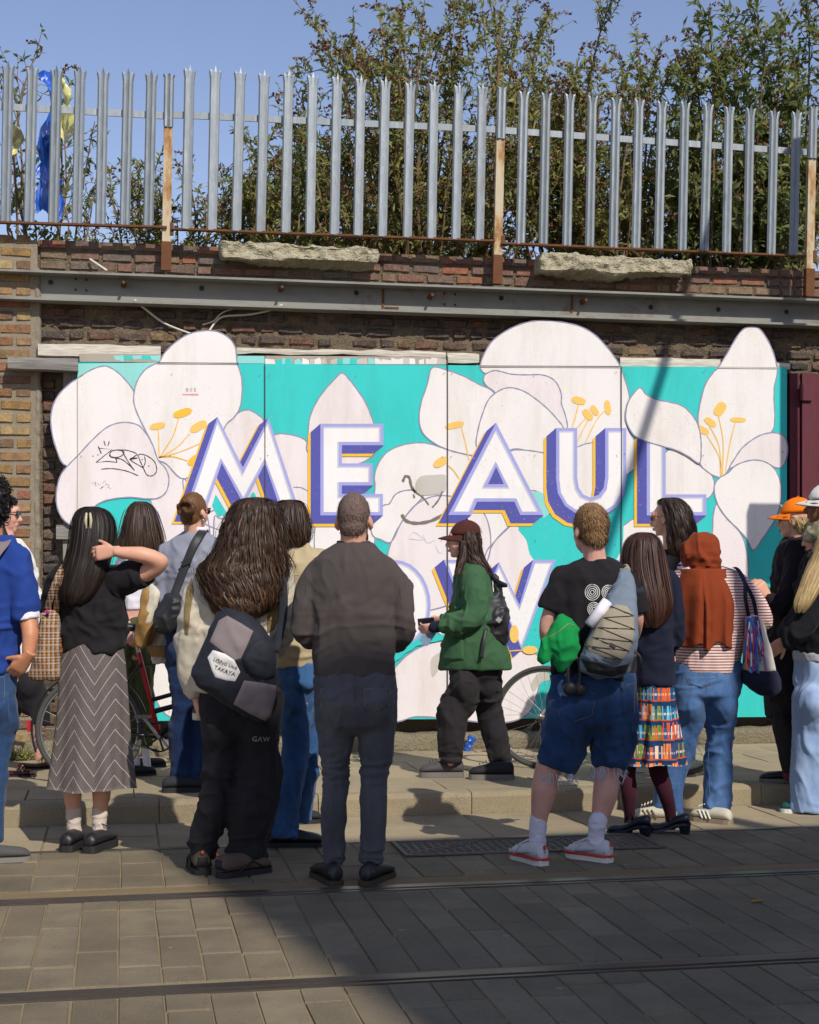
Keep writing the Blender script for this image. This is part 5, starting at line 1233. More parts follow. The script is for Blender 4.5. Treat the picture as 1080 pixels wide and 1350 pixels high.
    def strap(s, name, pts, width, mat, th=.004, parent=None, surf=None, face=(0, -1, 0)):
        "flat band through local points"
        P = [Vector(q) for q in open_curve([tuple(q) for q in pts], 5)]; secs = []
        for i, q in enumerate(P):
            t = (P[min(i + 1, len(P) - 1)] - P[max(i - 1, 0)]).normalized(); n = Vector(face)
            n = (n - t * n.dot(t)).normalized(); x = t.cross(n); secs.append((q, x * width / 2, n * th / 2))
        g = Geo(); g.loft(secs, 8, 5.); return g.obj(name, mat, parent or s.root, True)
    def text(s, name, txt, u, v, size, surf, mat, rot=0., off=.007, parent=None, sx=1.):
        cu = bpy.data.curves.new('txt', 'FONT'); cu.body = txt; cu.size = 1; cu.align_x = 'CENTER'
        o = bpy.data.objects.new('txt', cu); TMP.collection.objects.link(o); vl = TMP.view_layers[0]; vl.update(); me = o.evaluated_get(vl.depsgraph).to_mesh()
        V = []; ca, sa = math.cos(R(rot)), math.sin(R(rot)); last = Vector()
        for q in me.vertices:
            x, y = q.co.x * size * sx, -q.co.y * size; h, n = s.hit(u + x * ca - y * sa, v + x * sa + y * ca, surf, off); last = h or last; V.append(last.copy())
        Fc = [tuple(p.vertices) for p in me.polygons]; r = mk(name, V, Fc, mat, parent or s.root); bpy.data.objects.remove(o); return r
    def skirt(s, name, secs, mat, waves=9, amp=.02, seed=0., n=96):
        m = 26; D = interp_secs([(*s.S(*q)[0], s.S(*q)[1].x, s.S(*q)[2].y) for q in secs], m); V = []; rs = random.Random(seed); ph = [rs.uniform(0, 6.28) for _ in range(4)]
        for i, q in enumerate(D):
            t = i / (m - 1)
            for k in range(n):
                a = 2 * math.pi * k / n; f = amp * t ** 1.3 * (math.sin(waves * a + ph[0] + .6 * math.sin(2 * a + ph[1])) + .5 * math.sin(waves * 1.7 * a + ph[2]))
                V.append((q[0] + (q[3] + f) * math.cos(a), q[1] + (q[4] + f) * math.sin(a), q[2] + .006 * t * math.sin(3 * a + ph[3])))
        Fc = [(i * n + k, i * n + (k + 1) % n, (i + 1) * n + (k + 1) % n, (i + 1) * n + k) for i in range(m - 1) for k in range(n)] + [tuple(range(n)), tuple((m - 1) * n + k for k in range(n - 1, -1, -1))]
        o = mk(name, V, [f[::-1] for f in Fc], mat, s.root, True); s.surf[name] = BVHTree.FromPolygons([tuple(v) for v in V], Fc); return o
    def held(s, name, label, cat, group=None):
        "a separate thing carried by the person, sharing the person's local frame"
        b = Fig.__new__(Fig); b.__dict__.update(s.__dict__); b.root = thing(name, label, cat, s.root.location, -YAW, group); return b
# ================================================================ PEOPLE
m_sole_k = M('black_rubber', (.018, .018, .018), .7, .2, 20, 120, .2, .002)
m_leather = M('black_leather', (.013, .012, .013), .46, .2, 20, 200, .15, .0015, spec=.5)
m_shoe_dk = M('dark_suede', (.022, .022, .027), .85, .2, 20, 200, .2, .0015)
m_sole_w = M('white_rubber', hexc('d9d6cc'), .6, .08, 9, 80, .1, .001)
m_stitch = M('stitching', hexc('a08a66'), .9, .1, 9, 80, 0)
lens = M('dark_lens', (.02, .025, .03), .08, .05, 5, 20, 0, spec=.8)
m_lip = M('lip_colour', hexc('b5645c'), .45, .1, 20, 90, 0)
def jeans_details(f, surf, mat, seams=(), pockets=()):
    for lp in pockets:
        o = f.decal('pocket', lp, surf, mat, .004, 4)
        if o: f.line('pocket_stitching', lp + [lp[0]], surf, m_stitch, .0009, .004, o)
    for sm in seams: f.line('seam', sm, surf, mat, .0022, .0005)

# ---- man in charcoal long-sleeved shirt
c_char = cloth('charcoal_jersey', hexc('4d4643'))
f = Fig('shaven-headed man in charcoal long-sleeved top and dark grey jeans', 464, 1162)
f.garment('shirt', c_char, [[(714, 446, 486, .0, .062), (719, 436, 494, 0, .075), (727, 423, 505, 0, .09), (738, 411, 517, 0, .105), (760, 406, 524, 0, .12), (800, 410, 521, 0, .12), (845, 413, 521, 0, .115), (893, 414, 521, 0, .125)]],
    [[(421, 750, 0, 17), (406, 774, 0, 16.5), (400, 805, -.01, 15.5), (399, 832, .0, 14.5), (410, 844, .1, 13), (428, 842, .24, 11)], [(510, 750, 0, 17), (525, 774, 0, 16.5), (531, 805, -.01, 15.5), (532, 834, 0, 14.5), (521, 846, .1, 13), (505, 844, .24, 11)]],
    .0085, 5, folds(.006, (13, 13, 2.6), 1, [(1.15, .09, .004, (6, 6, 26)), (1.05, .05, .003, (7, 7, 30))]))
for sm in ([(412, 739), (404, 760), (403, 785)], [(519, 739), (527, 760), (528, 785)], [(414, 888), (440, 891), (468, 891), (500, 889), (520, 887)]): f.line('seam', dense_(sm) if 'dense_' in globals() else sm, 'shirt', c_char, .0022, .0005)
g = Geo(); C = f.p(466, 714.5, .0)
g.tube([C + Vector((.072 * math.cos(a), .062 * math.sin(a), .004 * math.sin(a))) for a in [2 * math.pi * k / 24 for k in range(25)]], .0065, 6); g.obj('collar', c_char, f.root, True)
dj = denim('charcoal_denim', hexc('414247'), hexc('75767b'), .4)
f.garment('jeans', dj, [[(884, 416, 521, 0, .12), (905, 414, 523, -.01, .13), (930, 415, 524, -.01, .135), (955, 419, 521, 0, .12), (968, 424, 516, 0, .1)]],
    [[(441, 930, 0, 27), (443, 985, 0, 22.5), (443, 1023, .0, 17.5), (440, 1066, -.02, 17.5), (440, 1105, 0, 15.5), (440, 1138, .01, 15)], [(497, 930, 0, 27), (496, 985, 0, 22.5), (493, 1023, 0, 17.8), (493, 1066, -.02, 18), (492, 1105, 0, 16), (490, 1138, .01, 15)]],
    .008, 4, folds(.0035, (16, 16, 5), 2, [(.52, .07, .008, (8, 8, 30)), (.13, .06, .006, (9, 9, 34)), (.88, .06, .004, (9, 9, 22))]))
jeans_details(f, 'jeans', dj, [[(468, 900), (468, 925), (467, 955)]], [[(424, 908), (456, 908), (456, 930), (440, 940), (424, 931)], [(480, 908), (514, 907), (513, 929), (497, 940), (481, 931)]])
h = f.head_geo(467, 651, -8, 4, .0, .238, fem=False)
f.body('fair', h, (466, 735, .0), [(730, 430, 500, 0, .07), (800, 420, 512, 0, .1), (900, 425, 512, 0, .1), (950, 430, 505, 0, .09)],
       [[(441, 930, 0, 20), (443, 1023, 0, 13), (440, 1140, .01, 9)], [(496, 930, 0, 20), (493, 1023, 0, 13), (491, 1140, .01, 9)], [(418, 746, 0, 12), (401, 830, 0, 8), (432, 842, .25, 7)], [(513, 746, 0, 12), (530, 832, 0, 8), (502, 844, .25, 7)]],
       [f.hand((434, 842, .26), (450, 846, .36), (0, .3, -1), -1, 22), f.hand((500, 844, .26), (486, 848, .36), (0, .3, -1), 1, 22)], .06)
f.cropped(HR['stubble'], 3, 3200, .0065, -.055, .03, 1.012, ymax=.05)
g = Geo(); g.ball((0, .06, -.075), (.058, .05, .052)); f.hgeo(g, 'beard', HR['dark'])
for u, v, yw in ((431, 1160, 22), (497, 1160, -22)):
    o = f.shoe(u, v, yw, m_leather, M('brown_welt', hexc('3d3226'), .8, .2, 9, 60, .2), .29, .104, (.078, .085, .07, .05, .038), .022)

# ---- woman in black T-shirt and herringbone skirt, hand behind her head
f = Fig('woman in black T-shirt and long chevron skirt with her hand behind her head', 114, 1117)
c_blk = cloth('black_jersey', (.016, .014, .016), .2)
f.garment('t_shirt', c_blk, [[(738, 100, 132, -.01, .06), (746, 84, 150, -.01, .085), (758, 74, 160, 0, .11), (780, 74, 164, 0, .125), (800, 78, 165, 0, .13), (830, 79, 165, 0, .13), (852, 80, 167, 0, .13), (860, 84, 160, 0, .12)]],
    [[(140, 765, -.02, 21), (165, 763, -.06, 20), (191, 757, -.10, 17.5)], [(84, 762, 0, 20), (73, 790, .04, 18), (66, 806, .08, 16)]], .0085, 4,
    folds(.007, (9, 9, 6), 4, [(1.12, .08, .007, (8, 8, 22)), (1.22, .1, .005, (14, 9, 10))]))
def herr(t, x, y, z):
    tri = mth(t, 'PINGPONG', mth(t, 'ADD', x, .03), .1); f1 = frac(t, mul(t, mth(t, 'ADD', z, mul(t, tri, 1.6)), 1 / .078))
    ln = mth(t, 'LESS_THAN', f1, .06); n = noise(t, coords(t, 'Object'), 420, 3, .8); base = mixc(t, ramp(t, n, [(.35, (0,) * 3), (.65, (1,) * 3)]), hexc('453d3b'), hexc('7d736f')); return mixc(t, mul(t, ln, .75), base, hexc('c9c2bd'))
f.skirt('skirt', [(842, 85, 158, 0, .115), (858, 81, 163, 0, .13), (890, 78, 166, 0, .14), (930, 77, 168, 0, .15), (975, 73, 170, 0, .16), (1010, 69, 173, 0, .17), (1038, 66, 175, 0, .18)], pattern_mat('chevron_wool', herr), 7, .017, 3)
h = f.head_geo(121, 671, -6, 8, 0, .228)
f.body('fair', h, (116, 748, 0), [(745, 92, 140, 0, .07), (800, 90, 150, 0, .1), (860, 90, 152, 0, .1), (900, 86, 158, 0, .1), (930, 88, 156, 0, .09)],
    [[(100, 925, 0, 17), (97, 1000, 0, 13), (96, 1045, -.01, 12.8), (97, 1068, 0, 9.8), (98, 1105, .01, 8)], [(136, 925, 0, 17), (134, 1000, 0, 13), (134, 1045, -.01, 13), (132, 1068, 0, 9.8), (131, 1105, .01, 8)],
     [(140, 765, -.02, 14), (178, 760, -.08, 13), (203, 750, -.12, 12), (213, 741, -.15, 10.5)], [(213, 740, -.15, 10.5), (190, 732, -.18, 11.5), (165, 729, -.19, 9), (147, 727, -.19, 7)], [(84, 762, 0, 14), (68, 805, .08, 11), (60, 850, .16, 8)]],
    [f.hand((150, 727, -.19), (112, 731, -.17), (.0, 1, -.15), 1, 30, 1.0), f.hand((60, 850, .16), (58, 880, .2), (1, 0, 0), -1, 20)])
f.hair([(668, 113, 129, .0, .03), (673, 104, 140, 0, .08), (684, 99, 148, .0, .11), (700, 97, 151, -.01, .125), (717, 95, 149, -.03, .12), (735, 91, 143, -.06, .1), (752, 84, 139, -.1, .075), (770, 79, 131, -.12, .06), (786, 79, 121, -.13, .05), (798, 85, 108, -.13, .03)], HR['dark'], 1700, (.004, 8), 2, (75, 55, .25), .93, .005)
g = Geo()
for sx in (-1, 1): g.tube([f.p(116.5 + sx * 2.5, 677, -.13), f.p(116.5 + sx * 3.5, 686, -.15), f.p(116.5 + sx * 2.8, 696, -.145)], [.006, .008, .005], 8, flat=.6)
g.obj('hair_clip', M('horn_clip', hexc('b5aa8c'), .35, .3, 40, 60, 0), f.root, True)
for k, (u, v) in enumerate(((98, 1118), (132, 1119))):
    g = Geo(); P, r = f.T([(97.5 if k == 0 else 131.5, 1067, 0, 10.2), (97.5 if k == 0 else 131.5, 1085, .0, 9.6), (98 if k == 0 else 131, 1106, .01, 9.3)]); g.tube(P, r, 16)
    f.solid('sock', cloth('pale_sock', hexc('c9b9ab')), g, .006, 2, folds(.002, (20, 20, 40), 2, fine=.0006))
    o = f.shoe(u, v, -6 if k == 0 else -14, m_leather, m_sole_k, .285, .108, (.062, .07, .068, .052, .042), .036); f.laces(o, m_leather)
b = f.held('tote_bag', 'brown plaid tote bag hanging from shoulder of woman in black T-shirt', 'bag')
def plaid(t, x, y, z):
    c = mixc(t, band(t, z, .014, .0, .5), hexc('7a4a22'), hexc('b07a3c')); c = mixc(t, mul(t, band(t, x, .021, .0, .42), .75), c, hexc('a9a39c')); c = mixc(t, mul(t, band(t, x, .021, .55, .68), .8), c, hexc('4f2f1a'))
    c = mixc(t, mul(t, band(t, z, .032, .1, .3), .55), c, hexc('b5b0aa')); return mixc(t, mul(t, band(t, z, .016, .8, .95), .6), c, hexc('3f2a1c'))
m_plaid = pattern_mat('plaid_weave', plaid)
b.garment('bag_body', m_plaid, [[(803, 60, 74, -.08, .03), (812, 54, 78, -.08, .045), (840, 50, 80, -.08, .055), (870, 45, 80, -.08, .06), (890, 37, 78, -.08, .055), (898, 40, 74, -.08, .04)]], [], .008, 3, folds(.006, (12, 12, 5), 3), 2.6)
b.strap('handle', [b.p(62, 806, -.08), b.p(69, 780, -.14), b.p(78, 758, -.15), b.p(86, 745, -.1), b.p(90, 742, .0)], .035, m_plaid); b.strap('handle', [b.p(74, 806, -.09), b.p(77, 780, -.15), b.p(83, 758, -.155), b.p(90, 746, -.1), b.p(93, 743, .0)], .03, m_plaid)
g = Geo(); q = b.p(63, 807, -.14); g.ball(q, (.012, .006, .012)); g.obj('tag', M('magenta_plastic', hexc('b32a86'), .4), b.root)

# ---- woman in white crop top and olive trousers
f = Fig('brown-haired woman in white crop top and olive trousers beside the black bicycle', 186, 1022, ZP)
c_wh = cloth('white_jersey', hexc('e4e0e6'), .06)
f.garment('crop_top', c_wh, [[(718, 172, 192, 0, .05), (726, 160, 203, 0, .075), (738, 155, 207, 0, .095), (760, 158, 203, 0, .1), (785, 163, 196, 0, .1), (804, 164, 192, 0, .1)]], [[(162, 738, 0, 9), (157, 755, .02, 8)], [(202, 738, 0, 9), (207, 755, .02, 8)]], .009, 4, folds(.004, (12, 12, 6), 2, [(1.2, .06, .004, (9, 9, 30))]))
c_ol = cloth('olive_twill', hexc('4c5233'))
f.garment('trousers', c_ol, [[(814, 163, 195, 0, .1), (835, 161, 199, 0, .115), (865, 162, 200, 0, .11)]], [[(171, 860, 0, 11), (170, 910, 0, 11.5), (174, 985, 0, 11)], [(190, 860, 0, 11), (191, 910, 0, 11.5), (192, 985, 0, 10.5)]], .01, 4, folds(.006, (10, 10, 4), 5, [(.7, .12, .006, (8, 8, 20))]))
g = Geo(); g.box(f.p(194, 900, -.05), (.06, .1, .22)); f.solid('cargo_pocket', c_ol, g, .012, 3, folds(.004, (9, 9, 9), 2))
h = f.head_geo(187, 664, 5, 6, 0, .23)
f.body('pink', h, (184, 735, 0), [(730, 168, 198, 0, .06), (770, 166, 195, 0, .085), (804, 166, 190, 0, .09), (830, 166, 192, 0, .095), (870, 168, 194, 0, .09)],
    [[(171, 880, 0, 8), (176, 1005, 0, 5)], [(190, 880, 0, 8), (193, 1000, 0, 5)], [(160, 742, 0, 7), (155, 790, -.02, 6), (168, 826, -.1, 4.5)], [(204, 742, 0, 7), (208, 790, 0, 6), (200, 830, .1, 4.5)]],
    [f.hand((168, 826, -.1), (171, 850, -.12), (.5, 1, 0), -1, 28), f.hand((200, 830, .1), (196, 850, .14), (0, 1, 0), 1, 25)])
f.hair([(661, 179, 192, 0, .03), (667, 172, 200, 0, .08), (680, 167, 206, 0, .11), (695, 163, 210, -.01, .12), (710, 159, 213, -.03, .11), (722, 154, 214, -.05, .085), (733, 152, 212, -.06, .06)], HR['brown'], 1200, (.004, 9), 5, (90, 45, .3), .93, .0055)
for u, v, yw in ((182, 1023, -60), (197, 1012, -50)): f.shoe(u, v, yw, m_shoe_dk, m_sole_k, .24, .09, (.05, .055, .05, .045, .04), .02)
for u in (178, 192):
    g = Geo(); P, r = f.T([(u, 988, 0, 5.5), (u + 2, 1010, .0, 5.2)]); g.tube(P, r, 12); g.obj('sock', c_wh, f.root, True)

# ---- woman with bun, grey sweater
f = Fig('woman with a twisted bun in grey sweater and dark blue jeans', 250, 1042, ZP)
c_gr = cloth('grey_marl', hexc('8b8e9b'), .08)
f.garment('sweater', c_gr, [[(699, 246, 271, 0, .055), (704, 238, 279, 0, .07), (711, 226, 290, 0, .085), (722, 217, 298, 0, .1), (745, 214, 302, 0, .12), (780, 217, 297, 0, .12), (815, 220, 290, 0, .12)]], [[(224, 728, 0, 15), (217, 765, 0, 14), (218, 797, .02, 12.5), (205, 806, .2, 10)], [(290, 728, 0, 15), (298, 765, 0, 14), (297, 800, .02, 12), (285, 806, .2, 10)]], .009, 5, folds(.005, (11, 11, 4), 8, [(1.25, .08, .005, (9, 9, 22))]))
g = Geo(); C = f.p(258, 698, .0); g.tube([C + Vector((.062 * math.cos(a), .052 * math.sin(a), 0)) for a in [2 * math.pi * k / 24 for k in range(25)]], .010, 6, flat=1.5); g.obj('collar', c_wh, f.root, True)
dk = denim('dark_indigo', hexc('101f3d'), hexc('2e4d7c'), .45)
f.garment('jeans', dk, [[(806, 221, 288, 0, .12), (840, 219, 292, -.01, .135), (868, 222, 290, 0, .12)]], [[(238, 860, 0, 18), (240, 930, 0, 15.5), (240, 985, 0, 16), (243, 1034, .0, 17)], [(272, 860, 0, 18), (270, 930, 0, 15.5), (270, 985, 0, 16), (262, 1034, .0, 16)]], .009, 4, folds(.005, (11, 11, 4), 7, [(.5, .1, .006, (8, 8, 20)), (.1, .05, .005, (9, 9, 28))]))
h = f.head_geo(256, 650, -28, 2, 0, .228)
f.body('fair', h, (257, 715, .0), [(712, 235, 280, 0, .06), (760, 230, 287, 0, .09), (830, 228, 284, 0, .1), (860, 232, 280, 0, .09)], [[(238, 860, 0, 12), (241, 1030, 0, 7)], [(270, 860, 0, 12), (264, 1030, 0, 7)], [(224, 728, 0, 10), (218, 797, .02, 8), (203, 806, .22, 6)], [(290, 728, 0, 10), (297, 800, .02, 8), (283, 806, .22, 6)]], [f.hand((203, 806, .22), (196, 812, .3), (0, 0, -1), -1, 30), f.hand((283, 806, .22), (276, 812, .3), (0, 0, -1), 1, 30)])
f.cropped(HR['bun'], 8, 500, .012, -.05, .045, 1.03, ymax=.08)
g = Geo(); bc = f.p(246, 671, -.135)
for k in range(7):
    a0 = k * .9; P = [bc + Vector((.052 * (1 - i / 18) * math.cos(a0 + i * .36), -.02 * math.sin(i * .6 + k) - .012, .046 * (1 - i / 18) * math.sin(a0 + i * .36))) for i in range(14)]; g.tube(P, list(np.linspace(.012, .006, 14)), 7)
g.ball(bc + Vector((0, .02, 0)), (.045, .035, .04)); f.solid('hair_bun', HR['bun'], g, .0045, 1)
f.glasses(lens, M('tortoise_frame', hexc('5a3a22'), .3)); g = Geo(); q = f.HM @ Vector((.08, -.005, -.055))
g.tube([q + Vector((.0, 0, .012 * math.sin(a))) + Vector((.006 * math.cos(a), .01 * math.cos(a), 0)) for a in [.6 * k for k in range(11)]], .0028, 6); g.obj('earring', M('silver', hexc('c9c9c9'), .25, .05, 9, 30, 0, metal=1.), f.root, True)
for u, v, yw in ((244, 1044, -80), (262, 1043, -74)): f.shoe(u, v, yw, m_shoe_dk, m_sole_k, .27, .095, (.06, .07, .065, .05, .045), .03)
b = f.held('crossbody_bag', 'black nylon crossbody bag on the back of woman with bun', 'bag')
m_nyl = M('black_nylon', (.022, .022, .025), .5, .25, 9, 260, .3, .002)
b.garment('bag_body', m_nyl, [[(781, 221, 237, -.17, .02), (790, 215, 240, -.18, .04), (805, 207, 241, -.18, .055), (820, 202, 240, -.18, .055), (830, 204, 232, -.18, .04), (835, 212, 226, -.18, .02)]], [], .007, 3, folds(.005, (14, 14, 10), 2), 2.6)
b.strap('strap', [b.p(229, 786, -.17), b.p(236, 768, -.16), b.p(246, 742, -.15), b.p(256, 718, -.14), b.p(264, 705, -.1), b.p(269, 699, -.02), b.p(271, 702, .06)], .05, m_nyl)
g = Geo(); q = b.p(246, 741, -.158); g.box(q, (.06, .012, .03), Matrix.Rotation(R(-25), 3, 'Y')); g.obj('buckle', m_black, b.root)
b = f.held('draped_jacket', 'tan jacket with cream lining draped over arm of woman with bun', 'jacket')
c_tan, c_crm = cloth('tan_cord', hexc('9c7845')), cloth('cream_lining', hexc('cfc7b2'))
b.garment('jacket_shell', c_tan, [[(776, 189, 197, .02, .03), (790, 186, 208, .02, .06), (815, 182, 211, .02, .07), (835, 180, 208, .02, .06), (852, 182, 196, .02, .03)]], [], .009, 3, folds(.012, (9, 9, 5), 4), 2.2)
b.garment('lining', c_crm, [[(772, 198, 214, .0, .025), (785, 195, 214, -.03, .04), (805, 190, 206, -.045, .03), (822, 188, 198, -.05, .02)]], [], .008, 3, folds(.008, (10, 10, 6), 5), 2.2)
b.garment('skirt_panel', c_crm, [[(830, 200, 222, .06, .03), (850, 198, 224, .06, .04), (876, 200, 225, .06, .03)]], [], .009, 3, folds(.01, (12, 12, 4), 6), 2.2)
b.garment('pocket_flap', c_tan, [[(851, 194, 219, .0, .012), (858, 196, 220, .0, .014), (866, 199, 221, .0, .012)]], [], .006, 2, folds(.004, (9, 9, 6), 6), 3.)

# ---- woman with long wavy hair, cream jacket and patchwork sling bag
f = Fig('woman with long wavy dark hair in cream jacket and baggy black trousers', 303, 1148)
c_cr, c_tn2 = cloth('cream_nylon', hexc('c2b8a3'), .1, 500, .75), cloth('tan_panel', hexc('84714c'))
f.garment('jacket', c_cr, [[(726, 322, 352, 0, .06), (735, 300, 362, 0, .085), (745, 278, 372, 0, .11), (770, 264, 372, 0, .135), (810, 258, 366, 0, .14), (860, 254, 362, 0, .14), (900, 254, 358, 0, .135), (912, 256, 352, 0, .12)]],
    [[(278, 760, 0, 24), (260, 800, -.02, 22), (252, 845, -.02, 20), (250, 885, .0, 17), (258, 918, .03, 12)], [(362, 760, 0, 23), (370, 800, -.02, 21), (371, 830, .0, 17.5), (362, 848, .14, 15), (345, 850, .26, 12)]], .0085, 4, folds(.008, (10, 10, 4), 6, [(1.02, .14, .007, (9, 9, 16)), (1.2, .1, .005, (9, 9, 18))]))
f.decal('tan_panel', [(247, 775), (253, 762), (256, 778), (251, 810), (248, 838), (244, 836), (243, 815)], 'jacket', c_tn2, .004); f.decal('tan_panel', [(366, 768), (376, 763), (372, 800), (362, 830), (352, 835), (352, 815), (360, 790)], 'jacket', c_tn2, .004)
c_bt = cloth('black_twill', hexc('262427'), .2)
f.garment('trousers', c_bt, [[(895, 264, 368, 0, .13), (925, 263, 372, 0, .145), (955, 266, 371, 0, .14), (975, 270, 368, 0, .12)]], [[(293, 960, 0, 27), (292, 1010, 0, 26), (283, 1060, -.02, 24), (272, 1100, -.01, 20), (267, 1130, .0, 16)], [(342, 960, 0, 28), (340, 1010, 0, 29), (334, 1060, -.02, 31), (328, 1100, -.01, 28), (321, 1138, .0, 24)]], .009, 4, folds(.008, (9, 9, 3.5), 9, [(.45, .14, .009, (8, 8, 16)), (.12, .07, .009, (9, 9, 24))]))
f.text('trouser_patch', 'GAW', 344, 977, 9, 'trousers', cloth('grey_print', hexc('9a9792')), 3, .006)
h = f.head_geo(337, 659, -5, 6, 0, .232)
f.body('fair', h, (335, 738, 0), [(738, 300, 362, 0, .07), (800, 290, 358, 0, .1), (900, 285, 352, 0, .1), (960, 285, 350, 0, .1)], [[(293, 960, 0, 17), (270, 1125, 0, 8)], [(342, 960, 0, 17), (322, 1135, 0, 8)], [(278, 760, 0, 15), (255, 850, -.01, 10), (259, 922, .04, 7)], [(362, 760, 0, 15), (370, 832, 0, 10), (340, 850, .28, 7)]], [f.hand((259, 921, .04), (262, 945, .05), (1, .3, 0), -1, 40), f.hand((340, 850, .28), (328, 850, .36), (0, .2, -1), 1, 25)])
f.hair([(656, 328, 347, 0, .03), (662, 315, 360, 0, .085), (675, 305, 368, 0, .115), (695, 298, 371, -.01, .13), (715, 291, 373, -.03, .13), (735, 281, 374, -.06, .115), (752, 266, 374, -.1, .09), (770, 270, 370, -.13, .07), (790, 277, 361, -.15, .06), (806, 284, 350, -.15, .045), (816, 293, 335, -.15, .03)], HR['wavy'], 1600, (.019, 24), 7, (90, 40, .25), .93, .0048, .045, .22, clump=90, segs=19)
m_hk, m_hks = M('brown_hiking', hexc('5b4d40'), .85, .3, 20, 120, .4, .003), m_sole_k
for u, v, yw in ((263, 1147, 14), (322, 1153, -52)):
    o = f.shoe(u, v, yw, m_hk, m_hks, .285, .108, (.085, .085, .078, .056, .046), .028); Mx = f.last[0]
    g = Geo(); g.loft([(Vector((0, -.12, .04)), Vector((.036, 0, 0)), Vector((0, .03, 0))), (Vector((0, -.135, .085)), Vector((.022, 0, 0)), Vector((0, .018, 0)))], 10, 3.); g.xf(Mx); g.obj('heel_counter', m_sole_k, o, True)
    g = Geo(); g.box(Mx @ Vector((0, -.145, .112)), (.012, .012, .012)); g.obj('pull_tab', M('orange_tab', hexc('d8622a'), .6), o)
    for sx in (-1, 1):
        g = Geo(); g.tube([Mx @ Vector((sx * .05, -.05, .03)), Mx @ Vector((sx * .048, .02, .07)), Mx @ Vector((sx * .05, .08, .035))], .006, 6); g.obj('overlay', m_sole_k, o, True)
b = f.held('sling_bag', 'navy and grey patchwork sling bag with white printed patch', 'bag')
c_nv, c_gp = cloth('navy_nylon', hexc('25272f'), .2, 400, .7), cloth('grey_canvas', hexc('7f7474'), .1)
b.garment('bag_body', c_nv, [[(800, 292, 312, -.17, .03), (812, 284, 330, -.19, .055), (828, 278, 349, -.2, .075), (850, 268, 362, -.21, .09), (870, 259, 365, -.21, .1), (888, 251, 366, -.21, .1), (905, 262, 366, -.21, .1), (922, 288, 364, -.21, .085), (938, 312, 361, -.2, .065), (951, 340, 356, -.2, .03)]], [], .0075, 4, folds(.0038, (8, 8, 7), 3), 2.5)
b.decal('canvas_panel', [(289, 818), (300, 812), (318, 822), (334, 832), (328, 846), (318, 868), (310, 870), (295, 860), (277, 846)], 'bag_body', c_gp, .005); b.decal('canvas_panel', [(322, 897), (345, 900), (364, 904), (363, 920), (357, 944), (350, 950), (330, 941), (308, 928)], 'bag_body', c_gp, .005)
b.decal('pocket', [(318, 868), (330, 848), (345, 842), (360, 852), (363, 872), (362, 892), (350, 897), (330, 890)], 'bag_body', c_nv, .016)
pt = b.decal('printed_patch', [(274, 867), (281, 857), (297, 862), (309, 870), (317, 886), (310, 898), (298, 897), (284, 893), (280, 885)], 'bag_body', cloth('white_print', hexc('d9d5cf'), .05), .005)
ink = cloth('black_print', hexc('2b2a2c'))
b.text('printed_letters', 'LONG LIVE', 297, 877, 6.6, 'bag_body', ink, 24, .0105); b.text('printed_letters', 'TAKAYA', 296, 886.5, 7.4, 'bag_body', ink, 22, .0105)
b.strap('strap', [b.p(296, 806, -.17), b.p(312, 785, -.17), b.p(335, 760, -.16), b.p(352, 742, -.1), b.p(360, 734, .0)], .05, c_nv); b.strap('strap', [b.p(362, 860, -.19), b.p(372, 820, -.17), b.p(374, 780, -.16), b.p(369, 752, -.12), b.p(362, 738, .0)], .04, c_nv)
cup = f.held('paper_cup', 'dark dotted paper cup held low by woman with long wavy hair', 'cup')
def dots(t, x, y, z):
    return mixc(t, mul(t, band(t, x, .008, 0, .4), band(t, z, .008, 0, .4)), hexc('2e323c'), hexc('8d929a'))
g = Geo(); g.tube([f.p(264, 927, .05), f.p(262, 940, .05)], [.028, .031], 20, round_ends=False); g.obj('cup_sleeve', pattern_mat('dotted_card', dots), cup.root, True); g = Geo(); g.tube([f.p(262, 940, .05), f.p(261.5, 949, .05)], [.031, .029], 20, round_ends=False); g.obj('cup_base', c_crm, cup.root, True)

# ---- person with bob in beige jacket
f = Fig('person with dark brown bob in beige jacket and bright blue jeans', 388, 1117)
c_bg = cloth('beige_canvas', hexc('b5a482'), .08, 500)
f.garment('jacket', c_bg, [[(717, 372, 402, 0, .06), (723, 366, 412, 0, .08), (732, 360, 425, 0, .1), (750, 357, 436, 0, .125), (800, 358, 436, 0, .14), (850, 360, 428, 0, .14), (880, 364, 415, 0, .135)]], [[(368, 745, 0, 21), (358, 790, 0, 18), (356, 830, .02, 16), (365, 850, .15, 14)], [(424, 745, 0, 21), (434, 790, 0, 18), (434, 830, .02, 16), (424, 850, .15, 14)]], .009, 5, folds(.006, (9, 9, 4), 3, [(1.0, .1, .005, (9, 9, 14))]))
f.line('seam', [(360, 756), (375, 757), (392, 758), (410, 757)], 'jacket', c_bg, .002)
bj = denim('bright_denim', hexc('234571'), hexc('5b88b8'), .5)
f.garment('jeans', bj, [[(872, 366, 420, 0, .12), (900, 366, 421, -.01, .135), (935, 369, 418, 0, .12)]], [[(388, 925, 0, 20), (390, 980, 0, 18.5), (383, 1030, -.01, 18.5), (376, 1075, 0, 19), (374, 1103, .0, 20)], [(403, 925, .1, 18), (405, 980, .12, 15), (404, 1030, .14, 14), (398, 1080, .2, 14)]], .009, 4, folds(.005, (11, 11, 4), 5, [(.5, .12, .006, (8, 8, 18)), (.08, .05, .007, (9, 9, 26))]))
jeans_details(f, 'jeans', bj, (), [[(371, 893), (389, 892), (389, 913), (380, 919), (371, 914)]])
h = f.head_geo(384, 662, -10, 14, 0, .23)
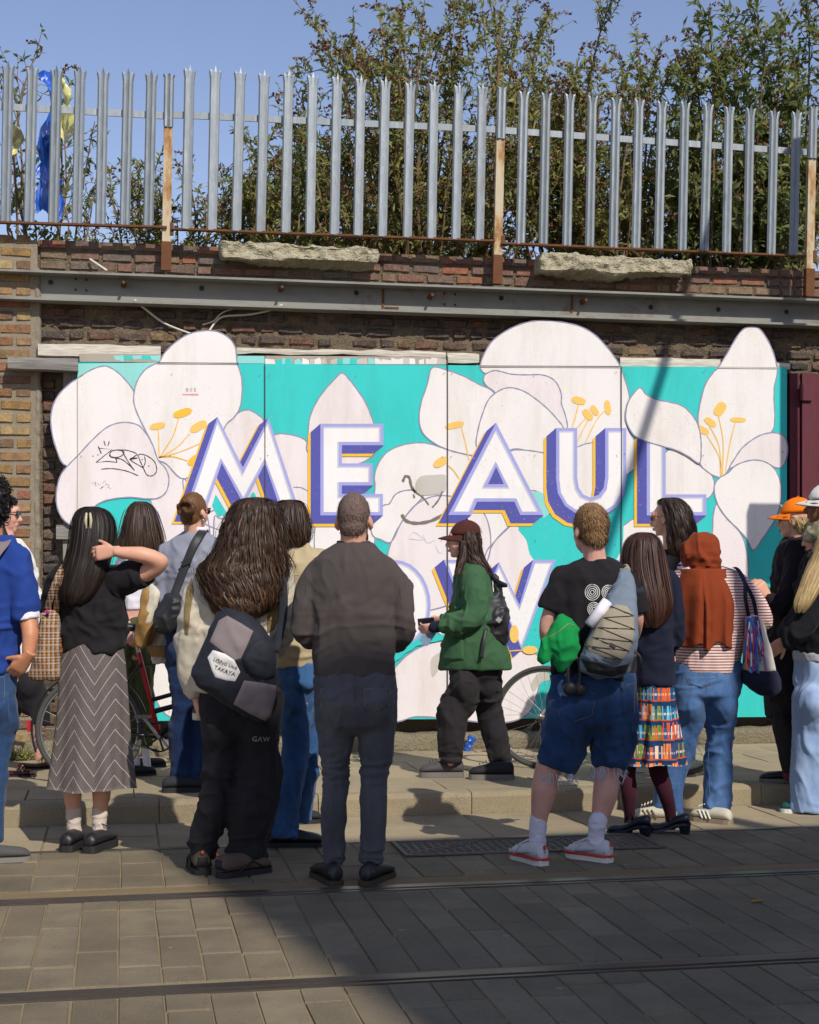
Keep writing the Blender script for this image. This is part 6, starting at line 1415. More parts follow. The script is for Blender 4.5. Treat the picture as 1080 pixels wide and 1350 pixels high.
f.body('fair', h, (386, 730, 0), [(730, 365, 412, 0, .07), (800, 370, 420, 0, .1), (880, 372, 412, 0, .1), (930, 376, 412, 0, .09)], [[(388, 925, 0, 13), (376, 1100, 0, 8)], [(403, 925, .1, 12), (399, 1080, .2, 7)], [(368, 745, 0, 13), (357, 832, .02, 9), (372, 852, .24, 7)], [(424, 745, 0, 13), (434, 832, .02, 9), (418, 852, .24, 7)]], [f.hand((372, 852, .24), (384, 854, .32), (0, 0, -1), -1, 20), f.hand((418, 852, .24), (406, 854, .32), (0, 0, -1), 1, 20)])
f.hair([(659, 374, 392, .01, .03), (665, 365, 400, 0, .08), (678, 360, 405, 0, .105), (693, 359, 408, -.01, .115), (706, 361, 408, -.02, .1), (715, 364, 406, -.03, .075), (722, 372, 402, -.03, .04)], HR['brown'], 1300, (.006, 12), 11, (90, 50, .35), .93, .0052)
for u, v, yw in ((390, 1116, -86), (392, 1086, -70)): f.shoe(u, v, yw, m_leather if v > 1100 else m_shoe_dk, m_sole_k, .29, .1, (.06, .07, .07, .052, .045), .026)

# ---- woman in green jacket walking, in profile
f = Fig('woman in maroon cap and green jacket walking past in profile with phone', 614, 1022, ZP)
c_gn = cloth('green_canvas', hexc('3d5f41'), .12, 500)
f.garment('jacket', c_gn, [[(736, 610, 632, 0, .06), (743, 606, 637, 0, .1), (752, 602, 643, 0, .16), (766, 599, 648, 0, .2), (790, 595, 653, 0, .2), (820, 591, 659, 0, .2), (850, 584, 668, 0, .21), (870, 579, 673, 0, .21), (882, 577, 675, 0, .2)]],
    [[(624, 762, -.14, 18), (627, 785, -.19, 17), (624, 808, -.22, 15.5), (610, 820, -.22, 14.5), (592, 824, -.2, 13), (582, 825, -.18, 11.5)], [(618, 765, .14, 16), (612, 800, .2, 14), (588, 818, .14, 11)]], .0085, 4, folds(.006, (9, 9, 5), 7, [(1.05, .1, .008, (11, 9, 12)), (1.15, .08, .005, (12, 9, 9))]))
f.line('seam', [(604, 751), (615, 752), (628, 757), (638, 765)], 'jacket', c_gn, .002)
f.decal('pocket', [(587, 836), (611, 833), (612, 870), (584, 872)], 'jacket', c_gn, .012)
c_tk = cloth('black_trouser', hexc('2c292b'), .2)
f.garment('trousers', c_tk, [[(868, 594, 660, 0, .15), (890, 594, 661, 0, .16), (912, 590, 663, 0, .15)]], [[(612, 905, -.06, 20), (598, 935, -.08, 21), (597, 965, -.09, 18.5), (595, 1000, -.09, 14)], [(643, 905, .05, 18), (645, 935, .06, 18), (653, 970, .07, 17), (660, 1004, .07, 13.5)]], .009, 4, folds(.006, (10, 10, 4), 2, [(.5, .12, .007, (9, 9, 16)), (.15, .06, .005, (9, 9, 26))]))
for u, v, y in ((595, 997, -.09), (660, 1002, .07)):
    g = Geo(); P, r = f.T([(u, v, y, 14.6), (u, v + 8, y, 14.4)]); g.tube(P, r, 16, round_ends=False); g.obj('cuff', c_tk, f.root, True)
h = f.head_geo(611, 690, 92, 2, 0, .225)
f.body('pink', h, (617, 745, 0), [(745, 606, 634, 0, .1), (800, 602, 640, 0, .12), (880, 602, 650, 0, .12), (900, 604, 652, 0, .12)], [[(612, 905, -.06, 13), (597, 950, -.08, 10), (594, 1012, -.09, 6)], [(643, 905, .05, 13), (650, 955, .06, 10), (661, 1014, .07, 6)], [(624, 762, -.14, 11), (624, 810, -.22, 8), (576, 826, -.17, 5.5)], [(618, 765, .14, 11), (612, 800, .2, 8), (578, 818, .1, 5.5)]],
    [f.hand((577, 826, -.17), (563, 829, -.16), (.1, .8, .5), -1, 28, .95), f.hand((580, 817, .08), (566, 818, .02), (.1, -.7, -.5), 1, 22, .95)])
g = Geo(); P, r = f.T([(583, 825, -.18, 8), (572, 827, -.17, 8)]); g.tube(P, r, 14); f.solid('glove_cuff', cloth('navy_knit', hexc('1f2130')), g, .006, 2)
f.hair([(700, 602, 630, 0, .08), (712, 601, 634, 0, .1), (724, 604, 634, .0, .1), (736, 606, 638, .0, .1), (748, 610, 645, -.01, .09), (760, 628, 650, -.02, .06)], HR['brown'], 700, (.008, 14), 13, (180, 72, .05), .9, .005, clump=40)
f.hair([(712, 606, 616, -.1, .012), (730, 605, 617, -.115, .016), (745, 602, 612, -.14, .016), (760, 598, 606, -.16, .012)], HR['brown'], 220, (.006, 10), 14, None, .9, .005, clump=20)
f.cap(cloth('maroon_cotton', hexc('4e2a24')), .078, .012); f.lips(m_lip); f.eyes()
m_run = M('black_trainer', hexc('242325'), .8, .25, 20, 140, .3, .003); m_gsole = M('grey_foam', hexc('6f6b66'), .7, .15, 20, 60, .2, .003)
for u, v, yw in ((582, 1024, 90), (648, 1027, 88)):
    o = f.shoe(u, v, yw, m_run if u > 600 else M('grey_trainer', hexc('4c474a'), .8, .25, 20, 140, .3, .003), m_gsole, .285, .1, (.085, .08, .075, .055, .045), .032); f.laces(o, m_black)
b = f.held('mini_backpack', 'small black backpack on the back of woman in green jacket', 'backpack')
b.garment('bag_body', m_nyl, [[(782, 636, 660, -.06, .05), (795, 632, 667, -.07, .085), (815, 629, 671, -.08, .11), (832, 632, 671, -.08, .1), (845, 645, 668, -.08, .07), (850, 655, 664, -.08, .04)]], [[(655, 790, -.06, 6), (657, 770, -.05, 5), (651, 758, -.03, 4)]], .008, 3, folds(.008, (12, 12, 12), 3), 2.4)
b.strap('strap', [b.p(650, 762, -.04), b.p(660, 768, -.1), b.p(668, 772, -.12), b.p(655, 772, -.08)], .022, m_nyl); b.strap('strap', [b.p(641, 829, -.2), b.p(638, 845, -.235), b.p(635, 868, -.24)], .022, m_nyl); b.strap('strap', [b.p(634, 820, -.16), b.p(628, 812, -.21), b.p(622, 790, -.215)], .028, m_nyl)
b.decal('logo_print', [(653, 818), (657, 813), (662, 817), (658, 822)], 'bag_body', cloth('grey_print', hexc('9a9792')), .004, 3)
ph = f.held('mobile_phone', 'dark mobile phone held out by woman in green jacket', 'phone'); g = Geo()
q = f.p(562, 822, -.12); rt = Matrix.Rotation(R(-6), 3, 'Y') @ Matrix.Rotation(R(25), 3, 'X'); g.box(q, (.105, .012, .075), rt); f2 = g.obj('phone_body', M('dark_case', hexc('20252e'), .5), ph.root)
ph = f.held('note_cards', 'pale blue note card held under the phone', 'card'); g = Geo(); g.box(f.p(564, 840, -.15), (.062, .004, .10), Matrix.Rotation(R(35), 3, 'Y')); g.obj('card', cloth('blue_card', hexc('7f93a8'), .05), ph.root)

def dense_(P, k=6): return [(a[0] + (b_[0] - a[0]) * i / k, a[1] + (b_[1] - a[1]) * i / k) for a, b_ in zip(P[:-1], P[1:]) for i in range(k)] + [P[-1]]
# ---- boy in black T-shirt and cut-off denim shorts
f = Fig('sandy-haired person in black T-shirt and frayed denim shorts', 745, 1134)
f.garment('t_shirt', c_blk, [[(737, 770, 802, 0, .058), (742, 757, 812, 0, .075), (750, 740, 824, 0, .095), (762, 732, 832, 0, .115), (800, 733, 836, 0, .125), (850, 731, 838, 0, .125), (898, 728, 838, 0, .13)]], [[(746, 765, 0, 19), (733, 788, -.01, 20), (723, 806, -.01, 17.5)], [(822, 765, 0, 19), (834, 790, 0, 19), (840, 810, .0, 17)]], .0085, 4, folds(.006, (10, 10, 4), 11, [(1.05, .12, .006, (9, 9, 16))]))
c_prt = cloth('white_print', hexc('d9d5cf'), .05)
for cx, cy, R0 in ((781, 781, 10.5), (802, 781, 9.5), (783, 803, 9), (803, 803, 8)):
    for k in range(4): f.line('printed_ring', [(cx + R0 * (k + 1) / 4.4 * math.cos(a * .35 + .1), cy + R0 * (k + 1) / 4.4 * math.sin(a * .35 + .1) * 1.1) for a in range(19)], 't_shirt', c_prt, .0024, .0015)
sj = denim('short_denim', hexc('1a2f4e'), hexc('426899'), .4)
f.garment('shorts', sj, [[(886, 728, 838, 0, .125), (920, 721, 840, -.01, .14), (950, 717, 839, -.01, .14), (968, 716, 836, 0, .12)]], [[(748, 950, -.02, 30), (741, 985, -.02, 30), (733, 1013, -.02, 27)], [(806, 950, .02, 30), (806, 985, .02, 28), (803, 1010, .02, 24)]], .0085, 4, folds(.005, (10, 10, 5), 3, [(.55, .1, .006, (11, 9, 14))]))
jeans_details(f, 'shorts', sj, [[(806, 905), (798, 940), (778, 965)]], [[(739, 915), (786, 914), (781, 942), (758, 951), (738, 944)], [(818, 906), (836, 900), (836, 940), (822, 944)]])
rs = np.random.RandomState(3)
for side, (uc, vc, rr, y) in enumerate(((733, 1017, 26, -.02), (803, 1013, 23, .02))):
    g = Geo()
    for k in range(64):
        a = rs.uniform(0, 6.28); q = f.p(uc, vc + (2 if side == 0 else 0), y) + Vector((rr / f.k * math.cos(a), rr / f.k * math.sin(a), rs.uniform(-.004, .012))); l = rs.uniform(.02, .06) * (1 + (k % 9 == 0))
        g.tube([q, q + Vector((rs.uniform(-.012, .012), rs.uniform(-.008, .008), -l * .6)), q + Vector((rs.uniform(-.02, .02), rs.uniform(-.01, .01), -l))], [.0024, .002, .0014], 4)
    o = g.obj('frayed_threads', cloth('pale_thread', hexc('c4c8d2')), f.root); o['kind'] = 'stuff'
h = f.head_geo(778, 666, 24, 6, 0, .24, fem=False)
f.body('pink', h, (786, 752, 0), [(752, 755, 815, 0, .07), (810, 752, 818, 0, .1), (900, 745, 822, 0, .1), (950, 740, 818, 0, .1)],
    [[(745, 955, -.02, 24), (721, 1020, -.02, 17.5), (717, 1045, -.03, 17), (711, 1080, -.02, 11.5), (709, 1112, -.01, 9)], [(806, 955, .02, 24), (800, 1020, .02, 17.5), (798, 1048, .01, 17), (790, 1083, .02, 11.5), (786, 1112, .03, 9)],
     [(746, 765, 0, 14), (722, 815, -.01, 10), (720, 842, .03, 8.5), (735, 860, .22, 7)], [(822, 765, 0, 14), (840, 815, 0, 10), (830, 855, .2, 7)]], [f.hand((736, 860, .22), (748, 862, .3), (0, 0, -1), -1, 25), f.hand((830, 855, .2), (818, 858, .3), (0, 0, -1), 1, 25)], .057)
f.cropped(HR['sandy'], 9, 8000, .016, -.04, .03, 1.06, ymax=.1, neckline=-.1)
m_wt = M('white_trainer', hexc('c9c8cb'), .6, .1, 20, 160, .3, .002); m_rd = M('red_foam', hexc('c43a2c'), .6)
for k, (u, v, yw) in enumerate(((698, 1136, 30), (777, 1133, 48))):
    g = Geo(); P, r = f.T([(710 if k == 0 else 788.5, 1081, -.02, 11.8), (709 if k == 0 else 786, 1100, -.01, 11), (708 if k == 0 else 785, 1116, 0, 11)]); g.tube(P, r, 16); f.solid('sock', cloth('white_sock', hexc('d6d6e2'), .05), g, .006, 2, folds(.002, (20, 20, 40), 4, fine=.0005))
    o = f.shoe(u, v, yw, m_wt, m_sole_w, .262, .096, (.082, .08, .07, .05, .04), .03); f.laces(o, c_prt, 5, .07); Mx = f.last[0]
    for sx in (-1, 1):
        g = Geo(); g.tube([Mx @ Vector((sx * .04, -.06, .06)), Mx @ Vector((sx * .044, .0, .05)), Mx @ Vector((sx * .046, .05, .045)), Mx @ Vector((sx * .036, .03, .075))], [.004, .007, .006, .003], 6); g.obj('side_flash', M('silver_overlay', hexc('a9adb8'), .4, .1, 20, 80, .1, metal=.4), o, True)
        g = Geo(); g.tube([Mx @ Vector((sx * .047, .06, .04)), Mx @ Vector((sx * .048, .095, .042)), Mx @ Vector((sx * .036, .125, .05))], [.006, .007, .004], 6); g.obj('toe_overlay', M('silver_overlay', hexc('a9adb8'), .4), o, True)
    g = Geo(); g.tube([Mx @ Vector((-.028, -.11, .055)), Mx @ Vector((0, -.125, .07)), Mx @ Vector((.028, -.11, .055))], [.008, .011, .008], 8); g.obj('heel_counter', M('silver_overlay', hexc('a9adb8'), .4), o, True)
    g = Geo(); g.box(Mx @ Vector((0, -.133, .09)), (.016, .01, .02)); g.obj('heel_tab', m_rd, o); g = Geo()
    prof = [(-.5, .32), (-.47, .62), (-.38, .78), (-.2, .8), (0, .82), (.18, .94), (.32, .99), (.42, .84), (.475, .58)]
    P = [Mx @ Vector((-w_ * .05 * 1.06, t * .262 * 1.02, .032)) for t, w_ in prof[::-1]] + [Mx @ Vector((w_ * .05 * 1.06, t * .262 * 1.02, .032)) for t, w_ in prof]; g.tube(P, .007, 6); g.obj('red_midsole_line', m_rd, o, True)
b = f.held('sling_backpack', 'beige and blue-grey sling backpack laced with cord on person in shorts', 'backpack')
c_bl, c_be = cloth('blue_grey_nylon', hexc('6f7b88'), .15, 400, .7), cloth('beige_nylon', hexc('9b917c'), .1, 400, .7)
b.garment('bag_body', c_bl, [[(750, 818, 830, -.09, .02), (765, 812, 836, -.13, .04), (785, 801, 839, -.17, .06), (810, 789, 841, -.2, .085), (840, 775, 841, -.21, .1), (865, 764, 838, -.21, .1), (882, 765, 830, -.2, .085), (893, 785, 818, -.19, .05)]], [], .0075, 3, folds(.004, (9, 9, 9), 3), 2.4)
pn = b.decal('front_panel', [(812, 797), (826, 799), (835, 812), (836, 835), (830, 858), (818, 872), (800, 868), (776, 858), (773, 850), (788, 825), (800, 805)], 'bag_body', c_be, .006)
zz = [(806, 800), (834, 812), (797, 815), (836, 830), (790, 828), (835, 846), (783, 841), (829, 858), (777, 852), (820, 869), (796, 866)]
def dense(P, k=8): return [(a[0] + (b_[0] - a[0]) * i / k, a[1] + (b_[1] - a[1]) * i / k) for a, b_ in zip(P[:-1], P[1:]) for i in range(k)] + [P[-1]]
b.line('cord', dense(zz), 'bag_body', m_black, .0026, .009); b.line('cord', dense([(800, 803), (786, 826), (773, 850), (776, 858)]), 'bag_body', m_black, .0026, .009)
b.decal('logo_print', [(805, 847), (813, 851), (810, 856), (803, 852)], 'bag_body', m_nyl, .009, 3); b.decal('base_panel', [(766, 868), (790, 872), (815, 880), (830, 874), (826, 886), (806, 892), (775, 886)], 'bag_body', m_nyl, .007)
b.strap('strap', [b.p(824, 758, -.11), b.p(824, 750, -.07), b.p(820, 745, .02)], .055, c_be); b.strap('buckle_strap', [b.p(830, 775, -.17), b.p(840, 780, -.17), b.p(850, 776, -.12)], .03, m_black); b.strap('zip_pull', [b.p(836, 858, -.26), b.p(844, 866, -.27), b.p(846, 876, -.27)], .012, m_black)
b = f.held('paper_roll', 'rolled sheet of white paper tucked into the sling backpack', 'paper'); P = [b.p(777, 824, -.26), b.p(801, 793, -.235)]; g = Geo(); g.tube(P, [.026, .028], 20, round_ends=False); g.obj('roll', cloth('white_paper', hexc('dcd8e0'), .03, 200), b.root, True)
b = f.held('green_jacket', 'bright green jacket bundled and hung from the sling backpack', 'jacket')
b.garment('bundle', cloth('bright_green', hexc('128a45'), .15), [[(811, 735, 741, -.17, .015), (818, 731, 750, -.18, .04), (830, 724, 761, -.18, .065), (843, 717, 762, -.18, .075), (855, 721, 761, -.18, .065), (868, 727, 756, -.18, .05), (879, 731, 750, -.18, .035), (887, 736, 743, -.18, .02)]], [[(722, 845, -.2, 7), (716, 862, -.2, 6.5), (714, 872, -.19, 5)], [(722, 856, -.2, 6), (721, 874, -.2, 4.5)]], .0075, 3, folds(.007, (13, 6, 4), 6, [(1.1, .12, .004, (20, 8, 9))], fine=.001), 2.2); b.line('zip', dense_([(724, 841), (738, 832), (750, 822), (757, 826)]), 'bundle', m_stitch, .002, .002)
b = f.held('headphones', 'black headphones clipped to the waist of person in shorts', 'headphones'); g = Geo(); C = b.p(757, 888, -.2)
g.tube([C + Vector((.055 * math.cos(a) * .55, .0, .085 * math.sin(a))) for a in [R(-60 + 300 * k / 18) for k in range(19)]], .010, 8); g.obj('headband', m_black, b.root, True)
for dz in (-.075,): g = Geo(); g.ball(C + Vector((-.02, 0, dz)), (.035, .02, .035)); g.ball(C + Vector((.03, .01, dz)), (.03, .02, .035)); g.obj('ear_cup', m_black, b.root, True)
# ---- woman in navy jacket and book-print skirt
f = Fig('long-haired woman in navy jacket, book-print skirt and burgundy tights', 856, 1098)
c_navy = cloth('navy_wool', hexc('1b1f30'), .2)
f.garment('jacket', c_navy, [[(742, 838, 868, 0, .06), (750, 828, 880, 0, .085), (762, 824, 887, 0, .11), (790, 827, 888, 0, .125), (830, 834, 887, 0, .12), (870, 838, 889, 0, .125), (903, 839, 889, 0, .13)]], [[(836, 765, 0, 15), (829, 800, 0, 14), (831, 838, .02, 12.5), (842, 850, .14, 11)], [(880, 765, 0, 15), (889, 800, 0, 14), (890, 838, .02, 12.5), (880, 850, .14, 11)]], .009, 4, folds(.006, (10, 10, 4), 2, [(1.05, .1, .006, (9, 9, 16))]))
def books(t, x, y, z):
    row = mth(t, 'FLOOR', mul(t, z, 1 / .105)); fz = frac(t, mul(t, z, 1 / .105))
    wn = N(t, 'ShaderNodeTexWhiteNoise', noise_dimensions='1D'); t.links.new(row, wn.inputs['W'])
    sh = mth(t, 'ADD', mul(t, x, 1 / .021), mul(t, wn.outputs[0], 7.)); tilt = mth(t, 'ADD', sh, mul(t, mul(t, fz, .5), mth(t, 'SINE', mul(t, row, 2.3)))); tilt = mth(t, 'ADD', tilt, mth(t, 'SINE', mul(t, x, 130.)))
    col = mth(t, 'FLOOR', tilt); w2 = N(t, 'ShaderNodeTexWhiteNoise', noise_dimensions='2D'); cb = N(t, 'ShaderNodeCombineXYZ'); t.links.new(col, cb.inputs[0]); t.links.new(row, cb.inputs[1]); t.links.new(cb.outputs[0], w2.inputs['Vector'])
    c = ramp(t, w2.outputs[0], [(0, hexc('1e5f8a')), (.14, hexc('e0622f')), (.28, hexc('efc9b4')), (.42, hexc('69b7cf')), (.50, hexc('7d8f3f')), (.62, hexc('513f5c')), (.72, hexc('e9884f')), (.84, hexc('1c4f78')), (.93, hexc('d2573a'))], 'CONSTANT')
    top = mth(t, 'ADD', .62, mul(t, w2.outputs[0], .3)); c = mixc(t, mth(t, 'GREATER_THAN', fz, top), c, hexc('16395c')); gap = frac(t, tilt); c = mixc(t, mul(t, mth(t, 'LESS_THAN', gap, .09), .9), c, hexc('142f4c'))
    lab = mul(t, mul(t, mth(t, 'GREATER_THAN', fz, .3), mth(t, 'LESS_THAN', fz, .42)), mul(t, mth(t, 'GREATER_THAN', gap, .3), mth(t, 'LESS_THAN', gap, .8))); c = mixc(t, mul(t, lab, .7), c, hexc('f0d9c2'))
    return mixc(t, mth(t, 'LESS_THAN', fz, .07), c, hexc('c8552c'))
f.skirt('skirt', [(868, 845, 884, 0, .1), (890, 841, 887, 0, .12), (920, 839, 889, 0, .13), (950, 835, 893, 0, .15), (980, 829, 898, 0, .165), (1006, 824, 902, 0, .175)], pattern_mat('book_print', books), 8, .016, 5)
h = f.head_geo(848, 706, 14, 10, 0, .224)
f.body('fair', h, (853, 770, 0), [(765, 838, 876, 0, .07), (820, 842, 880, 0, .09), (900, 846, 880, 0, .1), (925, 848, 880, 0, .09)], [[(850, 920, 0, 13), (829, 1010, 0, 9), (831, 1085, 0, 6)], [(878, 920, 0, 13), (868, 1010, 0, 9), (884, 1080, 0, 6)], [(836, 765, 0, 10), (830, 840, .02, 8), (848, 852, .22, 6)], [(880, 765, 0, 10), (890, 840, .02, 8), (874, 852, .22, 6)]], [f.hand((848, 852, .22), (858, 854, .3), (0, 0, -1), -1, 25, .92), f.hand((874, 852, .22), (864, 854, .3), (0, 0, -1), 1, 25, .92)])
f.garment('tights', cloth('burgundy_knit', hexc('3d1a26'), .15), [], [[(848, 950, 0, 14), (828, 1010, .0, 11.5), (829, 1040, -.02, 11), (830, 1075, 0, 7.2), (828, 1098, .0, 6.5)], [(872, 950, 0, 14), (867, 1008, .0, 13), (876, 1040, -.02, 11), (884, 1072, 0, 8), (884, 1094, .0, 7)]], .008, 3)
f.hair([(702, 840, 858, 0, .03), (708, 831, 866, 0, .08), (720, 824, 872, 0, .11), (740, 821, 876, -.01, .12), (760, 824, 880, -.05, .1), (780, 829, 884, -.1, .075), (800, 835, 886, -.12, .06), (816, 841, 880, -.12, .05), (828, 850, 868, -.12, .03)], HR['auburn'], 1500, (.005, 9), 3, (105, 42, .3), .93, .005)
f.glasses(lens, M('blue_frame', hexc('2f3560'), .3))
m_hl = M('navy_leather', hexc('171a2a'), .4, .2, 20, 160, .15, .0015)
for u, v, yw in ((829, 1100, 62), (880, 1098, 72)):
    o = f.shoe(u, v, yw, m_hl, m_hl, .245, .086, (.062, .05, .04, .045, .04), .012, .5, heel=.05); Mx = f.last[0]; g = Geo(); g.tube([Mx @ Vector((-.036, -.02, .075)), Mx @ Vector((0, -.01, .115)), Mx @ Vector((.036, -.02, .075))], .006, 6); g.obj('strap', m_hl, o, True)

# ---- woman in sunglasses with dark shoulder-length hair
f = Fig('dark-haired woman in sunglasses and black top looking left before the mural', 884, 1018, ZP)
f.garment('top', c_blk, [[(724, 876, 898, 0, .06), (732, 866, 907, 0, .09), (745, 860, 914, 0, .115), (790, 862, 913, 0, .12), (860, 864, 910, 0, .12)]], [[(868, 748, 0, 11), (860, 790, 0, 10), (864, 825, .05, 8)], [(906, 748, 0, 11), (914, 790, 0, 10), (912, 825, .05, 8)]], .01, 4, folds(.006, (10, 10, 4), 3))
f.decal('printed_panel', [(893, 745), (900, 738), (906, 742), (903, 752), (893, 756)], 'top', pattern_mat('lanyard_print', lambda t, x, y, z: mixc(t, band(t, z, .03, 0, .5), hexc('e0e0e0'), mixc(t, band(t, x, .03, 0, .5), hexc('c43a86'), hexc('2c3038')))), .005)
f.garment('trousers', c_bt, [[(850, 864, 910, 0, .12), (890, 862, 912, 0, .125)]], [[(876, 885, 0, 14), (868, 940, 0, 12), (858, 1006, 0, 11)], [(898, 885, 0, 14), (892, 940, 0, 12), (888, 1006, 0, 11)]], .011, 4, folds(.006, (10, 10, 4), 4))
h = f.head_geo(879, 660, 62, 8, 0, .228)
f.body('fair', h, (886, 735, 0), [(735, 872, 902, 0, .07), (800, 870, 905, 0, .09), (890, 872, 904, 0, .1)], [[(876, 885, 0, 9), (860, 1008, 0, 5)], [(898, 885, 0, 9), (889, 1008, 0, 5)], [(868, 748, 0, 8), (860, 800, .02, 6), (868, 840, .16, 5)], [(906, 748, 0, 8), (914, 800, .02, 6), (906, 840, .16, 5)]], [f.hand((868, 840, .16), (874, 846, .24), (0, 0, -1), -1, 25), f.hand((906, 840, .16), (900, 846, .24), (0, 0, -1), 1, 25)])
f.hair([(656, 876, 893, .0, .03), (661, 869, 900, 0, .08), (672, 870, 908, 0, .13), (686, 873, 912, .0, .14), (702, 875, 916, -.01, .135), (718, 876, 915, -.02, .12), (732, 880, 908, -.02, .08), (742, 886, 902, -.02, .04)], HR['brown'], 1100, (.012, 16), 6, (162, 50, .22), .92, .0052)
f.glasses(lens, M('gold_frame', hexc('a88a4a'), .3, .1, 9, 20, 0, metal=.8)); f.lips(m_lip)
for u, v in ((846, 1017), (880, 1016)): f.shoe(u, v, 75, m_wt, m_sole_w, .26, .095, (.06, .07, .065, .05, .045), .03)

# ---- woman in rust hijab and striped shirt
f = Fig('woman in rust headscarf, striped shirt and blue jeans', 920, 1082)
m_str = pattern_mat('red_stripe', lambda t, x, y, z: mixc(t, band(t, z, .0165, 0, .42), hexc('ded3cb'), hexc('a04a3c')))
f.garment('shirt', m_str, [[(744, 908, 946, 0, .07), (752, 894, 968, 0, .095), (764, 887, 982, 0, .12), (800, 888, 984, 0, .14), (840, 890, 981, 0, .145), (868, 892, 976, 0, .155), (886, 897, 971, 0, .16)]], [[(970, 770, 0, 18), (992, 795, -.02, 18), (1003, 815, -.01, 15.5), (996, 826, .1, 13), (980, 824, .22, 10)], [(896, 770, 0, 16), (888, 800, .03, 14), (884, 820, .1, 12), (890, 826, .2, 10)]], .0085, 4, folds(.004, (10, 10, 3), 5, [(1.08, .09, .005, (10, 9, 14))]))
jb = denim('mid_denim', hexc('2b4b78'), hexc('7397c4'), .5)
f.garment('jeans', jb, [[(872, 891, 977, 0, .14), (890, 888, 978, -.01, .155), (915, 886, 976, -.02, .16), (938, 886, 972, 0, .14)]], [[(908, 930, 0, 22), (903, 975, 0, 18), (888, 1020, 0, 18), (882, 1045, .0, 19), (882, 1074, .0, 19.5)], [(950, 930, 0, 22), (949, 975, 0, 18), (947, 1020, 0, 19), (946, 1045, 0, 19.5), (945, 1074, 0, 20)]], .0085, 4, folds(.005, (11, 11, 4), 6, [(.82, .06, .006, (10, 9, 20)), (.45, .1, .006, (8, 8, 18)), (.06, .05, .005, (9, 9, 26))]))
jeans_details(f, 'jeans', jb, [[(932, 895), (931, 915), (930, 935)], [(934, 985), (935, 1030), (935, 1068)]], [[(906, 893), (944, 892), (938, 902), (925, 907), (909, 902)], [(968, 868), (975, 868), (974, 893), (968, 893)]])
h = f.head_geo(924, 707, -4, 8, 0, .224)
f.body('tan', h, (926, 765, 0), [(765, 905, 950, 0, .08), (820, 905, 962, 0, .11), (900, 905, 962, 0, .12), (930, 908, 958, 0, .1)], [[(908, 930, 0, 15), (885, 1072, 0, 8)], [(950, 930, 0, 15), (946, 1072, 0, 8)], [(970, 770, 0, 12), (1002, 816, 0, 9), (974, 824, .26, 7)], [(896, 770, 0, 12), (885, 818, .1, 9), (896, 828, .26, 7)]], [f.hand((974, 824, .26), (962, 826, .34), (0, 0, -1), 1, 25), f.hand((896, 828, .26), (906, 830, .34), (0, 0, -1), -1, 25)])
c_hj = cloth('rust_crepe', hexc('83391d'), .1, 700)
def hj(g):
    pass
f.garment('headscarf', c_hj, [[(702, 917, 932, 0, .03), (705, 909, 940, 0, .075), (714, 903, 945, 0, .11), (728, 900, 948, 0, .125), (740, 902, 949, 0, .12), (748, 905, 951, 0, .11), (757, 902, 955, -.01, .115), (764, 906, 952, -.01, .1)]], [], .0075, 3, folds(.006, (9, 9, 9), 3, [(1.5, .05, .008, (8, 8, 34))]), 2.1)
def drape(V): return V
nx, nz = 60, 46; V = []
for lay in (0, 1):
    for j in range(nz):
        t = j / (nz - 1)
        for i in range(nx):
            s_ = i / (nx - 1); uL, uR = 897 - 4 * min(1, t * 3), 962 + 14 * min(1, t * 2.2)
            u = uL + (uR - uL) * s_; vb = 848 + 6 * math.sin(s_ * 9) + (16 * math.exp(-((s_ - .5) / .09) ** 2)) + 10 * max(0, s_ - .75); v = 750 + (vb - 750) * t
            fold = .022 * (1 - abs(math.sin(s_ * 7.5 + .5 * math.sin(t * 2)))) * min(1, t * 3 + .2) + .012 * math.sin(s_ * 23 + t * 1.5) * t + .03 * math.exp(-((s_ - .47) / .03) ** 2) * min(1, t * 2)
            y = -.128 - .045 * math.sin(min(t * 3, 1.2))  - fold + .10 * (abs(s_ - .5) * 2) ** 3
            V.append(f.p(u, v, y + .006 * lay))
Fc = []
for j in range(nz - 1):
    for i in range(nx - 1): a = j * nx + i; q = nx * nz; Fc += [(a, a + 1, a + nx + 1, a + nx), (q + a + 1, q + a, q + a + nx, q + a + nx + 1)]
ring = list(range(nx)) + [j * nx + nx - 1 for j in range(1, nz)] + [(nz - 1) * nx + i for i in range(nx - 2, -1, -1)] + [j * nx for j in range(nz - 2, 0, -1)]
for i in range(len(ring)): a, b = ring[i], ring[(i + 1) % len(ring)]; Fc.append((b, a, a + nx * nz, b + nx * nz))
mk('scarf_drape', V, [x[::-1] for x in Fc], c_hj, f.root, True)
m_cs = M('cream_suede', hexc('c4bda8'), .8, .12, 20, 160, .2, .002)
for u, v, yw in ((862, 1083, 74), (938, 1084, 48)):
    o = f.shoe(u, v, yw, m_cs, M('gum_sole', hexc('8d7d6a'), .7), .265, .1, (.06, .068, .065, .052, .045), .026); f.laces(o, m_sole_w); Mx = f.last[0]
    for k in range(3):
        for sx in (-1, 1): g = Geo(); g.tube([Mx @ Vector((sx * .05, -.02 + k * .026, .03)), Mx @ Vector((sx * .042, .006 + k * .026, .07))], .005, 6, flat=.5); g.obj('stripe', m_sole_w if u > 900 else M('brown_stripe', hexc('5f4b3d'), .7), o, True)
b = f.held('tassel_tote', 'cream tote bag with navy base and colourful tassels', 'bag')
b.garment('bag_body', cloth('cream_canvas', hexc('d3cabb'), .06), [[(812, 986, 1000, -.1, .03), (830, 984, 1008, -.1, .06), (855, 981, 1017, -.1, .075), (880, 980, 1023, -.1, .08), (886, 980, 1024, -.1, .08)]], [], .0085, 3, folds(.006, (11, 11, 4), 3), 2.6)
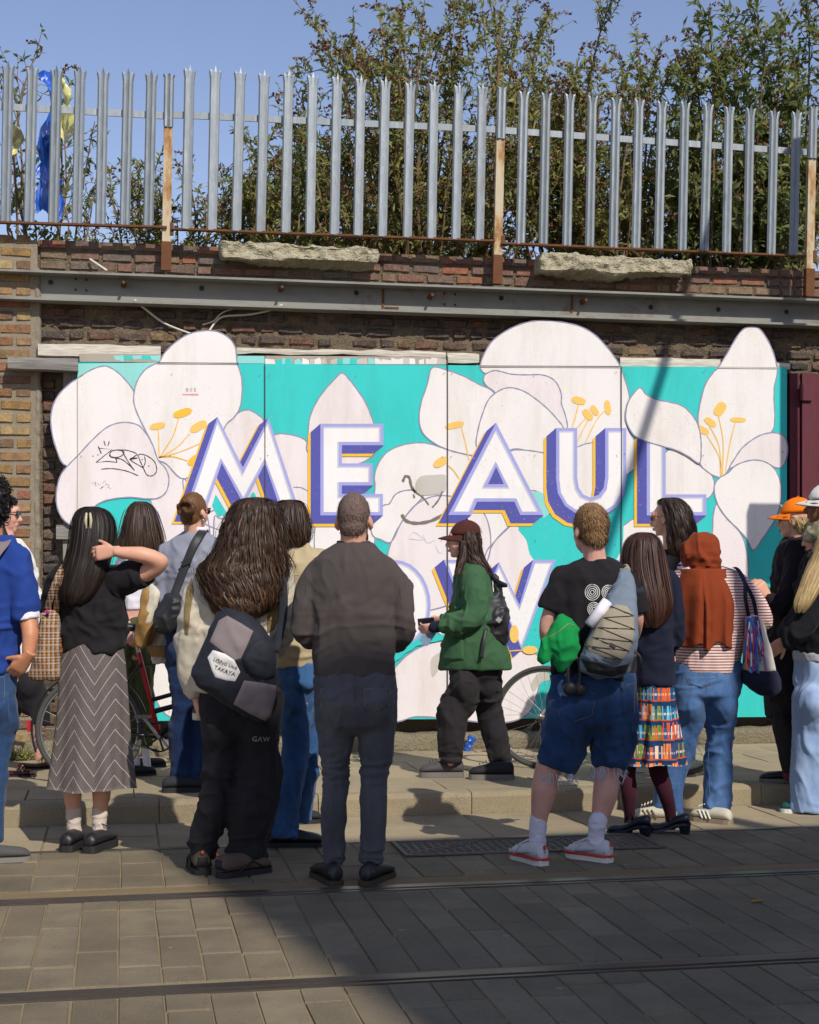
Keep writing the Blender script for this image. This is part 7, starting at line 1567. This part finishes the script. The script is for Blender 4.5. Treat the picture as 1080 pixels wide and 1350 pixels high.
b.garment('base', cloth('navy_canvas', hexc('24263a')), [[(884, 979, 1025, -.1, .082), (898, 980, 1028, -.1, .085), (908, 988, 1029, -.1, .08), (917, 1002, 1022, -.1, .05)]], [], .0085, 3, folds(.005, (11, 11, 7), 4), 2.6)
for k, (ua, ub) in enumerate(((974, 988), (971, 998))): b.strap('handle', [b.p(ub, 816, -.12), b.p(ub - 5, 790, -.17), b.p(982, 768, -.17), b.p(974, 752, -.1), b.p(968, 748, .0)], .022, cloth('navy_canvas', hexc('24263a')))
rs = np.random.RandomState(12); tc = [cloth('tassel_%d' % i, hexc(c)) for i, c in enumerate(('3f5fb8', 'c8587a', '58a5c9', 'd9614a', '8a6bc0', 'e0dde6', '2c3f86'))]
for ci in range(7):
    g = Geo()
    for k in range(13):
        u = rs.uniform(986, 1000); v0 = 813 + rs.uniform(0, 4); ve = rs.uniform(845, 888); du = (u - 993) * .6 + rs.uniform(-2, 10); P = [b.p(u + du * t + rs.normal(0, .5), v0 + (ve - v0) * t, -.195 + rs.normal(0, .008) - .01 * math.sin(t * 3)) for t in np.linspace(0, 1, 6)]; g.tube(P, .0042, 5)
    o = g.obj('tassel', tc[ci], b.root, True)

# ---- woman in orange cap
f = Fig('woman in bright orange cap and long black coat looking left', 1046, 1031, ZP)
c_ct = cloth('black_coat', hexc('1f1a1d'), .2)
f.garment('coat', c_ct, [[(708, 1040, 1064, 0, .06), (714, 1033, 1072, 0, .1), (724, 1026, 1080, 0, .15), (745, 1020, 1086, 0, .19), (790, 1014, 1090, 0, .2), (850, 1009, 1090, 0, .2), (910, 1010, 1088, 0, .2), (945, 1012, 1086, 0, .19)]], [[(1052, 728, -.12, 17), (1046, 765, -.19, 16), (1036, 800, -.2, 14), (1022, 796, -.2, 11), (1011, 786, -.2, 8.5)], [(1050, 730, .12, 15), (1040, 790, .18, 13), (1015, 790, .1, 9)]], .0095, 4, folds(.008, (8, 8, 4), 3, [(1.2, .12, .007, (10, 9, 12))]))
f.garment('trousers', c_tk, [], [[(1034, 930, -.06, 20), (1040, 975, -.06, 17), (1044, 1018, -.06, 13)], [(1062, 930, .06, 18), (1064, 975, .06, 15), (1066, 1018, .06, 12)]], .01, 4, folds(.005, (10, 10, 4), 3))
h = f.head_geo(1048, 661, 66, 4, 0, .228)
f.body('fair', h, (1052, 722, 0), [(722, 1036, 1070, 0, .1), (800, 1030, 1078, 0, .12), (930, 1030, 1074, 0, .12)], [[(1036, 930, -.06, 12), (1044, 1022, -.06, 6)], [(1062, 930, .06, 12), (1066, 1022, .06, 6)], [(1052, 728, -.12, 11), (1036, 800, -.2, 8), (1012, 787, -.2, 6)], [(1050, 730, .12, 11), (1040, 790, .18, 8), (1014, 790, .1, 6)]], [f.hand((1012, 786, -.2), (1000, 768, -.2), (-.3, .9, 0), -1, 32), f.hand((1014, 790, .1), (1002, 784, .06), (0, .2, 1), 1, 30)])
f.hair([(682, 1032, 1070, 0, .08), (692, 1036, 1072, .01, .1), (702, 1044, 1070, .01, .08), (712, 1050, 1066, .01, .04)], HR['blond'], 500, (.006, 10), 8, (158, 62, .12), .88, .005)
o = f.cap(cloth('orange_cotton', hexc('ff7d0f'), .06), .082, .014); f.glasses(lens, M('tortoise_frame', hexc('5a3a22'), .3)); f.lips(m_lip)
g = Geo()
for k in range(9): a = R(-50 + 100 * k / 8); g.ball((.052 * math.sin(a), .083 * math.cos(a * .7), .085 + .018 * math.cos(a * 1.6)), .003, n=6, m=4)
f.hgeo(g, 'embroidery', c_prt, o)
for u, v, yw in ((1030, 1031, 82), (1062, 1028, 86)): f.shoe(u, v, yw, m_leather, m_gsole, .265, .095, (.05, .05, .05, .045, .04), .024)
g = Geo(); P, r = f.T([(1042, 1012, -.06, 8), (1040, 1022, -.06, 8)]); g.tube(P, r, 12); g.obj('sock', cloth('berry_sock', hexc('7c3046')), f.root, True)

# ---- woman with long blonde hair and fuzzy hat
f = Fig('long blonde-haired woman in fuzzy green hat, black fleece and pale jeans', 1078, 1070)
c_fz = cloth('black_fleece', (.012, .012, .015), .35, 160, .98, .9)
f.garment('fleece', c_fz, [[(722, 1078, 1110, 0, .08), (732, 1068, 1118, 0, .13), (745, 1060, 1122, 0, .17), (790, 1052, 1124, 0, .19), (840, 1048, 1122, 0, .19), (864, 1050, 1118, 0, .18)]], [[(1082, 745, -.14, 20), (1070, 785, -.22, 21), (1056, 822, -.24, 19), (1042, 836, -.22, 17), (1034, 843, -.2, 14)]], .009, 4, folds(.008, (9, 9, 5), 4, fine=.004))
g_ = f.garment('sweater_hem', cloth('grey_rib', hexc('aeb0b5')), [[(858, 1047, 1116, 0, .175), (871, 1048, 1115, 0, .175)]], [], .009, 2, folds(.003, (60, 60, 1), 2), 2.3)
lj = denim('pale_denim', hexc('7c97bd'), hexc('b7c9e2'), .5)
f.garment('jeans', lj, [[(868, 1050, 1114, 0, .16), (900, 1047, 1116, 0, .18), (935, 1046, 1116, 0, .17)]], [[(1066, 930, -.06, 21), (1066, 980, -.06, 21), (1064, 1030, -.06, 20), (1064, 1070, -.06, 20)], [(1098, 930, .08, 20), (1098, 1000, .08, 19), (1098, 1070, .08, 18)]], .009, 4, folds(.006, (11, 11, 2.5), 3, [(.05, .05, .005, (9, 9, 22))]))
h = f.head_geo(1083, 684, 72, 6, 0, .228)
f.body('fair', h, (1088, 735, 0), [(735, 1072, 1110, 0, .1), (800, 1066, 1112, 0, .13), (920, 1062, 1110, 0, .13)], [[(1066, 930, -.06, 13), (1066, 1065, -.06, 7)], [(1098, 930, .08, 13), (1098, 1065, .08, 7)], [(1082, 745, -.14, 12), (1056, 824, -.24, 9), (1032, 846, -.2, 6.5)]], [f.hand((1033, 845, -.2), (1024, 853, -.18), (.3, 1, .2), -1, 30)])
f.lips(m_lip); f.glasses(lens, M('gold_frame', hexc('a88a4a'), .3))
f.hair([(704, 1074, 1102, -.06, .09), (716, 1073, 1102, -.12, .1), (735, 1067, 1100, -.22, .09), (755, 1058, 1092, -.3, .06), (775, 1051, 1082, -.34, .05), (795, 1045, 1070, -.36, .04), (808, 1047, 1060, -.36, .02)], HR['blond'], 1100, (.006, 9), 4, (170, 40, .08), .9, .0045)
def hatc(t, x, y, z): return mixc(t, ramp(t, noise(t, coords(t, 'Object'), 9, 3), [(.4, (0,) * 3), (.6, (1,) * 3)]), hexc('66704f'), hexc('a8987c'))
f.garment('fuzzy_hat', pattern_mat('felted_wool', hatc), [[(678, 1076, 1094, 0, .04), (684, 1068, 1100, 0, .1), (696, 1062, 1104, 0, .12), (706, 1059, 1105, 0, .13), (714, 1062, 1102, 0, .12)]], [], .007, 3, folds(.003, (14, 14, 14), 3, fine=.009), 2.2)
m_gs = M('green_suede', hexc('14504a'), .8, .15, 20, 140, .2, .002)
for u, v, yw in ((1058, 1071, 84), (1092, 1066, 86)): f.shoe(u, v, yw, m_gs, m_sole_w, .26, .095, (.06, .065, .06, .048, .042), .024)

# ---- person in white cap, far right
f = Fig('person in white cap standing by the maroon door', 1090, 1043, ZP)
f.garment('top', c_ct, [[(716, 1086, 1106, 0, .06), (724, 1078, 1116, 0, .1), (740, 1072, 1124, 0, .13), (800, 1074, 1122, 0, .13), (860, 1076, 1120, 0, .13)]], [], .011, 4, folds(.006, (10, 10, 4), 3))
f.garment('trousers', c_tk, [[(850, 1076, 1120, 0, .13), (890, 1074, 1122, 0, .13)]], [[(1086, 885, 0, 14), (1086, 1036, 0, 10)], [(1110, 885, 0, 14), (1110, 1036, 0, 10)]], .012, 4, folds(.006, (10, 10, 4), 4))
h = f.head_geo(1086, 642, 70, 2, 0, .23, fem=False); f.body('brown', h, (1096, 730, 0), [(730, 1082, 1110, 0, .08), (880, 1084, 1112, 0, .1)], [[(1086, 885, 0, 9), (1086, 1002, 0, 5)], [(1110, 885, 0, 9), (1110, 1002, 0, 5)]])
f.cap(cloth('white_cotton', hexc('dedad0'), .05), .078, .012); f.glasses(lens, m_black)
for u in (1080, 1106): f.shoe(u, 1042, 85, m_shoe_dk, m_sole_k)

# ---- man in blue shirt, left edge
f = Fig('curly-haired man in blue shirt with rolled sleeve and hand in jeans pocket', -8, 1132)
c_bs = cloth('royal_blue_cotton', hexc('243f86'), .12, 500)
f.garment('shirt', c_bs, [[(706, -26, 8, 0, .065), (712, -40, 18, 0, .085), (722, -54, 29, 0, .11), (745, -60, 33, 0, .13), (790, -58, 32, 0, .135), (840, -54, 28, 0, .135), (886, -50, 22, 0, .14)]], [[(18, 738, -.02, 20), (29, 770, -.05, 20), (33, 800, -.07, 18), (34, 814, -.07, 16.5)], [(-42, 738, 0, 20), (-56, 790, 0, 18), (-56, 815, 0, 16)]], .0085, 4, folds(.008, (9, 9, 5), 3, [(1.15, .1, .009, (9, 9, 18))]))
g = Geo(); P, r = f.T([(33, 806, -.07, 17.5), (35, 817, -.07, 17.5)]); g.tube(P, r, 18, round_ends=False); f.solid('cuff', c_wh, g, .007, 2, folds(.004, (14, 14, 20), 2))
mj = denim('mid_indigo', hexc('1d3557'), hexc('4a6d9c'), .5)
f.garment('jeans', mj, [[(876, -50, 22, 0, .13), (910, -50, 22, 0, .14), (945, -50, 20, 0, .13)]], [[(0, 935, -.02, 21), (-6, 990, -.02, 19), (-10, 1050, -.02, 17), (-12, 1110, 0, 17)], [(-36, 935, .03, 21), (-40, 1000, .03, 18), (-42, 1105, .05, 17)]], .009, 4, folds(.005, (11, 11, 4), 3, [(.5, .1, .006, (8, 8, 18))]))
jeans_details(f, 'jeans', mj, (), [[(-14, 892), (6, 892), (6, 918), (-4, 925), (-14, 918)]])
h = f.head_geo(-10, 632, -12, 4, 0, .24, fem=False)
f.body('tan', h, (-8, 735, 0), [(730, -40, 20, 0, .08), (800, -42, 18, 0, .1), (900, -40, 12, 0, .1), (940, -38, 10, 0, .1)], [[(0, 935, -.02, 15), (-10, 1110, 0, 8)], [(-36, 935, .03, 15), (-42, 1105, .05, 8)], [(18, 738, -.02, 14), (36, 812, -.07, 12.5), (40, 838, -.1, 11.5), (37, 868, -.12, 8.5)], [(-42, 738, 0, 14), (-56, 815, 0, 12), (-50, 880, .1, 8)]], [f.hand((36, 866, -.12), (14, 893, -.08), (-.3, .9, .3), 1, 12, 1.05), f.hand((-50, 878, .1), (-48, 900, .12), (1, 0, 0), -1, 25)])
rs = np.random.RandomState(2); g = Geo(); C0 = f.HM @ Vector((0, -.02, .03)); Vs = []; Fs = []; Rn = []; kk = 0
g.ball(C0, (.1, .115, .108)); g.ball(C0 + Vector((0, -.02, -.07)), (.09, .09, .08)); V0, F0 = remesh(g, .009, 2, lambda V, n: V + n * (.014 * vnoise(V * 40) + .01 * vnoise(V * 80))[:, None]); inv = f.HM.inverted()
keep = np.array([(inv @ Vector(v)).y < .07 for v in V0]); F0 = [q for q in F0 if all(keep[i] for i in q)]; idx = np.nonzero(keep)[0]; parts = [(V0, F0)]; Rn = [np.full(len(V0), .15)]; Vc = []; Fc = []
for i in rs.choice(idx, 900):
    c = V0[i] + rs.normal(0, .006, 3); r0 = rs.uniform(.006, .013); ax = rs.normal(0, 1, 3); ax /= np.linalg.norm(ax); e1 = np.cross(ax, (.3, .5, .8)); e1 /= np.linalg.norm(e1); e2 = np.cross(ax, e1); b0 = len(Vc)
    for k in range(12): a = k * .75; q = c + (e1 * math.cos(a) + e2 * math.sin(a)) * r0 + ax * k * .0017; Vc += [q - ax * .0022, q + ax * .0022]
    Fc += [(b0 + 2 * k, b0 + 2 * k + 1, b0 + 2 * k + 3, b0 + 2 * k + 2) for k in range(11)]; Rn.append(np.full(24, rs.rand()))
parts.append((np.array(Vc), Fc)); V, Fa = merge(parts); o = mk('hair', V, Fa, HR['black'], f.root, True); set_rnd(o, np.concatenate(Rn))
for u, v, yw in ((2, 1136, -70), (-45, 1128, -50)): f.shoe(u, v, yw, M('grey_canvas_shoe', hexc('4d4b4a'), .9), M('grey_rubber', hexc('77736d'), .7), .28, .1, (.06, .07, .062, .05, .042), .024)
b = f.held('backpack', 'grey backpack worn by the curly-haired man', 'backpack')
b.garment('bag_body', c_gp, [[(735, -48, -18, -.17, .04), (760, -56, -12, -.2, .08), (820, -58, -12, -.2, .09), (860, -54, -16, -.2, .07)]], [], .01, 3, folds(.006, (9, 9, 6), 3)); b.strap('strap', [b.p(-14, 745, -.16), b.p(-4, 728, -.14), b.p(6, 716, -.09), b.p(11, 710, .0)], .05, c_gp)

# ---- woman in white blouse walking, left edge
f = Fig('woman in white blouse and cropped black trousers walking right in dark red loafers', 26, 1020, ZP)
f.garment('blouse', cloth('white_poplin', hexc('ddd8d2'), .05), [[(712, 6, 26, 0, .06), (720, 0, 32, 0, .09), (732, -6, 38, 0, .14), (760, -8, 46, 0, .16), (800, -6, 50, 0, .16), (850, -4, 52, 0, .16), (885, 0, 54, 0, .16)]], [[(20, 738, -.12, 14), (36, 775, -.17, 14), (46, 795, -.17, 12), (56, 805, -.15, 9)]], .009, 4, folds(.008, (9, 9, 5), 6, [(1.2, .1, .008, (9, 9, 18))]))
f.garment('trousers', c_bt, [[(872, 2, 55, 0, .13), (900, 2, 58, 0, .14)]], [[(42, 905, -.04, 17), (53, 935, -.05, 14), (54, 956, -.05, 11.5)], [(18, 905, .04, 17), (12, 935, .05, 14), (8, 956, .05, 12)]], .01, 4, folds(.006, (10, 10, 4), 6))
h = f.head_geo(6, 655, -88, 6, 0, .228)
f.body('pink', h, (14, 728, 0), [(728, 2, 30, 0, .09), (800, 0, 40, 0, .11), (900, 8, 48, 0, .11)], [[(42, 905, -.04, 11), (53, 950, -.05, 9), (51, 975, -.06, 8), (50, 1004, -.04, 5)], [(18, 905, .04, 11), (10, 950, .05, 9), (4, 985, .04, 7.5), (6, 1012, .03, 5)], [(20, 738, -.12, 9), (46, 796, -.17, 7), (64, 808, -.13, 5)]], [f.hand((62, 807, -.13), (72, 812, -.1), (0, .3, -1), -1, 25)])
f.hair([(654, -8, 16, 0, .05), (660, -16, 21, 0, .09), (675, -19, 17, 0, .11), (690, -18, 12, 0, .11), (705, -14, 14, -.02, .1), (718, -6, 22, -.04, .07), (728, 2, 28, -.05, .03)], HR['black'], 700, (.007, 12), 9, (5, 50, .28), .9, .005)
f.glasses(lens, m_black); f.lips(m_lip)
m_lf = M('oxblood_leather', hexc('3a1417'), .3, .2, 20, 150, .1, .001)
for u, v, yw in ((50, 1014, -60), (20, 1024, -84)):
    o = f.shoe(u, v, yw, m_lf, m_sole_k, .265, .088, (.05, .035, .03, .04, .034), .012); Mx = f.last[0]; g = Geo()
    for k in range(3): g.tube([Mx @ Vector((-.036, .01 + .02 * k, .04)), Mx @ Vector((0, .02 + .02 * k, .058)), Mx @ Vector((.036, .01 + .02 * k, .04))], .003, 5)
    g.obj('lacing', m_stitch, o, True)

# ================================================================ BICYCLES AND SMALL THINGS
def bicycle(label, rear, front, lean, mats, R_=.345, drop=False, guard=False, step=False):
    "rear / front: ground contact points (world); frame lies in the vertical plane through them, leaned about the ground line"
    fr, tyre, rimm, bar, red = mats; a, b = Vector(rear), Vector(front); ax = (b - a); wb = ax.length; ang = math.atan2(ax.y, ax.x)
    root = thing('bicycle', label, 'bicycle', a, ang, 'bicycles parked against the wall'); root.rotation_euler = (lean, 0, ang)
    def wheel(x):
        g = Geo(); P = [Vector((x + R_ * math.cos(t), 0, R_ + R_ * math.sin(t))) for t in [2 * math.pi * k / 64 for k in range(65)]]; g.tube([q + (Vector((x, 0, R_)) - q).normalized() * .016 for q in P], .017, 8, side=(0, 1, 0), round_ends=False); w_ = g.obj('tyre', tyre, root, True)
        g = Geo(); g.tube([q + (Vector((x, 0, R_)) - q).normalized() * .036 for q in P], .010, 6, side=(0, 1, 0), round_ends=False, flat=.7); g.obj('rim', rimm, w_, True)
        g = Geo()
        for k in range(32):
            t = 2 * math.pi * k / 32; sg = -1 if k % 2 else 1; t2 = t + (1.1 if (k // 2) % 2 else -1.1); g.tube([(x + .022 * math.cos(t2), sg * .028, R_ + .022 * math.sin(t2)), (x + (R_ - .04) * math.cos(t), 0, R_ + (R_ - .04) * math.sin(t))], .0012, 4, round_ends=False)
        o = g.obj('spokes', rimm, w_); o['kind'] = 'stuff'
        g = Geo(); g.tube([(x, -.05, R_), (x, .05, R_)], .018, 10); g.obj('hub', bar, w_, True)
    wheel(0); wheel(wb); bb = Vector((.43, 0, .28)); st = Vector((.30, 0, .80)); ht, hb_ = Vector((wb - .2, 0, .86)), Vector((wb - .15, 0, .70)); rw, fw = Vector((0, 0, R_)), Vector((wb, 0, R_))
    def tb(name, P, r, m=fr, par=root): g = Geo(); g.tube(P, r, 10); return g.obj(name, m, par, True)
    tb('seat_tube', [bb, st], .016, red if step else fr); tb('down_tube', [bb, hb_], .02)
    if step: tb('top_tube', [bb + Vector((-.03, 0, .16)), bb + Vector((.2, 0, .22)), ht.lerp(hb_, .6)], .017); tb('top_tube', [bb + Vector((-.05, 0, .23)), bb + Vector((.2, 0, .3)), ht.lerp(hb_, .2)], .014)
    else: tb('top_tube', [st + Vector((0, 0, -.04)), ht], .016)
    tb('head_tube', [ht + Vector((-.012, 0, .05)), hb_], .02)
    for sy in (-1, 1):
        tb('chain_stay', [bb + Vector((0, sy * .03, 0)), rw + Vector((0, sy * .055, 0))], .009); tb('seat_stay', [st + Vector((.02, sy * .02, -.06)), rw + Vector((0, sy * .055, 0))], .008); tb('fork_blade', [hb_ + Vector((0, sy * .045, 0)), fw + Vector((-.03, sy * .05, .1)), fw + Vector((0, sy * .05, 0))], .010, red)
    tb('seat_post', [st, st + Vector((-.03, 0, .14))], .013, bar); q = st + Vector((-.035, 0, .16)); g = Geo(); g.loft([(q + Vector((-.13, 0, .0)), Vector((0, .07, 0)), Vector((0, 0, .025))), (q + Vector((-.06, 0, .01)), Vector((0, .075, 0)), Vector((0, 0, .03))), (q + Vector((.05, 0, .005)), Vector((0, .03, 0)), Vector((0, 0, .022))), (q + Vector((.14, 0, 0)), Vector((0, .018, 0)), Vector((0, 0, .016)))], 14); g.obj('saddle', m_leather, root, True)
    hs = ht + Vector((-.02, 0, .1)); tb('stem', [ht, hs, hs + Vector((.05, 0, .02))], .013, bar)
    if drop:
        for sy in (-1, 1): tb('handlebar', [hs + Vector((.05, 0, .02)), hs + Vector((.05, sy * .2, .02)), hs + Vector((.12, sy * .21, .01)), hs + Vector((.13, sy * .21, -.08)), hs + Vector((.04, sy * .21, -.12))], .012, m_black)
    else: tb('handlebar', [hs + Vector((-.08, -.3, .06)), hs + Vector((.03, -.16, .05)), hs + Vector((.05, 0, .02)), hs + Vector((.03, .16, .05)), hs + Vector((-.08, .3, .06))], .012, bar)
    g = Geo(); C = bb + Vector((0, -.05, 0)); g.tube([C + Vector((.09 * math.cos(t), 0, .09 * math.sin(t))) for t in [2 * math.pi * k / 36 for k in range(37)]], .006, 6, side=(0, 1, 0), round_ends=False)
    for k in range(5): t = 2 * math.pi * k / 5; g.tube([C, C + Vector((.085 * math.cos(t), 0, .085 * math.sin(t)))], .007, 5)
    cr = g.obj('chainring', m_black, root, True)
    for sg, sy in ((1, -.075), (-1, .075)):
        e = bb + Vector((-.10 * sg, sy, .13 * sg)) ; tb('crank', [bb + Vector((0, sy, 0)), e], .010, bar); g = Geo(); g.box(e + Vector((0, sy * .7, 0)), (.09, .075, .022)); pd = g.obj('pedal', m_black, root)
        g = Geo(); g.box(e + Vector((.05, sy * .7, 0)), (.012, .06, .02)); g.obj('reflector', red, pd)
    g = Geo(); P = [rw + Vector((0, -.05, .03)), bb + Vector((0, -.05, .085))]; g.tube(P, .004, 4); g.tube([rw + Vector((0, -.05, -.03)), bb + Vector((0, -.05, -.085))], .004, 4); g.obj('chain', m_black, root)
    if guard:
        for x, t0, t1 in ((0, 20, 200), (wb, 10, 150)):
            g = Geo(); P = [Vector((x + (R_ + .02) * math.cos(R(t0 + (t1 - t0) * k / 24)), 0, R_ + (R_ + .02) * math.sin(R(t0 + (t1 - t0) * k / 24)))) for k in range(25)]; g.tube(P, .026, 8, side=(0, 1, 0), flat=.25); mg = g.obj('mudguard', m_leather, root, True)
        g = Geo(); g.box((-R_ - .035, 0, R_ + .02), (.02, .05, .07)); g.obj('rear_reflector', red, root)
    return root
m_tyre, m_rim = M('tyre_rubber', hexc('4a4844'), .85, .2, 20, 120, .3, .003), M('alloy_rim', hexc('9a9a98'), .35, .1, 9, 40, 0, metal=.8)
m_alu, m_redp, m_silv = M('polished_alloy', hexc('b5b5b5'), .3, .1, 9, 40, 0, metal=.9), M('red_gloss', hexc('b3161f'), .35, .1, 9, 40, 0), M('silver_frame', hexc('b9b8b2'), .4, .1, 9, 40, 0, metal=.4)
bicycle('silver-framed bicycle leaning on the mural behind person in denim shorts', G(712, 1013, ZP), G(896, 1022, ZP), R(-9), (m_silv, m_tyre, m_rim, m_alu, m_silv), .345)
bicycle('black and red step-through bicycle behind the woman in chevron skirt', G(118, 1032, ZP), G(336, 1029, ZP), R(-4), (M('black_gloss', (.012, .012, .013), .25, .1, 9, 40, 0), m_tyre, m_rim, m_alu, m_redp), .335, False, True, True)
g = Geo(); g.box((0, 0, .05), (.05, .04, .12), Matrix.Rotation(R(25), 3, 'Y')); V, Fc = remesh(g, .008, 1, lambda V, n: V + n * (.012 * vnoise(V * 40))[:, None])
o = mk('crisp_packet', V, Fc, M('blue_foil', hexc('2f5fb5'), .3, .5, 30, 60, .4, .004, metal=.3), None, False, G(619, 990, ZP)); tag(o, 'crumpled blue wrapper lying at the foot of the mural', 'litter')
g = Geo(); g.tube([(0, 0, .006), (.05, .01, .006)], .006, 8); o = g.obj('cigarette_end', c_tan, None, True, G(992, 1190)); tag(o, 'tiny tan cigarette end lying on the shaded setts', 'litter')
bpy.data.scenes.remove(TMP)
